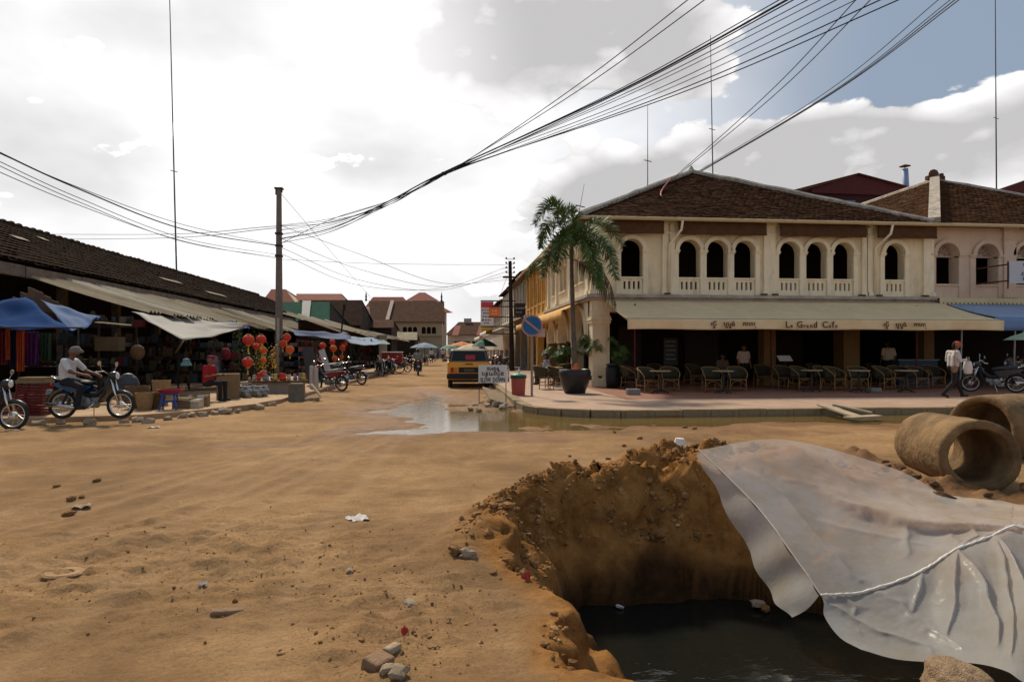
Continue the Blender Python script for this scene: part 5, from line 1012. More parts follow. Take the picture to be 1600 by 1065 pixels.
cup = MB(); cup.lathe([(.115, 0), (.125, .01), (.10, .06), (.075, .155), (.0, .16)], 8, (0, 0, 0), sy=.9); co_ = cup.build('white_tub', mat('white plastic tub', (.74, .70, .66), .5, .06)); co_.location = (p.x + .02, p.y + .18, p.z + .02); co_.rotation_euler = (.03, .05, .3); tag(co_, 'upturned white plastic tub on top of the spoil heap', 'tub')
rock((p.x + .08, p.y - .0, p.z), .1, 'grey flat stone weighing down the plastic sheet corner', 'stone', cat='stone', m=mat('grey stone', (.26, .23, .18), .9, .3, 5, .5, 25), rz=.2, sc_=(.17, .09, .075), sink=.1)
# ================================================================== CONCRETE PIPES
M_pipe = mat('muddy concrete pipe', (.20, .122, .056), .93, .5, 2.6, .8, 14, stain=.85, stain_col=(.13, .07, .03))
def pipe(label, a, b, r_, th, seed):
    ax = (b - a); ln = ax.length; q = ax.to_track_quat('Z', 'Y').to_matrix(); n_ = 40; k = 26; mb_ = MB(); prof = []
    prof = [(r_ - th, ln), (r_ - th, ln * .75), (r_ - th, ln * .5), (r_ - th, ln * .25), (r_ - th, .012), (r_ - th + .02, 0), (r_ - .02, 0), (r_, .015)] + [(r_, ln * t_ / 12) for t_ in range(1, 12)] + [(r_, ln - .02), (r_ - .02, ln), (r_ - th, ln)]
    mb_.lathe(prof, n_, a, q); mb_.f = mb_.f[:-2]; mb_.m = mb_.m[:-2]
    for i, v in enumerate(mb_.v):
        v = Vector(v); c_ = a + ax.normalized() * (v - a).dot(ax.normalized()); dr = (v - c_); s_ = 1 + .03 * mnoise.noise(v * 3 + Vector((seed, 0, 0))) + .018 * mnoise.noise(v * 11); mb_.v[i] = tuple(c_ + dr * s_ + ax.normalized() * .03 * mnoise.noise(v * 5))
    o_ = mb_.build('concrete_pipe', M_pipe, smooth=True); return tag(o_, label, 'pipe')
pipe('open ended muddy concrete pipe lying nearest beside the plastic sheet', PD(1533, 714, 7.3), PD(1450, 692, 8.7), .42, .10, 1)
pipe('larger concrete pipe with dark mouth behind the near pipe', PD(1533, 671, 9.3), PD(1533, 671, 9.3) + Vector((1.55, .35, .0)), .5, .09, 5)
random.seed(77)
for px, py, r_ in [(1345, 712, .06), (1370, 722, .08), (1385, 730, .07), (1400, 738, .09), (1420, 745, .08), (1440, 752, .09), (1462, 762, .1), (1485, 772, .09), (1510, 778, .1), (1540, 775, .09), (1570, 772, .1), (1595, 770, .1), (1405, 725, .06), (1330, 710, .05)]:
    p = G(px, py, .08); p.x += random.uniform(-.15, .15); p.y += random.uniform(-.1, .2); r_ *= random.uniform(.4, 1.0); rock((p.x, p.y, max(0, gh(p.x, p.y))), r_, 'dark damp earth clod between the pipe and the plastic sheet', group='damp clods by the pipe', m=mat('damp earth', (.17, .09, .045), .95, .4, 6, .6, 30))
# planks bridging the flooded gutter
M_plank = mat('weathered plank', (.40, .31, .21), .9, .2, 4, .4, 20)
for i, (a, b, lb) in enumerate([((1283, 634), (1345, 655), 'pale plank laid from the pavement across the muddy water, left one'), ((1300, 634), (1362, 647), 'second plank laid across the muddy water right of the first'), ((1325, 655), (1372, 652), 'short plank lying at the water edge below the other two')]):
    A = G(a[0], a[1], .2 if i < 2 else .03); B = G(b[0], b[1], .03); d = B - A; o = MB().obox((0, 0, 0), (d.length, .24, .05)).build('plank', M_plank, bevel=.008); o.location = (A + B) / 2 + Vector((0, 0, .035)); o.rotation_euler = d.to_track_quat('X', 'Z').to_euler(); tag(o, lb, 'plank')
# ================================================================== MOTORCYCLES
M_tyre = flat('tyre rubber', (.025, .024, .022), .85); M_chrome = flat('chrome', (.62, .60, .58), .22, 1.0); M_rim = flat('steel rim', (.60, .58, .55), .35, .8); M_engine = mat('engine alloy', (.22, .22, .22), .5, .3, 8, 0, 30, .6); M_seat = flat('black vinyl', (.02, .018, .018), .55); M_frame = flat('black frame', (.025, .025, .028), .45)
M_bluep = mat('blue motorcycle paint', (.015, .06, .14), .3, .08, spec=.5); M_redp = mat('red motorcycle paint', (.22, .015, .02), .3, .08, spec=.5); M_blkp = mat('black motorcycle paint', (.02, .02, .022), .3, .1, spec=.5); M_lamp = flat('lamp glass', (.7, .7, .68), .1); M_tail = flat('red lamp', (.4, .02, .02), .2)
def moto():
    t_ = thing('motorcycle', 'x', 'motorcycle')
    def wheel(x):
        w_ = MB(); w_.tube([(x + .265 * math.cos(a), 0, .285 + .265 * math.sin(a)) for a in np.linspace(0, 2 * math.pi, 28, endpoint=False)], .034, 8, closed=True); wo_ = w_.build('wheel', M_tyre, t_, smooth=True)
        w_ = MB(); w_.tube([(x + .228 * math.cos(a), 0, .285 + .228 * math.sin(a)) for a in np.linspace(0, 2 * math.pi, 28, endpoint=False)], .016, 6, closed=True); w_.build('rim', M_rim, wo_, smooth=True)
        w_ = MB(); w_.lathe([(.03, -.06), (.07, -.05), (.075, .05), (.03, .06)], 12, (x, 0, .285), Euler((R(90), 0, 0))); w_.build('hub', M_rim, wo_)
        w_ = MB()
        for k in range(18):
            a = 2 * math.pi * k / 18; s_ = .04 * (1 if k % 2 else -1); w_.tube([(x + .06 * math.cos(a + .5), s_, .285 + .06 * math.sin(a + .5)), (x + .222 * math.cos(a), 0, .285 + .222 * math.sin(a))], .003, 3, cap=False)
        w_.build('spokes', M_chrome, wo_)
    wheel(.62); wheel(-.60)
    m_ = MB()
    for s_ in (-1, 1): m_.tube([(.62, s_ * .075, .285), (.50, s_ * .07, .62), (.42, s_ * .06, .88)], [.02, .024, .022], 7)
    m_.build('fork', M_chrome, t_, smooth=True)
    m_ = MB(); P_ = [[(.62 + .315 * math.cos(R(a)), s_ * .055, .285 + .315 * math.sin(R(a))) for a in range(35, 171, 15)] for s_ in (-1, -.5, .5, 1)]; P_[0] = [(x, y, z - .05) for x, y, z in P_[0]]; P_[3] = [(x, y, z - .05) for x, y, z in P_[3]]; m_.grid(P_); m_.build('front_fender', M_blkp, t_, smooth=True, solid=.004)
    m_ = MB(); m_.tube([(.40, 0, .86), (.30, 0, .66), (.12, 0, .50), (-.10, 0, .50), (-.30, 0, .60), (-.62, 0, .66)], [.05, .055, .06, .06, .05, .03], 8); m_.tube([(-.05, .05, .36), (-.60, .05, .285)], .02, 6); m_.tube([(-.05, -.05, .36), (-.60, -.05, .285)], .02, 6); m_.tube([(-.55, .09, .30), (-.42, .09, .60)], .028, 7); m_.tube([(-.55, -.09, .30), (-.42, -.09, .60)], .028, 7); m_.build('frame', M_frame, t_, smooth=True)
    m_ = MB(); m_.grid([[(.44, y * .5, .80), (.40, y, .70), (.35, y * 1.2, .55), (.28, y * 1.25, .42), (.22, y, .34)] for y in (-.16, -.1, 0, .1, .16)]); m_.build('leg_shield', M_blkp, t_, smooth=True, solid=.01)
    m_ = MB(); m_.lathe([(.05, -.14), (.11, -.12), (.12, .12), (.06, .14)], 12, (-.06, 0, .34), Euler((R(90), 0, 0))); m_.obox((.12, 0, .38), (.22, .13, .13), Euler((0, R(-10), 0))); m_.obox((-.02, 0, .30), (.3, .2, .12)); m_.build('engine', M_engine, t_, bevel=.01)
    m_ = MB(); m_.tube([(.12, -.1, .32), (.02, -.14, .22), (-.2, -.15, .22), (-.3, -.15, .235), (-.85, -.16, .30)], [.017, .017, .018, .042, .045], 9); m_.build('exhaust', M_chrome, t_, smooth=True)
    m_ = MB(); Q = [(-.72, .10, .82), (-.4, .125, .80), (-.1, .12, .76), (.06, .09, .73)]; m_.grid([[(x, y * s_, z + (.0 if abs(s_) == 1 else .045) - (.05 if abs(s_) > 1 else 0)) for x, y, z in Q] for s_ in (-1.05, -1, -.6, 0, .6, 1, 1.05)]); m_.build('seat', M_seat, t_, smooth=True, solid=.02)
    for s_ in (-1, 1):
        m_ = MB(); m_.add([(-.78, s_ * .09, .76), (-.1, s_ * .125, .72), (.04, s_ * .11, .68), (-.12, s_ * .135, .52), (-.36, s_ * .135, .56), (-.66, s_ * .11, .66)], [(0, 1, 2, 3, 4, 5)]); m_.build('side_panel', M_bluep, t_, solid=.02)
    m_ = MB(); m_.grid([[(-.60 + .33 * math.cos(R(a)), y, .285 + .33 * math.sin(R(a)) + (.02 if y == 0 else 0)) for a in range(60, 186, 14)] for y in (-.06, 0, .06)]); m_.build('rear_fender', M_blkp, t_, smooth=True, solid=.006)
    m_ = MB(); m_.tube([(.30, -.34, .98), (.36, -.2, 1.0), (.40, -.06, .92), (.40, .06, .92), (.36, .2, 1.0), (.30, .34, .98)], .012, 6); m_.tube([(.33, -.34, .98), (.24, -.35, .975)], .018, 7); m_.tube([(.33, .34, .98), (.24, .35, .975)], .018, 7); m_.build('handlebar', M_chrome, t_, smooth=True)
    m_ = MB(); m_.ball((.45, 0, .90), (.10, .11, .10), 12, 8); m_.build('headlight_shell', M_blkp, t_, smooth=True)
    m_ = MB(); m_.lathe([(.0, .02), (.06, .012), (.075, 0)], 12, (.535, 0, .90), Euler((0, R(90), 0))); m_.build('headlight', M_lamp, t_, smooth=True)
    for s_ in (-1, 1):
        m_ = MB(); m_.tube([(.33, s_ * .22, .99), (.34, s_ * .30, 1.14)], .006, 5); m_.lathe([(0, 0), (.055, .002), (.05, .015), (0, .018)], 10, (.335, s_ * .31, 1.16), Euler((0, R(-80), 0))); m_.build('mirror', M_chrome, t_)
    m_ = MB(); m_.obox((-.82, 0, .72), (.06, .12, .07)); m_.build('tail_light', M_tail, t_, bevel=.01)
    m_ = MB(); m_.tube([(-.55, .11, .80), (-.8, .1, .88), (-.86, 0, .90), (-.8, -.1, .88), (-.55, -.11, .80)], .011, 6); m_.build('grab_rail', M_chrome, t_, smooth=True)
    m_ = MB(); m_.tube([(.0, .1, .28), (-.06, .2, .02), (-.1, .22, .01)], .011, 5); m_.build('kickstand', M_chrome, t_)
    m_ = MB(); m_.obox((-.90, 0, .56), (.01, .16, .11), Euler((0, R(15), 0))); m_.build('plate', flat('number plate', (.35, .45, .55)), t_)
    return remember(t_)
moto0 = moto(); moto0.location = G(142, 653, .12); moto0['label'] = 'blue and black motorcycle carrying the seated man in white shirt'; moto0['group'] = 'motorcycles in the street'
moto0.rotation_euler = (R(-3), 0, R(-4))
def bike(label, px, py, z, rz, paint=None, lean=6, sc_=1):
    m_ = {'side_panel': paint, 'front_fender': paint, 'headlight_shell': paint} if paint else None
    return dup(moto0, G(px, py, z) if not isinstance(px, Vector) else px, 0, label, 'motorcycles in the street', m_, sc_, rot=(R(-lean), 0, R(rz)))
p = G(20, 671, 0); bike('dark motorcycle at the left edge showing its front wheel', Vector((p.x - .62, p.y + .02, 0)), 0, 0, -3, M_blkp, 5)
bike('red motorcycle just entering the left picture edge in the foreground', G(-175, 865, 0), 0, 0, 80, M_redp, 3)
bike('dark red motorcycle with blue plate parked by the concrete stump', 515, 610, 0.0, 150, M_redp, 8)
bike('black motorcycle parked nose in beside the leaning grey board', 508, 596, .12, 200, M_blkp, 8)
bike('black motorcycle under the navy tarpaulin edge', 550, 600, 0, 145, M_blkp, 8)
bike('chrome fronted motorcycle facing the street below the pale tarpaulin', 594, 587, 0, -70, M_blkp, 6)
bike('second of the two motorcycles facing out below the pale tarpaulin', 608, 584, 0, -65, M_bluep, 6)
bike('red motorcycle parked beside the plaster stall wall', 624, 581, 0, -20, M_redp, 7)
bike('dark motorcycle parked furthest along the left row', 638, 574, 0, -40, M_blkp, 7)
bike('motorcycle standing behind the street rider', 662, 570, 0, -60, M_blkp, 7)
bike('motorcycle parked by the pedestrians down the street', 676, 564, 0, -60, M_bluep, 7)
bike('motorcycle ridden away down the middle of the street', 653, 586, 0, 95, M_blkp, 0)
bike('red motorcycle parked behind the slow down sign', 776, 580, .2, 100, M_redp, 7)
bike('black motorcycle parked by the right row behind the bin', 788, 577, .2, 110, M_blkp, 7)
bike('black and red motorcycle parked on the pavement at right', 1552, 612, .2, 150, M_blkp, 6)
bike('motorcycle wrapped in a brown cover at the right edge', 1594, 606, .2, 165, M_blkp, 6)
P = []
for j in range(9):
    v = j / 8; P.append([(G(1572 + 30 * (i / 10), 600, .2) + Vector((0, .12 * math.sin(v * 3.1), 1.05 - .55 * v + .10 * math.sin(i * .9) - .3 * abs(i / 10 - .4) * (1 - v)))) + Vector((-.1 * v, -.35 * v, 0)) for i in range(11)])
tag(MB().grid(P).build('bike_cover', mat('brown cover', (.15, .10, .07), .8, .2), smooth=True, solid=.01), 'crumpled brown cover hanging over the right hand motorcycles', 'cover')
# ================================================================== YELLOW CAR (seen from behind)
def car():
    p = G(731, 606, 0); t_ = thing('car', 'boxy orange yellow hatchback with black bumper parked in the street', 'car', (p.x + .05, p.y, 0), R(0)); t_.scale = (1.06, 1, 1.09)
    M_or = mat('orange car paint', (.75, .31, .012), .4, .08, 3, spec=.5, stain=.25, stain_col=(.35, .15, .03)); M_gl = flat('car glass', (.012, .011, .010), .15); M_bk = flat('black plastic', (.02, .018, .017), .6)
    W_ = .83
    def loft(secs, name, m, **k):
        m_ = MB(); m_.grid([[*s_] for s_ in secs]); return m_.build(name, m, t_, **k)
    # lower body: side profile swept across, with tumblehome and rounded shoulders
    prof = [(0.0, .32), (-.02, .52), (0.0, .78), (.05, .98), (1.0, 1.0), (2.4, .98), (3.35, .86), (3.72, .74), (3.78, .5), (3.75, .28)]
    rows = []
    for k, ins in ((-1.0, .06), (-1.0, 0.0), (-.92, 0), (-.5, 0), (0, 0), (.5, 0), (.92, 0), (1.0, 0.0)): rows.append([(k * W_, y + (.05 if abs(k) == 1 else 0) * (1 if y < 1 else -1), z - (.03 if abs(k) == 1 else 0)) for y, z in prof])
    m_ = MB(); m_.grid(rows)
    for s_ in (-1, 1): m_.add([(s_ * W_, y + .05 * (1 if y < 1 else -1), z - .03) for y, z in prof] , [tuple(range(len(prof)))])
    body = m_.build('body', M_or, t_, bevel=.03)
    cab = [(.06, .98), (.30, 1.42), (.55, 1.47), (1.75, 1.46), (2.0, 1.40), (2.62, .98)]
    m_ = MB(); rows = [[(k * (W_ - .05 - .20 * (z - .98) ), y, z - (.02 if abs(k) == 1 else 0)) for y, z in cab] for k in (-1, -.9, -.4, 0, .4, .9, 1)]; m_.grid(rows)
    for s_ in (-1, 1): m_.add([(s_ * (W_ - .05 - .20 * (z - .98)), y, z - .02) for y, z in cab], [tuple(range(len(cab)))])
    m_.build('cabin', mat('dark car roof', (.045, .028, .018), .5, .1), t_, bevel=.02)
    m_ = MB(); m_.add([(-.66, .085, 1.02), (.66, .085, 1.02), (.59, .275, 1.385), (-.59, .275, 1.385)], [(0, 1, 2, 3)]); g_ = m_.build('rear_window', M_gl, t_, solid=.015)
    m_ = MB(); m_.obox((.05, .14, 1.15), (.38, .02, .2), Euler((R(-28), 0, 0))); m_.build('sticker', mat('red sticker', (.35, .04, .04), .5), g_)
    m_ = MB()
    for a, b in (((-.70, .07, 1.0), (.70, .07, 1.0)), ((.70, .07, 1.0), (.62, .28, 1.40)), ((.62, .28, 1.40), (-.62, .28, 1.40)), ((-.62, .28, 1.40), (-.70, .07, 1.0))): m_.tube([a, b], .022, 5)
    m_.build('window_frame', mat('grey window seal', (.16, .14, .12), .5), t_)
    for s_ in (-1, 1):
        for (ya, yb, yc, yd) in ((.42, 1.2, 1.2, .52), (1.27, 2.4, 1.85, 1.27)):
            m_ = MB(); q = lambda y, z: (s_ * (W_ - .05 - .20 * (z - .98) + .008), y, z); m_.add([q(ya, 1.02), q(yb, 1.02), q(yc, 1.38), q(yd, 1.38)], [(0, 1, 2, 3)]); m_.build('side_window', M_gl, t_)
        m_ = MB(); m_.obox((s_ * .66, -.015, .68), (.12, .03, .19)); m_.build('tail_light', M_tail, t_, bevel=.01)
        m_ = MB(); m_.obox((s_ * .52, -.015, .68), (.15, .03, .19)); m_.build('indicator_light', flat('amber lamp', (.6, .22, .02), .25), t_, bevel=.01)
        for y in (.62, 3.05):
            m_ = MB(); m_.lathe([(.18, -.09), (.29, -.09), (.31, -.06), (.31, .06), (.29, .09), (.18, .09)], 20, (s_ * .72, y, .31), Euler((0, R(90), 0))); wo_ = m_.build('wheel', M_tyre, t_, smooth=True); m_ = MB(); m_.lathe([(.0, .06), (.18, .05), (.185, .085)], 14, (s_ * .72, y, .31), Euler((0, R(90 * s_), 0))); m_.build('rim', M_rim, wo_)
        m_ = MB(); m_.obox((s_ * .92, 1.95, 1.02), (.14, .07, .10)); m_.build('wing_mirror', M_bk, t_, bevel=.02)
    m_ = MB(); m_.obox((.0, -.02, .68), (.80, .02, .20)); m_.build('plate_panel', M_bk, t_)
    m_ = MB(); m_.obox((.0, -.035, .67), (.40, .01, .12)); m_.build('number_plate', flat('dark plate', (.10, .07, .03)), t_)
    m_ = MB(); m_.obox((0, .02, .90), (.30, .02, .035)); m_.build('badge', M_bk, t_)
    m_ = MB(); m_.obox((0, -.03, .45), (1.72, .16, .20)); m_.build('bumper', M_bk, t_, bevel=.04)
    m_ = MB(); m_.obox((0, .15, .27), (1.3, .2, .12)); m_.tube([(.45, -.05, .24), (.45, .4, .25)], .03, 8); m_.tube([(-.6, .2, .26), (.6, .2, .26)], .035, 7); m_.build('underbody', mat('rusty underbody', (.07, .05, .035), .8), t_)
    m_ = MB()
    for x in (-.4, .4): m_.obox((x, .75, 1.02), (.42, .12, .34)); 
    m_.build('rear_seat', mat('grey seat', (.12, .11, .10), .8), t_, bevel=.04)
    return t_
car()
# ================================================================== RATTAN CHAIRS AND TABLES
M_rat = mat('golden rattan', (.28, .145, .045), .55, .2, 12, .1, 60); M_wov = mat('olive woven fabric', (.055, .044, .022), .85, .2, 30, .3, 120); M_cush = mat('dark cushion', (.05, .035, .03), .8); M_iron = flat('dark cast iron', (.03, .028, .026), .6)
def chair():
    t_ = thing('rattan_chair', 'x', 'chair'); yb = .27; yf = -.27
    m_ = MB(); m_.obox((0, 0, .42), (.50, .50, .05)); m_.build('seat', M_cush, t_, bevel=.02)
    P_ = []
    for j in range(6):
        v = j / 5; P_.append([(.30 * math.sin(R(a)) * (1 - .05 * v), .02 + (.27 + .06 * v) * math.cos(R(a)), .45 + .40 * v * (1 - .28 * (a / 100) ** 2)) for a in range(-100, 101, 20)])
    m_ = MB(); m_.grid(P_); m_.build('backrest', M_wov, t_, smooth=True, solid=.02)
    hoop = [(-.27, yf, .43), (-.30, yf - .01, .56), (-.315, yf + .06, .635)] + [(.315 * math.sin(R(a)) * .97, .02 + .335 * math.cos(R(a)), .85 - .28 * .42 * (a / 100) ** 2) for a in range(-100, 101, 20)] + [(.315, yf + .06, .635), (.30, yf - .01, .56), (.27, yf, .43)]
    m_ = MB(); m_.tube(hoop, .017, 7); m_.build('arm_hoop', M_rat, t_, smooth=True)
    for x, y in ((-.26, yf), (.26, yf), (-.22, yb), (.22, yb)):
        m_ = MB(); m_.tube([(x, y, .44), (x * 1.03, y * 1.03, .22), (x * 1.12, y * 1.12, 0)], .017, 7); m_.build('leg', M_rat, t_, smooth=True)
    m_ = MB(); m_.tube([(-.26, yf - .005, .41), (.26, yf - .005, .41)], .013, 6); m_.tube(arc((-.14, yf, .20), .125, 0, 180, 8)[0:9], .010, 5) if False else m_.tube([(-.265, yf, .20)] + [(.235 * math.sin(R(a)), yf, .17 + .2 * math.cos(R(a))) for a in range(-80, 81, 20)] + [(.265, yf, .20)], .010, 5); m_.tube([(-.27, yf, .12), (.27, yf, .12)], .008, 5); m_.build('front_stretcher', M_rat, t_)
    for s_ in (-1, 1): m_ = MB(); m_.tube([(s_ * .27, yf, .24), (s_ * .235, yb, .24)], .010, 5); m_.build('side_stretcher', M_rat, t_)
    return remember(t_)
def table():
    t_ = thing('cafe_table', 'x', 'table'); m_ = MB(); m_.lathe([(.0, .72), (.34, .72), (.35, .735), (.34, .75), (0, .75)], 24); m_.build('table_top', mat('pale wood top', (.38, .28, .16), .5, .15, 3), t_)
    m_ = MB(); m_.lathe([(.035, .06), (.03, .2), (.04, .5), (.03, .72)], 10); m_.build('pedestal', M_iron, t_, smooth=True)
    for k in range(4): a = R(45 + 90 * k); m_ = MB(); m_.tube([(0, 0, .10), (.16 * math.cos(a), .16 * math.sin(a), .08), (.30 * math.cos(a), .30 * math.sin(a), .015)], [.03, .025, .022], 6); m_.build('foot', M_iron, t_)
    return remember(t_)
CJ = random.Random(6); ch0 = chair(); tb0 = table(); first = [True, True]
def put_chair(px, py, rz, label):
    p = G(px, py, PV + .004); rz += CJ.uniform(-14, 14); p.x += CJ.uniform(-.06, .06)
    if first[0]: first[0] = False; ch0.location = p; ch0.rotation_euler = (0, 0, R(rz)); ch0['label'] = label; ch0['group'] = 'rattan cafe chairs'; return ch0
    return dup(ch0, p, R(rz), label, 'rattan cafe chairs')
def put_table(px, py, label):
    p = G(px, py, PV + .004)
    if first[1]: first[1] = False; tb0.location = p; tb0['label'] = label; tb0['group'] = 'round cafe tables'; return tb0
    return dup(tb0, p, R(px), label, 'round cafe tables')
for px, py, rz, lb in [(1009, 613, 8, 'rattan armchair nearest the grey box at the left end of the terrace'), (1047, 611, -8, 'rattan armchair right of the leftmost front table'), (1110, 612, 8, 'rattan armchair left of the table where the man sits'), (1149, 611, -10, 'rattan armchair right of the table where the man sits'), (984, 607, 60, 'shaded rattan armchair turned sideways at the left end'), (1022, 600, 5, 'shaded rattan armchair behind the leftmost front table'), (1083, 602, 5, 'shaded rattan armchair behind and left of the seated man'), (1190, 604, -10, 'shaded rattan armchair right of the standing waiter'), (1222, 607, 6, 'rattan armchair left of the open menu stand'), (1250, 609, 6, 'rattan armchair left of the central table'), (1285, 609, -8, 'rattan armchair right of the central table'), (1303, 610, 8, 'left rattan armchair of the pair right of centre'), (1338, 610, -6, 'right rattan armchair of the pair right of centre'), (1379, 609, 8, 'rattan armchair right of the grey floor box'), (1403, 607, -5, 'rattan armchair left of the rightmost table'), (1432, 608, 6, 'rattan armchair right of the rightmost table'), (1457, 606, -8, 'last rattan armchair of the terrace beside the walking man'), (1365, 599, 0, 'shaded rattan armchair behind the standing man in pale shirt'), (1270, 600, 0, 'shaded rattan armchair at the back centre of the terrace'), (1320, 599, 10, 'shaded rattan armchair behind the pair right of centre'),
                       (847, 607, 110, 'rattan armchair left of the big black pot, nearest the bin'), (868, 607, 80, 'rattan armchair touching the big black pot'), (858, 600, 140, 'rattan armchair at the back of the street side tables'), (882, 599, 200, 'rattan armchair behind the big black pot')]:
    put_chair(px, py, rz, lb)
for px, py, lb in [(1032, 614, 'round table at the left end of the cafe terrace'), (1130, 614, 'round table in front of the seated man'), (1268, 612, 'round table in the centre of the cafe terrace'), (1342, 613, 'round table between the pair of chairs right of centre'), (1416, 613, 'rightmost round table of the cafe terrace'), (866, 603, 'round table left of the big black pot')]: put_table(px, py, lb)
# ================================================================== PEOPLE
def capsule(mb, a, b, ra, rb, n=10):
    a, b = Vector(a), Vector(b); d = b - a; ln = max(d.length, 1e-4); q = d.to_track_quat('Z', 'Y').to_matrix() if d.length > 1e-4 else Matrix.Identity(3); prof = [(0, -ra)] + [(ra * math.sin(R(t_)), -ra * math.cos(R(t_))) for t_ in (30, 60, 90)] + [(rb * math.cos(R(t_)), ln + rb * math.sin(R(t_))) for t_ in (0, 30, 60)] + [(0, ln + rb)]
    mb.lathe(prof, n, a, q)
def person(label, J, cols, loc, rz, scale=1.0, voxel=.017, cap=None, hair=True, fingers=False, long_sleeve=False, extra=(), group=None):
    prims = []
    def pr(a, b, ra, rb, tg): prims.append((Vector(a), Vector(b), ra, rb, tg))
    pe, chs, ne, hd = [Vector(J[k]) for k in ('pelvis', 'chest', 'neck', 'head')]; up = (ne - pe).normalized(); fw = Vector((1, 0, 0)); fw = (fw - up * fw.dot(up)).normalized(); lf = up.cross(fw)
    for s_ in (-1, 1):
        pr(pe + lf * s_ * .075 + up * .05, chs + lf * s_ * .085, .115, .115, 'shirt'); pr(chs + lf * s_ * .08, ne - up * .07 + lf * s_ * .10, .11, .075, 'shirt'); pr(pe + lf * s_ * .07 - up * .02, pe + lf * s_ * .07 + up * .02, .115, .11, 'trousers')
        k = 'R' if s_ < 0 else 'L'; sh, el, wr = Vector(J['sh' + k]), Vector(J['el' + k]), Vector(J['wr' + k]); pr(ne - up * .08, sh, .07, .065, 'shirt'); pr(sh, sh.lerp(el, .75), .068, .06, 'shirt'); pr(sh.lerp(el, .6), el, .048, .043, 'shirt' if long_sleeve else 'skin'); pr(el, wr, .05 if long_sleeve else .042, .042 if long_sleeve else .029, 'shirt' if long_sleeve else 'skin')
        hd_ = (wr - el).normalized(); pr(wr, wr + hd_ * .085, .034, .036, 'skin')
        if fingers:
            sd_ = hd_.cross(Vector((0, 0, 1))).normalized() if abs(hd_.z) < .95 else Vector((1, 0, 0)); dn = hd_.cross(sd_).normalized(); dn = dn if dn.z < 0 else -dn
            for q, ln in zip((-.03, -.01, .01, .03), (.065, .08, .075, .055)): b0 = wr + hd_ * .10 + sd_ * q; b1 = b0 + hd_ * ln * .5 + dn * .012; pr(b0, b1, .0115, .011, 'skin'); pr(b1, b1 + hd_ * ln * .25 + dn * ln * .5, .011, .009, 'skin')
            b0 = wr + hd_ * .04 - sd_ * .035; pr(b0, b0 + hd_ * .035 - sd_ * .03, .013, .012, 'skin'); pr(b0 + hd_ * .035 - sd_ * .03, b0 + hd_ * .07 - sd_ * .025 + dn * .01, .012, .010, 'skin')
        else: pr(wr + hd_ * .09, wr + hd_ * .15 - Vector((0, 0, .03)), .03, .02, 'skin')
        hp, kn, an = Vector(J['hip' + k]), Vector(J['kn' + k]), Vector(J['an' + k]); pr(hp, kn, .098, .068, 'trousers'); pr(kn, an, .068, .052, 'trousers'); tf = Vector(J.get('toe' + k, an + Vector((.15, 0, -.045)))); pr(an - Vector((.03, 0, .035)), tf, .045, .036, 'shoe')
    pr(ne - up * .04, hd - up * .06, .055, .052, 'skin'); hu = (hd - ne).normalized(); hf = Vector(J.get('look', (1, 0, 0))).normalized()
    pr(hd + hu * .035 - hf * .02, hd + hu * .045 + hf * .012, .092, .088, 'skin'); pr(hd - hu * .01 + hf * .03, hd - hu * .075 + hf * .05, .07, .042, 'skin'); pr(hd - hu * .005 + hf * .10, hd - hu * .03 + hf * .118, .012, .016, 'skin')
    hl = hu.cross(hf).normalized()
    for s_ in (-1, 1): pr(hd + hl * s_ * .088 - hu * .02, hd + hl * s_ * .092 + hu * .015, .016, .018, 'skin'); pr(hd + hl * s_ * .032 + hf * .092 + hu * .012, hd + hl * s_ * .036 + hf * .092 + hu * .012, .012, .012, 'hair')
    if hair: pr(hd + hu * .07 - hf * .035, hd + hu * .072 + hf * .03, .088, .074, 'hair'); pr(hd - hf * .05 + hu * .02, hd - hf * .055 - hu * .04, .075, .05, 'hair')
    if cap: pr(hd + hu * .065 - hf * .02, hd + hu * .075 + hf * .02, .098, .094, 'cap'); pr(hd + hu * .055 + hf * .07, hd + hu * .04 + hf * .16, .05, .035, 'cap')
    for a, b, ra, rb, tg in extra: pr(a, b, ra, rb, tg)
    mb_ = MB()
    for a, b, ra, rb, tg in prims: capsule(mb_, a, b, ra, rb)
    me_ = bpy.data.meshes.new('person'); me_.from_pydata(mb_.v, [], mb_.f); bt = bmesh.new(); bt.from_mesh(me_); bmesh.ops.recalc_face_normals(bt, faces=bt.faces); bt.to_mesh(me_); bt.free(); o_ = bpy.data.objects.new('person', me_); COL.objects.link(o_); rm = o_.modifiers.new('r', 'REMESH'); rm.mode = 'VOXEL'; rm.voxel_size = voxel; sm = o_.modifiers.new('s', 'SMOOTH'); sm.factor = .5; sm.iterations = 3 if voxel > .014 else 4
    bpy.context.view_layer.update(); dg = bpy.context.evaluated_depsgraph_get(); m2 = bpy.data.meshes.new_from_object(o_.evaluated_get(dg)); o_.modifiers.clear(); o_.data = m2; bpy.data.meshes.remove(me_)
    tags = ['skin', 'shirt', 'trousers', 'shoe', 'hair', 'cap']; m2.materials.clear()
    defs = {'skin': (.20, .10, .06), 'shoe': (.03, .025, .02), 'hair': (.012, .01, .009), 'cap': (.4, .1, .06)}
    for tg in tags: c_ = cols.get(tg, defs.get(tg, (.1, .1, .1))); m2.materials.append(mat('person %s %.2f %.2f %.2f' % ((tg,) + c_), c_, .85 if tg != 'skin' else .6, .1, 9, .1, 25))
    cen = np.empty(len(m2.polygons) * 3); m2.polygons.foreach_get('center', cen); cen = cen.reshape(-1, 3); bestd = np.full(len(cen), 9.); bi = np.zeros(len(cen), np.int32)
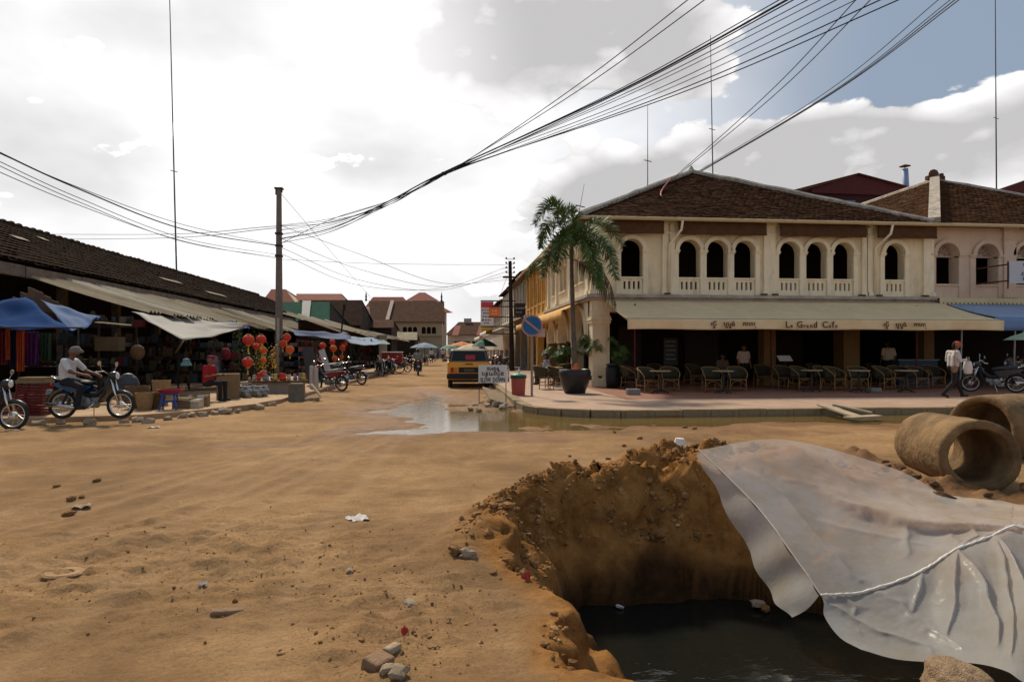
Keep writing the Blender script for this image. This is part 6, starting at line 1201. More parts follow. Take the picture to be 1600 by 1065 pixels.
    for a, b, ra, rb, tg in prims:
        A = np.array(a); D_ = np.array(b) - A; t_ = np.clip(((cen - A) @ D_) / (D_ @ D_ + 1e-9), 0, 1); d_ = np.linalg.norm(cen - A - t_[:, None] * D_, axis=1) - (ra + (rb - ra) * t_); k = d_ < bestd; bestd[k] = d_[k]; bi[k] = tags.index(tg)
    m2.polygons.foreach_set('material_index', bi); m2.polygons.foreach_set('use_smooth', np.ones(len(bi), bool)); m2.update()
    o_.location = loc; o_.rotation_euler = (0, 0, rz); o_.scale = (scale,) * 3; tag(o_, label, 'person', group); return o_
STAND = dict(pelvis=(0, 0, .93), chest=(0, 0, 1.25), neck=(.0, 0, 1.43), head=(.02, 0, 1.56), shL=(0, .19, 1.37), shR=(0, -.19, 1.37), elL=(-.03, .25, 1.1), elR=(-.03, -.25, 1.1), wrL=(.08, .25, .88), wrR=(.08, -.25, .88), hipL=(0, .09, .9), hipR=(0, -.09, .9), knL=(.03, .1, .5), knR=(.03, -.1, .5), anL=(-.01, .1, .08), anR=(-.01, -.1, .08))
def pose(base, **k): d = dict(base); d.update(k); return d
WALK = pose(STAND, neck=(.04, 0, 1.43), head=(.09, 0, 1.55), chest=(.02, 0, 1.25), elL=(.0, .26, 1.12), elR=(.03, -.26, 1.12), wrL=(.26, .17, 1.12), wrR=(.27, -.17, 1.14), knL=(.20, .09, .50), anL=(.36, .09, .09), knR=(-.04, -.09, .48), anR=(-.36, -.09, .14), toeR=(-.22, -.09, .04), toeL=(.52, .09, .06))
SIT = pose(STAND, pelvis=(-.1, 0, .52), chest=(-.08, 0, .84), neck=(-.05, 0, 1.02), head=(-.02, 0, 1.15), shL=(-.06, .19, .96), shR=(-.06, -.19, .96), elL=(.0, .26, .70), elR=(.0, -.26, .70), wrL=(.24, .16, .74), wrR=(.24, -.16, .74), hipL=(-.08, .09, .50), hipR=(-.08, -.09, .50), knL=(.36, .12, .52), knR=(.36, -.12, .52), anL=(.36, .12, .08), anR=(.36, -.12, .08))
RIDE = pose(STAND, pelvis=(-.20, 0, .90), chest=(-.12, 0, 1.20), neck=(-.03, 0, 1.37), head=(.03, 0, 1.49), shL=(-.06, .19, 1.31), shR=(-.06, -.19, 1.31), elL=(.10, .30, 1.08), elR=(.10, -.30, 1.08), wrL=(.27, .33, 1.0), wrR=(.27, -.33, 1.0), hipL=(-.17, .10, .87), hipR=(-.17, -.10, .87), knL=(.20, .20, .68), knR=(.20, -.20, .68), anL=(.05, .20, .30), anR=(.05, -.20, .30))
pw = G(1489, 621, PV)
person('man in red cap and white shirt walking past the cafe with a bag', WALK, {'shirt': (.55, .50, .46), 'trousers': (.02, .018, .02), 'cap': (.45, .09, .05)}, pw, R(-4), 1.0, .011, True, True, True, True)
bg_ = thing('shopping_bag', 'white plastic bag held in front of the walking man', 'bag', (pw.x + .38, pw.y - .12, pw.z + .72)); m_ = MB(); m_.lathe([(.05, 0), (.13, .02), (.145, .18), (.12, .34), (.05, .42)], 12, sy=.6); m_.build('bag', mat('white bag', (.60, .57, .52), .6, .1), bg_, smooth=True); m_ = MB(); m_.tube([(-.05, 0, .40), (-.04, 0, .50), (.04, 0, .50), (.05, 0, .40)], .008, 5); m_.build('handle', MATS['white bag'], bg_)
st = MB(); st.tube([(pw.x - .05, pw.y - .14, pw.z + 1.44), (pw.x - .13, pw.y - .22, pw.z + 1.28), (pw.x - .14, pw.y - .23, pw.z + 1.05), (pw.x - .16, pw.y - .24, pw.z + .92)], .014, 5); st.ball((pw.x - .17, pw.y - .26, pw.z + .88), (.11, .05, .12), 10, 6); tag(st.build('shoulder_bag', mat('tan bag', (.25, .14, .09), .8)), 'brown shoulder bag on the back of the walking man', 'bag')
person('man in white shirt and grey cap sitting on the blue motorcycle', pose(RIDE, pelvis=(-.44, 0, .84), chest=(-.43, 0, 1.13), neck=(-.37, 0, 1.30), head=(-.30, 0, 1.41), shL=(-.38, .19, 1.24), shR=(-.38, -.19, 1.24), elL=(-.20, .27, 1.02), elR=(-.20, -.27, 1.02), wrL=(.05, .20, .95), wrR=(.05, -.20, .95), hipL=(-.40, .10, .82), hipR=(-.40, -.10, .82), knL=(-.02, .22, .70), knR=(-.02, -.22, .70), anL=(-.08, .22, .30), anR=(-.08, -.22, .30), look=(1, 0, 0)), {'shirt': (.56, .55, .53), 'trousers': (.02, .02, .02), 'cap': (.17, .14, .13), 'skin': (.16, .075, .045)}, moto0.location + Vector((-.06, 0, -.02)), R(-4), 1.0, .012, True, True, True, False)
pr_ = G(653, 586); person('rider in grey shirt and pale helmet riding away down the street', pose(RIDE, look=(1, 0, 0)), {'shirt': (.22, .20, .17), 'trousers': (.05, .05, .05), 'cap': (.5, .45, .4)}, pr_, R(95), 1.0, .02, True)
def seated(px, py, z, rz, label, cols, **k): return person(label, SIT, cols, G(px, py, z), R(rz), 1.0, .018, **k)
seated(1130, 601, PV, -88, 'man in brown shirt seated behind the terrace table', {'shirt': (.20, .13, .08), 'trousers': (.04, .03, .03), 'skin': (.22, .09, .06)})
person('waiter in pinkish shirt and black trousers standing inside the cafe', STAND, {'shirt': (.50, .34, .27), 'trousers': (.015, .013, .013)}, G(1162, 603, PV), R(-90), .97, .018)
person('man in pale yellow shirt standing with his back to the street', STAND, {'shirt': (.50, .38, .24), 'trousers': (.03, .03, .035)}, G(1388, 600, PV), R(80), 1.06, .018)
seated(330, 626, .12, -15, 'person in bright red shirt seated at the lantern stall', {'shirt': (.34, .012, .016), 'trousers': (.02, .018, .02), 'hair': (.12, .01, .02)})
for px, py, sh_, lb, rz in [(674, 567, (.50, .50, .53), 'pedestrian in white shirt down the street left of the car', 100), (692, 565, (.48, .48, .5), 'pedestrian in white shirt walking further down the street', 80), (684, 562, (.10, .12, .25), 'pedestrian in dark blue shirt between the two in white', 60), (756, 566, (.5, .48, .45), 'pedestrian in pale shirt behind the yellow car', -60)]:
    person(lb, pose(STAND, anL=(.18, .1, .08), knL=(.12, .1, .5), anR=(-.16, -.1, .1)), {'shirt': sh_, 'trousers': (.05, .05, .07)}, G(px, py, 0), R(rz), 1.0, .03)
seated(852, 601, PV, 150, 'person in pale blue shirt seated on the street side terrace', {'shirt': (.32, .36, .42), 'trousers': (.05, .05, .05)})
# ================================================================== PALM AND PLANTS
M_leaf = mat('palm leaflet', (.085, .14, .034), .6, .35, 2, spec=.3); M_leafd = mat('dry palm leaflet', (.15, .11, .05), .8, .3, 2); M_trunk = mat('palm trunk', (.13, .105, .08), .9, .25, 5, .4, 20, stain=.4, stain_col=(.08, .06, .05))
def frond(par, pts, m, ln=.40, cnt=85, planes=(15, 55, -25, 90), seed=0, droop=.10, rach=M_leaf):
    rn = random.Random(seed); c_ = bez(pts, 10); k = len(c_); mb_ = MB(); mb_.tube(c_, [.018 * (1 - .8 * i / k) + .003 for i in range(k)], 5)
    for q in range(cnt):
        t_ = .10 + .90 * q / cnt; i = min(k - 2, int(t_ * (k - 1))); p = c_[i].lerp(c_[i + 1], t_ * (k - 1) - i); tg = (c_[i + 1] - c_[i]).normalized(); sd_ = tg.cross(Vector((0, 0, 1))); sd_ = sd_.normalized() if sd_.length > .05 else Vector((0, 1, 0)); up = sd_.cross(tg).normalized(); L_ = ln * (math.sin(math.pi * (.18 + .74 * t_)) ** .7) * rn.uniform(.8, 1.15)
        for s_ in (-1, 1):
            a = R(rn.choice(planes) + rn.uniform(-14, 14)); dr = (sd_ * s_ * math.cos(a) + up * math.sin(a)) * .82 + tg * rn.uniform(.35, .65); dr.normalize(); w_ = dr.cross(up + sd_ * .3).normalized() * .017 * rn.uniform(.8, 1.3); m1 = p + dr * L_ * .55 - Vector((0, 0, droop * L_ * .4)); e_ = p + dr * L_ - Vector((0, 0, droop * L_ * 2.2)); mb_.add([p - w_ * .5, p + w_ * .5, m1 + w_, e_, m1 - w_], [(0, 1, 2, 4), (4, 2, 3)])
    return mb_.build('frond', m, par, world=True, recalc=False)
pd_ = G(899, 612, PV).y; pb = G(898, 612, PV); dpt = pb.dot(Vector((S, C, 0)))
palm = thing('palm_tree', 'foxtail palm with drooping plumes growing in the big black pot', 'palm', pb)
cr_ = PD(893, 385, dpt); tr_ = bez([pb + Vector((0, 0, .6)), PD(896, 520, dpt), PD(894, 450, dpt), PD(893, 405, dpt)], 8)
mb = MB(); mb.tube(tr_, [.088 - .03 * i / len(tr_) + (.008 if i % 2 else 0) for i in range(len(tr_))], 12); mb.build('trunk', M_trunk, palm, world=True, smooth=True)
mb = MB(); mb.tube([tr_[-1], PD(893, 393, dpt), PD(893, 378, dpt)], [.07, .085, .05], 10); mb.build('crownshaft', mat('green crownshaft', (.09, .12, .05), .6), palm, world=True, smooth=True)
def off(dx, dy, dd): return PD(893 + dx, 385 + dy, dpt + dd)
FR = [[(0, 0, 0), (-16, -48, 0), (-34, -66, -.2), (-57, -34, -.3)], [(0, 0, 0), (-20, -35, .3), (-38, -30, .6), (-47, 2, .8)], [(0, 0, 0), (26, -30, .2), (55, -34, .3), (80, 0, .4)], [(0, 0, 0), (30, -10, -.5), (56, 8, -.8), (70, 52, -1.0)], [(0, 0, 0), (20, -10, -.7), (36, 22, -1.1), (44, 66, -1.3)], [(0, 0, 0), (-20, -10, -.6), (-36, 15, -1.0), (-44, 48, -1.1)], [(0, 0, 0), (3, -40, .5), (-6, -58, .9), (-26, -48, 1.3)], [(0, 0, 0), (-10, -18, -.8), (-18, 5, -1.3), (-24, 40, -1.4)], [(0, 0, 0), (10, -15, .8), (25, 2, 1.4), (30, 36, 1.7)], [(0, 0, 0), (-14, -12, .8), (-30, 8, 1.3), (-36, 45, 1.5)], [(0, 0, 0), (18, -22, -.5), (45, -12, -.9), (62, 14, -1.1)]]
for i, f_ in enumerate(FR):
    if i not in (9,): frond(palm, [off(*q) for q in f_], M_leaf, .44, 170, seed=i)
frond(palm, [off(*q) for q in [(0, 18, 0), (-38, 20, .2), (-62, 26, .3), (-78, 66, .3)]], M_leaf, .34, 26, (10, -20), 31, .6)
frond(palm, [off(*q) for q in [(0, 20, 0), (40, 32, -.2), (60, 58, -.3), (70, 92, -.3)]], M_leafd, .34, 80, (-30, -60, -10), 32, .8)
frond(palm, [off(*q) for q in [(0, 20, 0), (30, 30, -.5), (48, 50, -.8), (56, 80, -.9)]], M_leafd, .25, 40, (-40, -70), 33, .8)
M_pot = flat('black glazed pot', (.022, .02, .02), .35)
def pot(label, px, py, r_, h_, m=M_pot):
    p = G(px, py, PV); t_ = thing('plant_pot', label, 'pot', p); k = h_ / .78; MB().lathe([(.30 * r_, 0), (.34 * r_, .02 * k), (.46 * r_, .35 * k), (.52 * r_, .60 * k), (.53 * r_, .68 * k), (.50 * r_, .73 * k), (.49 * r_, .78 * k), (.45 * r_, .78 * k), (.44 * r_, .70 * k)], 28, (0, 0, 0)).build('pot', m, t_, smooth=True); MB().lathe([(.45 * r_, .69 * k), (0, .72 * k)], 20, (0, 0, 0)).build('soil', M_clod, t_); return p
pot('big round black pot holding the palm', 898, 614, 1.02, .80)
a = PD(900, 584, dpt - .30); o = MB().lathe([(.26, 0), (.02, .36), (0, .37)], 4, (0, 0, 0)).build('orange_cone', mat('orange plastic', (.62, .13, .03), .6, .1)); o.location = a; tag(o, 'bright orange pyramid shaped marker on the palm pot', 'marker')
def bush(label, px, py, z, h_, spread, n_, seed, m=M_leaf, potr=.5, cat='plant'):
    p = G(px, py, z); t_ = thing('potted_palm', label, cat, p); rn = random.Random(seed); MB().lathe([(.55 * potr, 0), (.8 * potr, .3), (.85 * potr, .42), (.75 * potr, .42)], 16, p).build('pot', M_pot, t_, world=True, smooth=True)
    for i in range(n_):
        a = rn.uniform(0, 6.28); r_ = spread * rn.uniform(.5, 1); hh = h_ * rn.uniform(.65, 1); b0 = p + Vector((0, 0, .4)); frond(t_, [b0, b0 + Vector((math.cos(a) * r_ * .2, math.sin(a) * r_ * .2, hh * .5)), b0 + Vector((math.cos(a) * r_ * .6, math.sin(a) * r_ * .6, hh * .82)), b0 + Vector((math.cos(a) * r_, math.sin(a) * r_, hh * .7))], m, .32, 30, (10, 25), seed * 50 + i, .35)
bush('leafy potted palm left of the corner column', 878, 597, PV, 1.5, 1.05, 24, 1); bush('leafy potted palm in front of the corner column', 934, 603, PV, 2.0, .95, 24, 2); bush('dark potted plant at the left end of the arcade', 966, 603, PV, 1.5, .6, 16, 3)
tag(MB().obox((0, 0, .09), (.42, .26, .18)).build('grey_box', mat('grey plastic box', (.20, .19, .17), .7), bevel=.02), 'grey plastic box on the pavement by the first chair', 'box').location = G(989, 616, PV + .01)
tag(MB().obox((0, 0, .07), (.38, .26, .14)).build('grey_box', MATS['grey plastic box'], bevel=.02), 'grey box on the floor between terrace chairs right of centre', 'box').location = G(1366, 612, PV + .01)
mbx = thing('black_bin', 'tall dark covered bin standing left of the arcade', 'bin', G(957, 606, PV)); MB().lathe([(.22, 0), (.26, .3), (.27, .75), (.2, .85)], 12).build('body', flat('black bin', (.015, .015, .014)), mbx, smooth=True); MB().lathe([(.28, .851), (.2, .93), (0, .95)], 12).build('lid', M_frame, mbx, smooth=True)
ms = thing('menu_stand', 'menu stand with white sheet open towards the street', 'stand', G(1227, 606, PV)); MB().tube([(0, 0, 0), (0, 0, 1.05)], .02, 6).build('pole', M_iron, ms); MB().lathe([(.2, 0), (.2, .02), (.03, .04)], 12).build('base', M_iron, ms); MB().obox((-.02, 0, 1.12), (.5, .34, .015), Euler((R(35), 0, R(-6)))).build('menu', mat('menu paper', (.62, .56, .48), .8, .05), ms)
bb = thing('chalk_board', 'dark chalkboard menu leaning behind the terrace at left', 'board', PY(1050, 600, 24.2)); a, b = PY(1037, 570, 24.2), PY(1058, 528, 24.2); MB().box(a.x, b.x, 24.15, 24.2, a.z, b.z).build('board', flat('chalkboard', (.03, .035, .03), .9), bb, world=True)
for i in range(5): z_ = b.z - .15 - i * .17; MB().box(a.x + .06, b.x - .08 - .05 * (i % 2), 24.138, 24.146, z_, z_ + .03).build('chalk_line', flat('chalk', (.16, .16, .15)), bb, world=True)
cn = thing('counter', 'low counter with a blue panel behind the right terrace chairs', 'counter', PY(1440, 600, 24.0)); a, b = PY(1402, 592, 24.0), PY(1462, 563, 24.0); MB().box(a.x, b.x, 23.9, 24.3, PV, b.z).build('panel', mat('dark blue panel', (.035, .06, .09), .6), cn, world=True); MB().box(a.x - .05, b.x + .05, 23.85, 24.35, b.z + .002, b.z + .05).build('counter_top', mat('grey top', (.22, .2, .18), .5), cn, world=True)
# low bench table beside the motorcycle at right
bt_ = thing('display_table', 'low table with a pale top beside the walking man', 'table', G(1512, 606, PV)); MB().obox((0, 0, .72), (.9, .5, .04)).build('table_top', mat('pale grey top', (.34, .31, .28), .6), bt_)
for x in (-.4, .4):
    for y in (-.2, .2): MB().tube([(x, y, 0), (x, y, .7)], .02, 6).build('leg', M_iron, bt_)
# ================================================================== SIGNS, BIN
ns = thing('no_parking_sign', 'round blue no parking sign with red diagonal on a grey post', 'sign', G(831, 619, PV)); h_ = PD(832, 507, 19.0).z - PV
MB().tube([(0, 0, 0), (0, 0, h_ + .1)], .038, 8).build('post', mat('grey post', (.26, .21, .18), .7, .15), ns); q = Euler((R(90), 0, 0)).to_matrix()
MB().lathe([(0, .0), (.335, 0), (.335, .012), (0, .012)], 36, (0, -.045, h_), q).build('rim', mat('faded red ring', (.42, .22, .19), .6, .1), ns); MB().lathe([(0, .0), (.285, 0), (.285, .006), (0, .006)], 36, (0, -.060, h_), q).build('disc', mat('sign blue', (.02, .11, .26), .5, .12), ns)
MB().obox((0, -.072, h_), (.60, .008, .065), Euler((0, R(38), 0))).build('diagonal_bar', MATS['faded red ring'], ns); MB().obox((.30, .0, h_ - .22), (.24, .01, .26)).build('small_plate', mat('pinkish plate', (.42, .30, .26), .7), ns)
sg_p = G(770, 632, -.02); dps = sg_p.dot(Vector((S, C, 0))); sw = thing('slow_down_sign', 'white roadwork signboard reading slow down on thin legs', 'sign', sg_p)
a, b = PD(748, 598, dps), PD(793, 570, dps); wd = b.x - a.x; zt, zb = b.z + .02, a.z + .02
MB().box(-wd / 2, wd / 2, -.012, .012, zb, zt).build('board', mat('white painted board', (.62, .60, .56), .6, .06, stain=.2, stain_col=(.4, .3, .2)), sw)
for x in (-wd / 2 + .02, wd / 2 - .03): MB().tube([(x, .02, -.1), (x, .02, zb + .1)], .012, 5).build('leg', M_iron, sw)
MB().box(wd / 2 + .012, wd / 2 + .07, -.01, .01, zb + .02, zt - .1).build('edge_plate', mat('pale edge', (.5, .4, .32), .7), sw)
kx = wd / .84
text_mesh([('SLOW  DOWN', 0, zb + .03, .18 * kx, .60), ('!', wd / 2 + .035, zb + .03, .16, 1)], flat('sign black', (.02, .018, .016)), sw, Matrix.Translation((0, -.016, 0)), world=False, bold=.003)
hh = zt - zb
text_mesh([('ការដាន', 0, zt - .30 * hh, .15 * kx, .9), ('ឋ', .065 * kx, zt - .42 * hh, .08 * kx, 1), ('បនយេលីន', 0, zt - .58 * hh, .17 * kx, .95), ('ថ', -.19 * kx, zt - .70 * hh, .09 * kx, 1), ('ប', .17 * kx, zt - .70 * hh, .09 * kx, 1)], MATS['sign black'], sw, Matrix.Translation((0, -.016, 0)), world=False, bold=.003)
bn = thing('litter_bin', 'red plastic bin with green lid at the pavement corner', 'bin', G(810, 617, PV)); MB().lathe([(.20, 0), (.21, .02), (.235, .52), (.24, .54)], 20).build('body', mat('faded red plastic', (.36, .085, .07), .55, .1), bn, smooth=True); MB().lathe([(.26, .54), (.27, .56), (.25, .62), (.24, .62)], 20).build('rim', flat('dark green rim', (.02, .06, .04)), bn, smooth=True); MB().lathe([(.262, .622), (.255, .65), (.10, .68), (0, .685)], 20).build('lid', mat('green plastic', (.06, .30, .20), .45, .1), bn, smooth=True)
bs = MB().lathe([(.03, 0), (.035, .1), (.015, .14), (.015, .2), (0, .2)], 8).build('bottle', flat('clear bottle', (.6, .62, .6), .15)); bs.location = G(811, 617, PV) + Vector((0, 0, .69)); tag(bs, 'small white bottle standing on the green bin lid', 'bottle')
# rubble and broken slabs around the sign, at the corner of the pavement
random.seed(91)
for px, py, r_ in [(742, 634, .12), (752, 630, .10), (762, 636, .14), (775, 633, .16), (786, 637, .14), (757, 622, .09), (768, 626, .12), (778, 620, .15), (790, 627, .12), (748, 641, .08), (735, 639, .08)]:
    p = G(px, py, 0); rock((p.x, p.y, -.02), r_, 'broken concrete lump heaped under the slow down sign', 'concrete_lump', 'rubble under the slow down sign', 'rubble', m=M_stone)
p = G(783, 625, .1); o = MB().obox((0, 0, 0), (.7, 1.4, .06)).build('concrete_slab', M_kerb, bevel=.01); o.location = (p.x - .1, p.y + .3, .18); o.rotation_euler = (R(12), R(18), R(10)); tag(o, 'tilted concrete slab leaning on the kerb behind the sign', 'slab')
# ================================================================== POLES, MASTS, CABLES
A0 = G(436, 597, .1); dA = A0.dot(Vector((S, C, 0)))
up_ = thing('concrete_pole', 'tall weathered concrete utility pole by the lantern stall', 'pole', A0); zt = PD(435, 294, dA).z
MB().add([(x * k_, y * k_, z) for z, k_ in ((-.2, 1), (zt - .1, .62)) for x, y in ((-.16, -.13), (.16, -.13), (.16, .13), (-.16, .13))], [(0, 1, 5, 4), (1, 2, 6, 5), (2, 3, 7, 6), (3, 0, 4, 7), (4, 5, 6, 7)]).build('shaft', mat('grey brown concrete', (.20, .155, .125), .9, .15, 2, .2, 15, stain=.4, stain_col=(.1, .07, .05)), up_, bevel=.02)
mb = MB(); mb.obox((0, 0, zt - .12), (.36, .3, .06)); mb.tube([(-.14, 0, zt - .15), (-.14, 0, zt - .4)], .03, 6); mb.tube([(.13, 0, zt - .15), (.13, 0, zt - .3)], .03, 6); mb.build('pole_cap', M_iron, up_)
for z in (PD(435, 365, dA).z, PD(435, 384, dA).z, PD(435, 400, dA).z): MB().obox((0, 0, z - A0.z), (.30, .27, .08)).build('clamp', M_iron, up_)
mb = MB(); mb.obox((.0, -.16, 1.6), (.12, .06, 2.6)); mb.build('conduit', mat('pale conduit', (.36, .33, .28), .7), up_)
def mast(label, a, b, r0=.03, r1=.012, tilt=None):
    t_ = thing('radio_mast', label, 'mast', a); n_ = 8; P_ = [a.lerp(b, i / n_) for i in range(n_ + 1)]; MB().tube(P_, [r0 + (r1 - r0) * i / n_ for i in range(n_ + 1)], 6).build('mast', M_iron, t_, world=True); m_ = MB(); q = a.lerp(b, .36); m_.tube([q + Vector((-.18, 0, .04)), q + Vector((.18, 0, -.04))], .02, 5); m_.build('cross_arm', M_iron, t_, world=True); return t_
mast('very tall thin radio mast rising behind the market roof', PD(276, 432, 34), PD(264.5, -25, 34), .045, .022); mast('short thin antenna mast left of the cafe roof peak', PD(1012, 300, 30), PD(1012, 165, 30), .022, .01); mast('thin antenna mast right of the cafe roof peak', PD(1114, 285, 36), PD(1110, 55, 36), .035, .014); mast('tall thin mast behind the shophouse roof at right', PD(1557, 300, 40), PD(1555, -20, 40), .045, .022); mast('short leaning whip antenna at the cafe eave corner', PY(903, 342, 23.9), PY(913, 287, 23.9), .012, .006)
M_cab = flat('black cable', (.022, .02, .02), .7)
def cable(label, pts, r_=.011, group=None, n=14): return tag(MB().tube(bez(pts, n), r_, 4, cap=False).build('cable', M_cab), label, 'cable', group)
Jn = (694, 271, 20)
for i, (tx, r_) in enumerate([(1072, .010), (1098, .010), (1214, .010), (1226, .020), (1236, .012), (1258, .009), (1278, .008), (1300, .009), (1330, .008), (1368, .012), (1396, .012)]):
    j = Vector((0, 0, .03 * (i % 4) - .05)); sgy = 352 + (i * 7) % 34; e_ = PD(tx + (tx - 695) * .12, -33, 11.2); mid = PD(695 + (tx - 695) * .52, 135 + 6 + (tx > 1290) * 6, 15.4)
    ORD = ['leftmost', 'second', 'third', 'fourth, thickest', 'fifth', 'sixth', 'seventh', 'eighth', 'ninth', 'tenth', 'rightmost']; cable('%s cable of the big bundle where it meets the top edge' % ORD[i], [PD(437, sgy, dA), PD(520, 345 + (i * 5) % 22 - 4, 25.4), PD(610, 313 + (i * 3) % 9, 22.6), PD(*Jn) + j, mid, e_], r_, 'cables of the big bundle')
o = MB().ball(PD(*Jn), (.10, .10, .06), 8, 6).build('cable_tie', M_cab); tag(o, 'dark tie gathering the cable bundle above the street', 'cable tie')
for i, (bx, tx) in enumerate([(1050, 1342), (1052, 1366)]): cable('%s of two cables running steeply from the cafe roof to the top' % ('left', 'right')[i], [PD(bx, 280, 27), PD((bx + tx) / 2 + 4, 146, 18), PD(tx + 14, -20, 13)], .012, 'pair of cables above the cafe roof')
for i, tx in enumerate([1468, 1488, 1496, 1503]): cable('%s of four slanting cables right of the cafe roof peak' % ('first', 'second', 'third', 'last')[i], [PD(1090 + i * 2, 268, 28), PD((1092 + tx) / 2 + 8, 146 - i, 19), PD(tx + 22, -20, 14)], .010 + .003 * (i > 1), 'slanting cables above the shophouse')
for i, (ya, yb, r_, sg_) in enumerate([(238, 384, .020, 30), (241, 383, .010, 22), (252, 398, .010, 30), (259, 402, .010, 30), (271, 404, .010, 22)]):
    cable('%s cable sagging from the concrete pole to the upper left' % ('thick black', 'thin uppermost', 'thin middle', 'thin fourth', 'thin lowest')[i], [PD(434, yb, dA), PD(290, (ya + yb) / 2 + sg_ + 18, 22), PD(120, ya + (yb - ya) * .28 + sg_ * .5, 17), PD(-60, ya - 28, 13.5)], r_, 'cables to the upper left')
for i, (ya, yb) in enumerate([(363, 353), (372, 356)]): cable('%s of two faint level cables across the left sky' % ('upper', 'lower')[i], [PD(434, yb, dA), PD(250, (ya + yb) / 2 + 8, 40), PD(-40, ya + 2, 55)], .016, 'level cables in the left sky')
cable('straight stay wire running down right from the pole top', [PD(437, 300, dA), PD(508, 383, 36), PD(582, 468, 46)], .010)
FP = PD(797, 425, 42)
for i, (ya, k_) in enumerate([(352, 8), (372, 20), (386, 30), (396, 24)]): cable('%s thin cable dipping from the concrete pole to the far cross arm pole' % ('uppermost', 'second', 'third', 'lowest')[i], [PD(438, ya, dA), PD(560, ya + 42 + k_ * .3, 32), PD(690, 438 + k_ * .5, 37), FP + Vector((0, 0, .3 * i - .5))], .012, 'cables to the far pole')
cable('faint level cable across the middle sky', [PD(438, 405, dA), PD(600, 412, 34), PD(800, 414, 42)], .012)
fp = thing('cross_arm_pole', 'dark utility pole with cross arm and insulators down the right side', 'pole', G(798, 583, .2) if False else PD(800, 580, 42)); b0 = PD(800, 580, 42); b0.z = .2; top = PD(797, 408, 42)
MB().tube([b0, top], [.17, .11], 10).build('shaft', M_blk, fp, world=True); q = PD(797, 433, 42); MB().obox(q, (.95, .1, .12)).build('cross_arm', M_iron, fp, world=True)
for dz in (0, .3, .6, .9):
    for s_ in (-1, 1):
        c_ = PD(797, 424, 42) + Vector((s_ * .26, -.05, dz - .1)); m_ = MB(); m_.lathe([(.05, 0), (.07, .05), (.03, .12), (0, .14)], 7, c_); m_.tube([c_, c_ - Vector((s_ * .26, 0, .0))], .02, 4); m_.build('insulator', M_iron, fp, world=True)
cable('wire dropping from the far cross arm to the hanging signs', [PD(792, 433, 42), PD(784, 455, 44), PD(780, 468, 46)], .012)
lp2 = thing('leaning_pole', 'thin dark leaning pole above the lanterns', 'pole', G(531, 585, .1)); a = G(531, 585, .1); d_ = a.dot(Vector((S, C, 0))); MB().tube([a, PD(531, 545, d_), PD(537, 482, d_)], [.07, .05, .045], 7).build('shaft', M_blk, lp2, world=True); MB().obox(PD(538, 480, d_), (.16, .12, .35)).build('lamp_box', M_blk, lp2, world=True)
# ================================================================== LANTERNS AND STALL GOODS
M_lan = mat('red lantern silk', (.55, .045, .02), .6, .18, 4, spec=.3); M_gold = mat('gold trim', (.60, .36, .06), .45, .2, 8); M_or2 = mat('orange lantern silk', (.60, .11, .02), .6, .15, 4)
def lantern0():
    t_ = thing('lantern', 'x', 'lantern'); n_ = 24; mb_ = MB(); m = 9
    for i in range(m + 1):
        a = R(-72 + 144 * i / m)
        for j in range(n_): rr = .24 * math.cos(a) * (1 - (.05 if j % 2 else 0)); b_ = 2 * math.pi * j / n_; mb_.v.append((rr * math.cos(b_), rr * math.sin(b_), .21 * math.sin(a)))
    for i in range(m):
        for j in range(n_): j2 = (j + 1) % n_; mb_.f.append((i * n_ + j, i * n_ + j2, (i + 1) * n_ + j2, (i + 1) * n_ + j)); mb_.m.append(0)
    mb_.build('shade', M_lan, t_); 
    for z in (.2, -.235): MB().lathe([(.085, 0), (.09, .02), (.08, .04)], 12, (0, 0, z)).build('gold_cap', M_gold, t_)
    m_ = MB(); m_.tube([(0, 0, -.235), (0, 0, -.30)], .012, 5); m_.lathe([(.02, -.30), (.03, -.34), (.035, -.52), (0, -.53)], 7) if False else m_.lathe([(.015, 0), (.03, -.05), (.035, -.2), (.0, -.21)], 7, (0, 0, -.30)); m_.build('tassel', M_gold, t_)
    MB().tube([(0, 0, .23), (0, 0, .42)], .006, 4).build('cord', M_iron, t_); return remember(t_)
l0 = lantern0(); fl_ = True
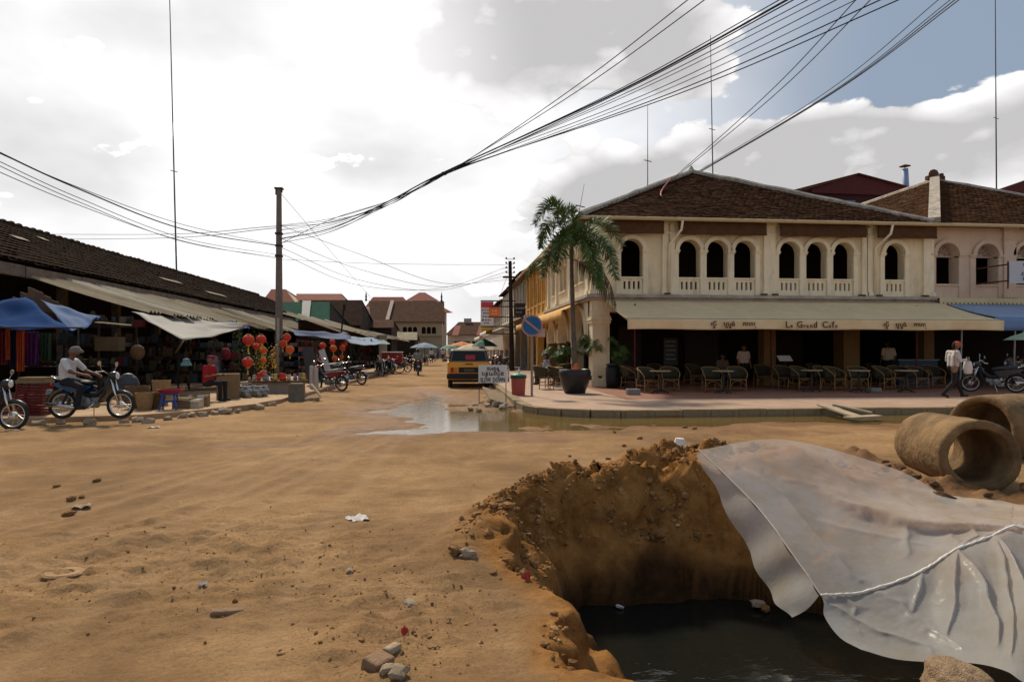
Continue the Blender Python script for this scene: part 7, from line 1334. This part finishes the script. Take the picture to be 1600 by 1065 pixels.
for px, py, d, s_, mm, lb in [(388, 531, 23.5, 1.1, 0, 'large upper left red lantern of the cluster left of the pole'), (408, 530, 24.5, .95, 0, 'upper right red lantern of the cluster left of the pole'), (387, 566, 23.5, 1.05, 0, 'red lantern hanging below the large upper left one'), (411, 547, 25.0, .75, 1, 'smaller orange lantern in the middle of the cluster'), (411, 563, 25.0, .6, 1, 'small orange lantern under the middle one'), (411, 584, 24.0, .75, 0, 'lowest red lantern left of the pole'), (400, 541, 25.0, .7, 0, 'red lantern half hidden behind the large one'), (448, 527, 26.0, .85, 0, 'upper orange red lantern just right of the pole'), (453, 546, 25.5, .85, 1, 'lower orange red lantern just right of the pole'), (442, 537, 27.0, .8, 0, 'red lantern half hidden by the pole'), (488, 538, 29.5, .7, 0, 'red lantern above the leaning grey board at left'), (504, 540, 29.5, .8, 0, 'left red lantern above the leaning grey board'), (502, 561, 29.5, .8, 0, 'low red lantern left of the leaning grey board'), (521, 544, 30.5, .85, 1, 'bright orange lantern right of the leaning board'), (519, 534, 31.5, .75, 0, 'red lantern above the bright orange one'), (523, 560, 30.5, .7, 1, 'lower orange lantern right of the leaning board'), (535, 543, 32.0, .75, 0, 'red lantern touching the leaning pole'), (538, 537, 33.0, .8, 0, 'rightmost red lantern of the row'), (534, 557, 32.5, .55, 1, 'smallest orange lantern at the foot of the row')]:
    p = PD(px, py, d)
    if fl_: fl_ = False; l0.location = p; l0.scale = (s_ * .86,) * 3; l0['label'] = lb; l0['group'] = 'hanging red lanterns'
    else: dup(l0, p, px, lb, 'hanging red lanterns', {'shade': M_or2} if mm else None, s_ * .86)
# garland of yellow flowers and leaves around the lanterns
random.seed(14)
for lb, c_, n_, m_, sp in [('yellow flower garland hanging among the lanterns', (410, 560), 80, M_gold, (8, 24)), ('green leafy garland behind the lanterns', (400, 555), 170, M_leaf, (24, 34)), ('yellow flowers on the garland beside the pole', (427, 560), 60, M_gold, (7, 18)), ('dark green foliage at the corner of the lantern stall', (372, 545), 130, M_leaf, (10, 24))]:
    mb = MB()
    for k in range(n_):
        p = PD(random.gauss(c_[0], sp[0] * .5), random.gauss(c_[1], sp[1] * .6), random.uniform(26.5, 28.5)); r_ = random.uniform(.035, .075); q = Euler((random.uniform(0, 6), random.uniform(0, 6), 0)).to_matrix(); mb.add([p + q @ Vector(v) * r_ for v in ((-1, 0, 0), (0, -.6, .1), (1, 0, 0), (0, .6, .1))], [(0, 1, 2, 3)])
    P_ = [PD(c_[0] + 3 * math.sin(k), c_[1] - sp[1] + 2 * sp[1] * k / 8, 27.5) for k in range(9)]; mb.tube(P_, .012, 4); tag(mb.build('garland', m_, kind='stuff'), lb, 'garland')
def goods(name, label, cat, px, py, z, mesh, m, rz=0, sc_=1, grp=None):
    o = mesh.build(name, m, bevel=0); o.location = G(px, py, .12) + Vector((0, 0, z - .12)); o.rotation_euler = (0, 0, R(rz)); o.scale = (sc_,) * 3; return tag(o, label, cat, grp)
def crate(w_, d_, h_):
    m_ = MB(); t_ = .02
    m_.box(-w_ / 2, w_ / 2, -d_ / 2, d_ / 2, 0, .02)
    for k in range(3):
        z0 = .03 + k * (h_ - .03) / 3; z1 = z0 + (h_ - .03) / 3 - .03
        m_.box(-w_ / 2, w_ / 2, -d_ / 2, -d_ / 2 + t_, z0, z1); m_.box(-w_ / 2, w_ / 2, d_ / 2 - t_, d_ / 2, z0, z1); m_.box(-w_ / 2, -w_ / 2 + t_, -d_ / 2 + .021, d_ / 2 - .021, z0, z1); m_.box(w_ / 2 - t_, w_ / 2, -d_ / 2 + .021, d_ / 2 - .021, z0, z1)
    for x in (-1, 1):
        for y in (-1, 1): m_.box(x * (w_ / 2 - .03) - .02, x * (w_ / 2 - .03) + .02, y * (d_ / 2 - .03) - .019, y * (d_ / 2 - .03) + .019, .021, h_)
    return m_
M_rc = mat('red plastic crate', (.13, .011, .009), .5, .15); M_box = mat('cardboard', (.22, .145, .075), .9, .15, 3); M_bas = mat('basket weave', (.32, .20, .09), .85, .3, 25, .5, 90); M_cloth = [mat('orange cloth', (.50, .10, .03), .9, .2, 5), mat('purple cloth', (.09, .02, .12), .9, .2, 5), mat('dark red cloth', (.16, .02, .03), .9, .2, 5), mat('navy cloth', (.03, .035, .09), .9, .2, 5), mat('green cloth', (.05, .10, .06), .9, .2, 5)]
for i, (px, py, z, rz) in enumerate([(52, 648, .12, 0), (52, 648, .36, 3), (54, 648, .60, -4), (30, 646, .12, 5), (30, 646, .36, 0)]): goods('crate', ['red plastic crate at the bottom of the stack behind the blue motorcycle', 'second red crate up in the stack behind the blue motorcycle', 'topmost red crate of the stack behind the blue motorcycle', 'bottom red crate left of the tall stack', 'upper red crate left of the tall stack'][i], 'crate', px, py, z, crate(.56, .4, .23), M_rc, rz)
goods('cardboard_stack', 'flat boxes lying on the red crates', 'box', 55, 648, .84, MB().box(-.3, .3, -.2, .2, 0, .07).box(-.26, .28, -.18, .2, .073, .13), M_box, 4)
def cloth(label, px0, px1, py0, py1, d, m):
    P_ = []
    for j in range(9):
        v = j / 8; P_.append([PD(px0 + (px1 - px0) * i / 14, py0 + (py1 - py0) * v, d + .06 * math.sin(i * 1.5 + v) * (.5 + v)) for i in range(15)])
    return tag(MB().grid(P_).build('hanging_cloth', m, smooth=True, solid=.01), label, 'cloth')
cloth('orange cloth hanging brightest at the clothes stall', 26, 38, 512, 580, 17.8, M_cloth[0]); cloth('purple cloth hanging right of the orange one', 39, 60, 518, 570, 18, M_cloth[1]); cloth('dark red garment at the left edge under the blue tarpaulin', -4, 12, 512, 570, 17.6, M_cloth[2]); cloth('orange and red scarf left of the bright orange cloth', 9, 15, 508, 562, 17.5, M_cloth[0]); cloth('navy garment between orange cloths', 15, 27, 514, 575, 18.1, M_cloth[3]); cloth('dark green cloth behind the seated man', 62, 80, 520, 565, 18.6, M_cloth[4])
goods('clothes_rail', 'thin rail carrying the clothes under the blue tarpaulin', 'rail', 20, 640, .12, MB().tube([(-1.6, 0, 2.0), (1.6, 0, 2.0)], .02, 6).tube([(-1.5, 0, 0), (-1.5, 0, 2.0)], .02, 6).tube([(1.5, 0, 0), (1.5, 0, 2.0)], .02, 6), M_iron)
# goods on the pavement right of the blue motorcycle
def basket(r_, h_): return MB().lathe([(r_ * .7, 0), (r_ * .85, h_ * .3), (r_, h_ * .8), (r_ * 1.06, h_), (r_ * .95, h_), (r_ * .8, h_ * .4), (0, h_ * .35)], 14)
goods('basket', 'pale basket right of the motorcycle front wheel', 'basket', 226, 640, .12, basket(.2, .42), M_bas); goods('basket', 'dark basket between the pale one and the stool', 'basket', 242, 638, .12, basket(.2, .38), mat('dark basket', (.14, .08, .04), .9, .3, 25, .4, 80)); goods('basket', 'tall woven basket left of the pale basket', 'basket', 213, 637, .12, basket(.24, .55), MATS['dark basket']); goods('basket', 'round basket on top of boxes behind the stool', 'basket', 252, 632, .12, basket(.22, .65), M_bas)
goods('sack', 'grey plastic sack heaped before the motorcycle handlebar', 'sack', 200, 632, .12, MB().ball((0, 0, .40), (.30, .26, .45), 12, 8), mat('grey sack', (.05, .055, .06), .6, .3, 5, .4, 12))
def stool(m):
    m_ = MB(); m_.box(-.17, .17, -.17, .17, .36, .40)
    for x in (-1, 1):
        for y in (-1, 1): m_.tube([(x * .19, y * .19, 0), (x * .13, y * .13, .36)], .025, 5)
    m_.box(-.16, .16, -.17, -.15, .18, .21); m_.box(-.16, .16, .15, .17, .18, .21); return m_
goods('plastic_stool', 'blue plastic stool under the red tray', 'stool', 265, 639, .12, stool(0), flat('blue plastic', (.03, .08, .30), .45), 10)
goods('tray', 'red plastic tray on the blue stool', 'tray', 267, 639, .525, MB().lathe([(.24, 0), (.30, .09), (.31, .09), (.25, .01), (0, .008)], 16), flat('red tray', (.28, .02, .04), .45))
for i, (px, py, w_, h_, lb) in enumerate([(288, 637, .45, .26, 'open cardboard box right of the blue stool'), (302, 637, .4, .22, 'cardboard box with white flaps in the row'), (314, 634, .38, .28, 'last cardboard box beside the red shirt person'), (357, 622, .62, .74, 'plain tan carton behind the lantern stall front')]):
    m_ = MB(); m_.box(-w_ / 2, w_ / 2, -w_ * .35, w_ * .35, 0, h_)
    if i < 3: m_.quad((-w_ / 2, -w_ * .35, h_ + .002), (w_ / 2, -w_ * .35, h_ + .002), (w_ / 2 + .02, -w_ * .5, h_ - .05), (-w_ / 2 + .02, -w_ * .5, h_ - .05)); m_.quad((-w_ / 2, w_ * .35, h_ + .002), (w_ / 2, w_ * .35, h_ + .002), (w_ / 2, w_ * .5, h_ + .1), (-w_ / 2, w_ * .5, h_ + .1))
    goods('carton', lb, 'box', px, py, .12, m_, M_box if i != 1 else mat('pale carton', (.48, .40, .30), .9), i * 7 - 8)
for i, (px, py) in enumerate([(377, 620), (386, 621), (395, 619), (404, 620), (413, 619), (382, 615), (392, 614), (402, 614), (410, 613)]):
    goods('jar', 'small blue and white jar on the ground at the lantern stall', 'jar', px, py, .12, MB().lathe([(.08, 0), (.15, .1), (.16, .2), (.09, .3), (.11, .34), (.08, .34)], 12), mat('blue white glaze', (.10, .11, .14), .3, .9, 9, col2=(.5, .5, .48)), 0, 1, 'jars at the lantern stall')
# trays, shelves and display tables in the dim stalls
def shelf(label, px, py, w_, h_, rz, seed):
    p = G(px, py, .12); t_ = thing('stall_shelf', label, 'shelf', p, R(rz)); rn = random.Random(seed); n_ = 4
    for k in range(n_): MB().box(-w_ / 2, w_ / 2, -.25, .25, .3 + k * (h_ - .3) / (n_ - 1) - .03, .3 + k * (h_ - .3) / (n_ - 1)).build('shelf_board', M_blk, t_)
    for x in (-w_ / 2 + .03, w_ / 2 - .03): MB().box(x - .03, x + .03, -.28, -.251, 0, h_).build('upright', M_blk, t_)
    for k in range(n_):
        x = -w_ / 2 + .1
        while x < w_ / 2 - .15:
            bw = rn.uniform(.1, .25); bh = rn.uniform(.12, .35); z = .3 + k * (h_ - .3) / (n_ - 1) + .002; cm = rn.choice(['dim a', 'dim b', 'dim c', 'dim d', 'dim e', 'dim f']); c_ = {'dim a': (.07, .04, .02), 'dim b': (.10, .014, .014), 'dim c': (.025, .038, .05), 'dim d': (.12, .10, .07), 'dim e': (.05, .038, .015), 'dim f': (.02, .017, .014)}[cm]
            (MB().box(x, x + bw * .9, -.2, .15, z, z + bh) if rn.random() < .5 else MB().lathe([(bw * .3, 0), (bw * .48, bh * .3), (bw * .35, bh * .8), (bw * .2, bh)], 9, (x + bw / 2, 0, z))).build('goods', mat(cm, c_, .8, .3, 5), t_); x += bw
    return t_
for i, (px, py, w_, h_, rz, lb) in enumerate([(100, 622, 2.2, 2.3, 4, 'dim goods shelf behind the man on the motorcycle'), (165, 616, 2.4, 2.2, -6, 'dim goods shelf above the motorcycle handlebar'), (228, 612, 2.2, 1.7, 10, 'dim goods shelf under the grey tarpaulin'), (290, 610, 2.4, 1.55, 15, 'dim goods shelf behind the person in red'), (345, 606, 2.2, 1.5, 20, 'dim goods shelf left of the lanterns'), (470, 596, 2.0, 1.6, 40, 'dim goods shelf right of the concrete pole'), (395, 597, 1.6, 1.0, 15, 'low goods shelf under the lanterns'), (560, 582, 3.0, 1.8, 60, 'dim goods shelf behind the black motorcycle')]): shelf(lb, px, py, w_, h_, rz, i)
dt = thing('display_table', 'low stall table of trinkets at the foot of the pole', 'table', G(436, 614, .12)); MB().box(-.9, .9, -.35, .35, .38, .43).build('table_top', M_wood, dt); MB().box(-.8, .8, -.25, .25, 0, .379).build('plinth', mat('grey plinth', (.25, .2, .16), .9), dt); random.seed(3)
for k in range(12): MB().lathe([(.05, 0), (.08, .06), (.05, .12), (.06, .16 + .1 * random.random())], 8, (-.8 + k * .145, random.uniform(-.2, .2), .431)).build('trinket', random.choice([M_lan, M_gold, MATS['pale carton'], MATS['blue white glaze']]), dt)
sp_ = thing('concrete_stump', 'broken square concrete stump with rubble beside the left kerb', 'stump', G(463, 627, 0)); MB().obox((0, 0, .27), (.42, .40, .58), None, 0, .9).build('block', mat('greenish concrete', (.15, .135, .10), .9, .3, 3, .4, 15), sp_, bevel=.03)
for i, (x, y, r_) in enumerate([(.35, -.05, .14), (.5, .0, .12), (.42, -.1, .1), (.62, -.05, .1)]): rock((sp_.location.x + x, sp_.location.y + y, .03), r_, 'rubble lump heaped right of the concrete stump', 'rubble_lump', 'rubble beside the stump', 'rubble', m=M_stone)
o = MB().obox((0, 0, 0), (.5, .3, .04)).build('broken_board', mat('pale board', (.42, .33, .22), .9), bevel=.005); o.location = (sp_.location.x + .62, sp_.location.y - .1, .33); o.rotation_euler = (R(10), R(52), R(15)); tag(o, 'pale broken board leaning on the rubble by the stump', 'board')
for i, (px, py) in enumerate([(487, 607), (494, 607)]): goods('white_pipe', ['left of two white pipes standing on the market pavement', 'right of two white pipes standing on the market pavement'][i], 'pipe', px, py, .12, MB().lathe([(.075, 0), (.08, .02), (.08, .82 - .08 * i), (.06, .86 - .08 * i), (0, .86 - .08 * i)], 12), mat('white pipe', (.44, .38, .34), .6, .1))
o = MB().obox((0, 0, .8), (.24, .04, 1.6)).build('leaning_board', mat('grey board', (.42, .40, .39), .6, .1)); o.location = G(521, 605, .05); o.rotation_euler = (R(-6), R(-17), R(10)); tag(o, 'tall grey board leaning against the dark red motorcycle', 'board')
o = MB().obox((0, 0, .8), (.45, .05, 1.5)).build('leaning_board', mat('dark board', (.05, .045, .045), .6, .1)); o.location = G(490, 600, .15); o.rotation_euler = (R(-5), R(-8), R(20)); tag(o, 'dark board leaning left of the grey one', 'board')
cloth('pinkish curtain hanging right of the pole at the lantern stall', 466, 484, 532, 590, 31.5, mat('pink curtain', (.34, .16, .12), .9, .2, 4)); cloth('narrow pink cloth beside the pinkish curtain', 486, 494, 535, 580, 31.5, mat('red cloth', (.36, .05, .04), .9, .2, 4))
mb = MB(); mb.lathe([(.16, 0), (.15, .04), (.1, .12), (.09, .2), (0, .22)], 12); o = mb.build('sun_hat', mat('teal hat', (.12, .22, .22), .8)); o.location = PD(291, 571, 19); tag(o, 'pale teal hat hanging in the dim stall', 'hat')
for px, py, d_, m_, lb in [(334, 563, 23, mat('mauve hat', (.20, .11, .16), .8), 'mauve round bundle on the stall shelf'), (336, 577, 23, mat('teal bundle', (.05, .13, .18), .8), 'teal bundle below the mauve one'), (352, 553, 24, M_cloth[2], 'dark red bundle right of the mauve one'), (215, 550, 20, MATS['dark basket'], 'pale woven bag hanging from the stall beam')]:
    o = MB().ball((0, 0, 0), (.22, .2, .24), 10, 7).tube([(0, 0, .2), (0, 0, .45)], .01, 4).build('hanging_bundle', m_, smooth=True); o.location = PD(px, py, d_); tag(o, lb, 'bundle')
a = PD(172, 537, 18.5); o = MB().box(-.32, .32, -.2, .2, -.2, .2).build('hanging_carton', mat('dim carton', (.09, .065, .035), .9, .2)); o.location = a; tag(o, 'brown carton hung under the tin roof by the bamboo rod', 'box')
# red three wheeled cart in the row of motorcycles
rc = thing('food_cart', 'red food cart parked among the motorcycles on the left', 'cart', G(613, 583, 0)); MB().obox((0, 0, 1.0), (1.3, .8, .7)).build('body', mat('red cart', (.30, .025, .02), .5, .12), rc, bevel=.03); MB().obox((0, 0, 1.39), (1.4, .9, .05)).build('counter_top', M_rim, rc)
for s_ in (-1, 1): MB().tube([(s_ * .5 + .3 * math.cos(R(a_)), -.42, .33 + .3 * math.sin(R(a_))) for a_ in range(0, 360, 20)], .03, 5, closed=True).build('wheel', M_tyre, rc)
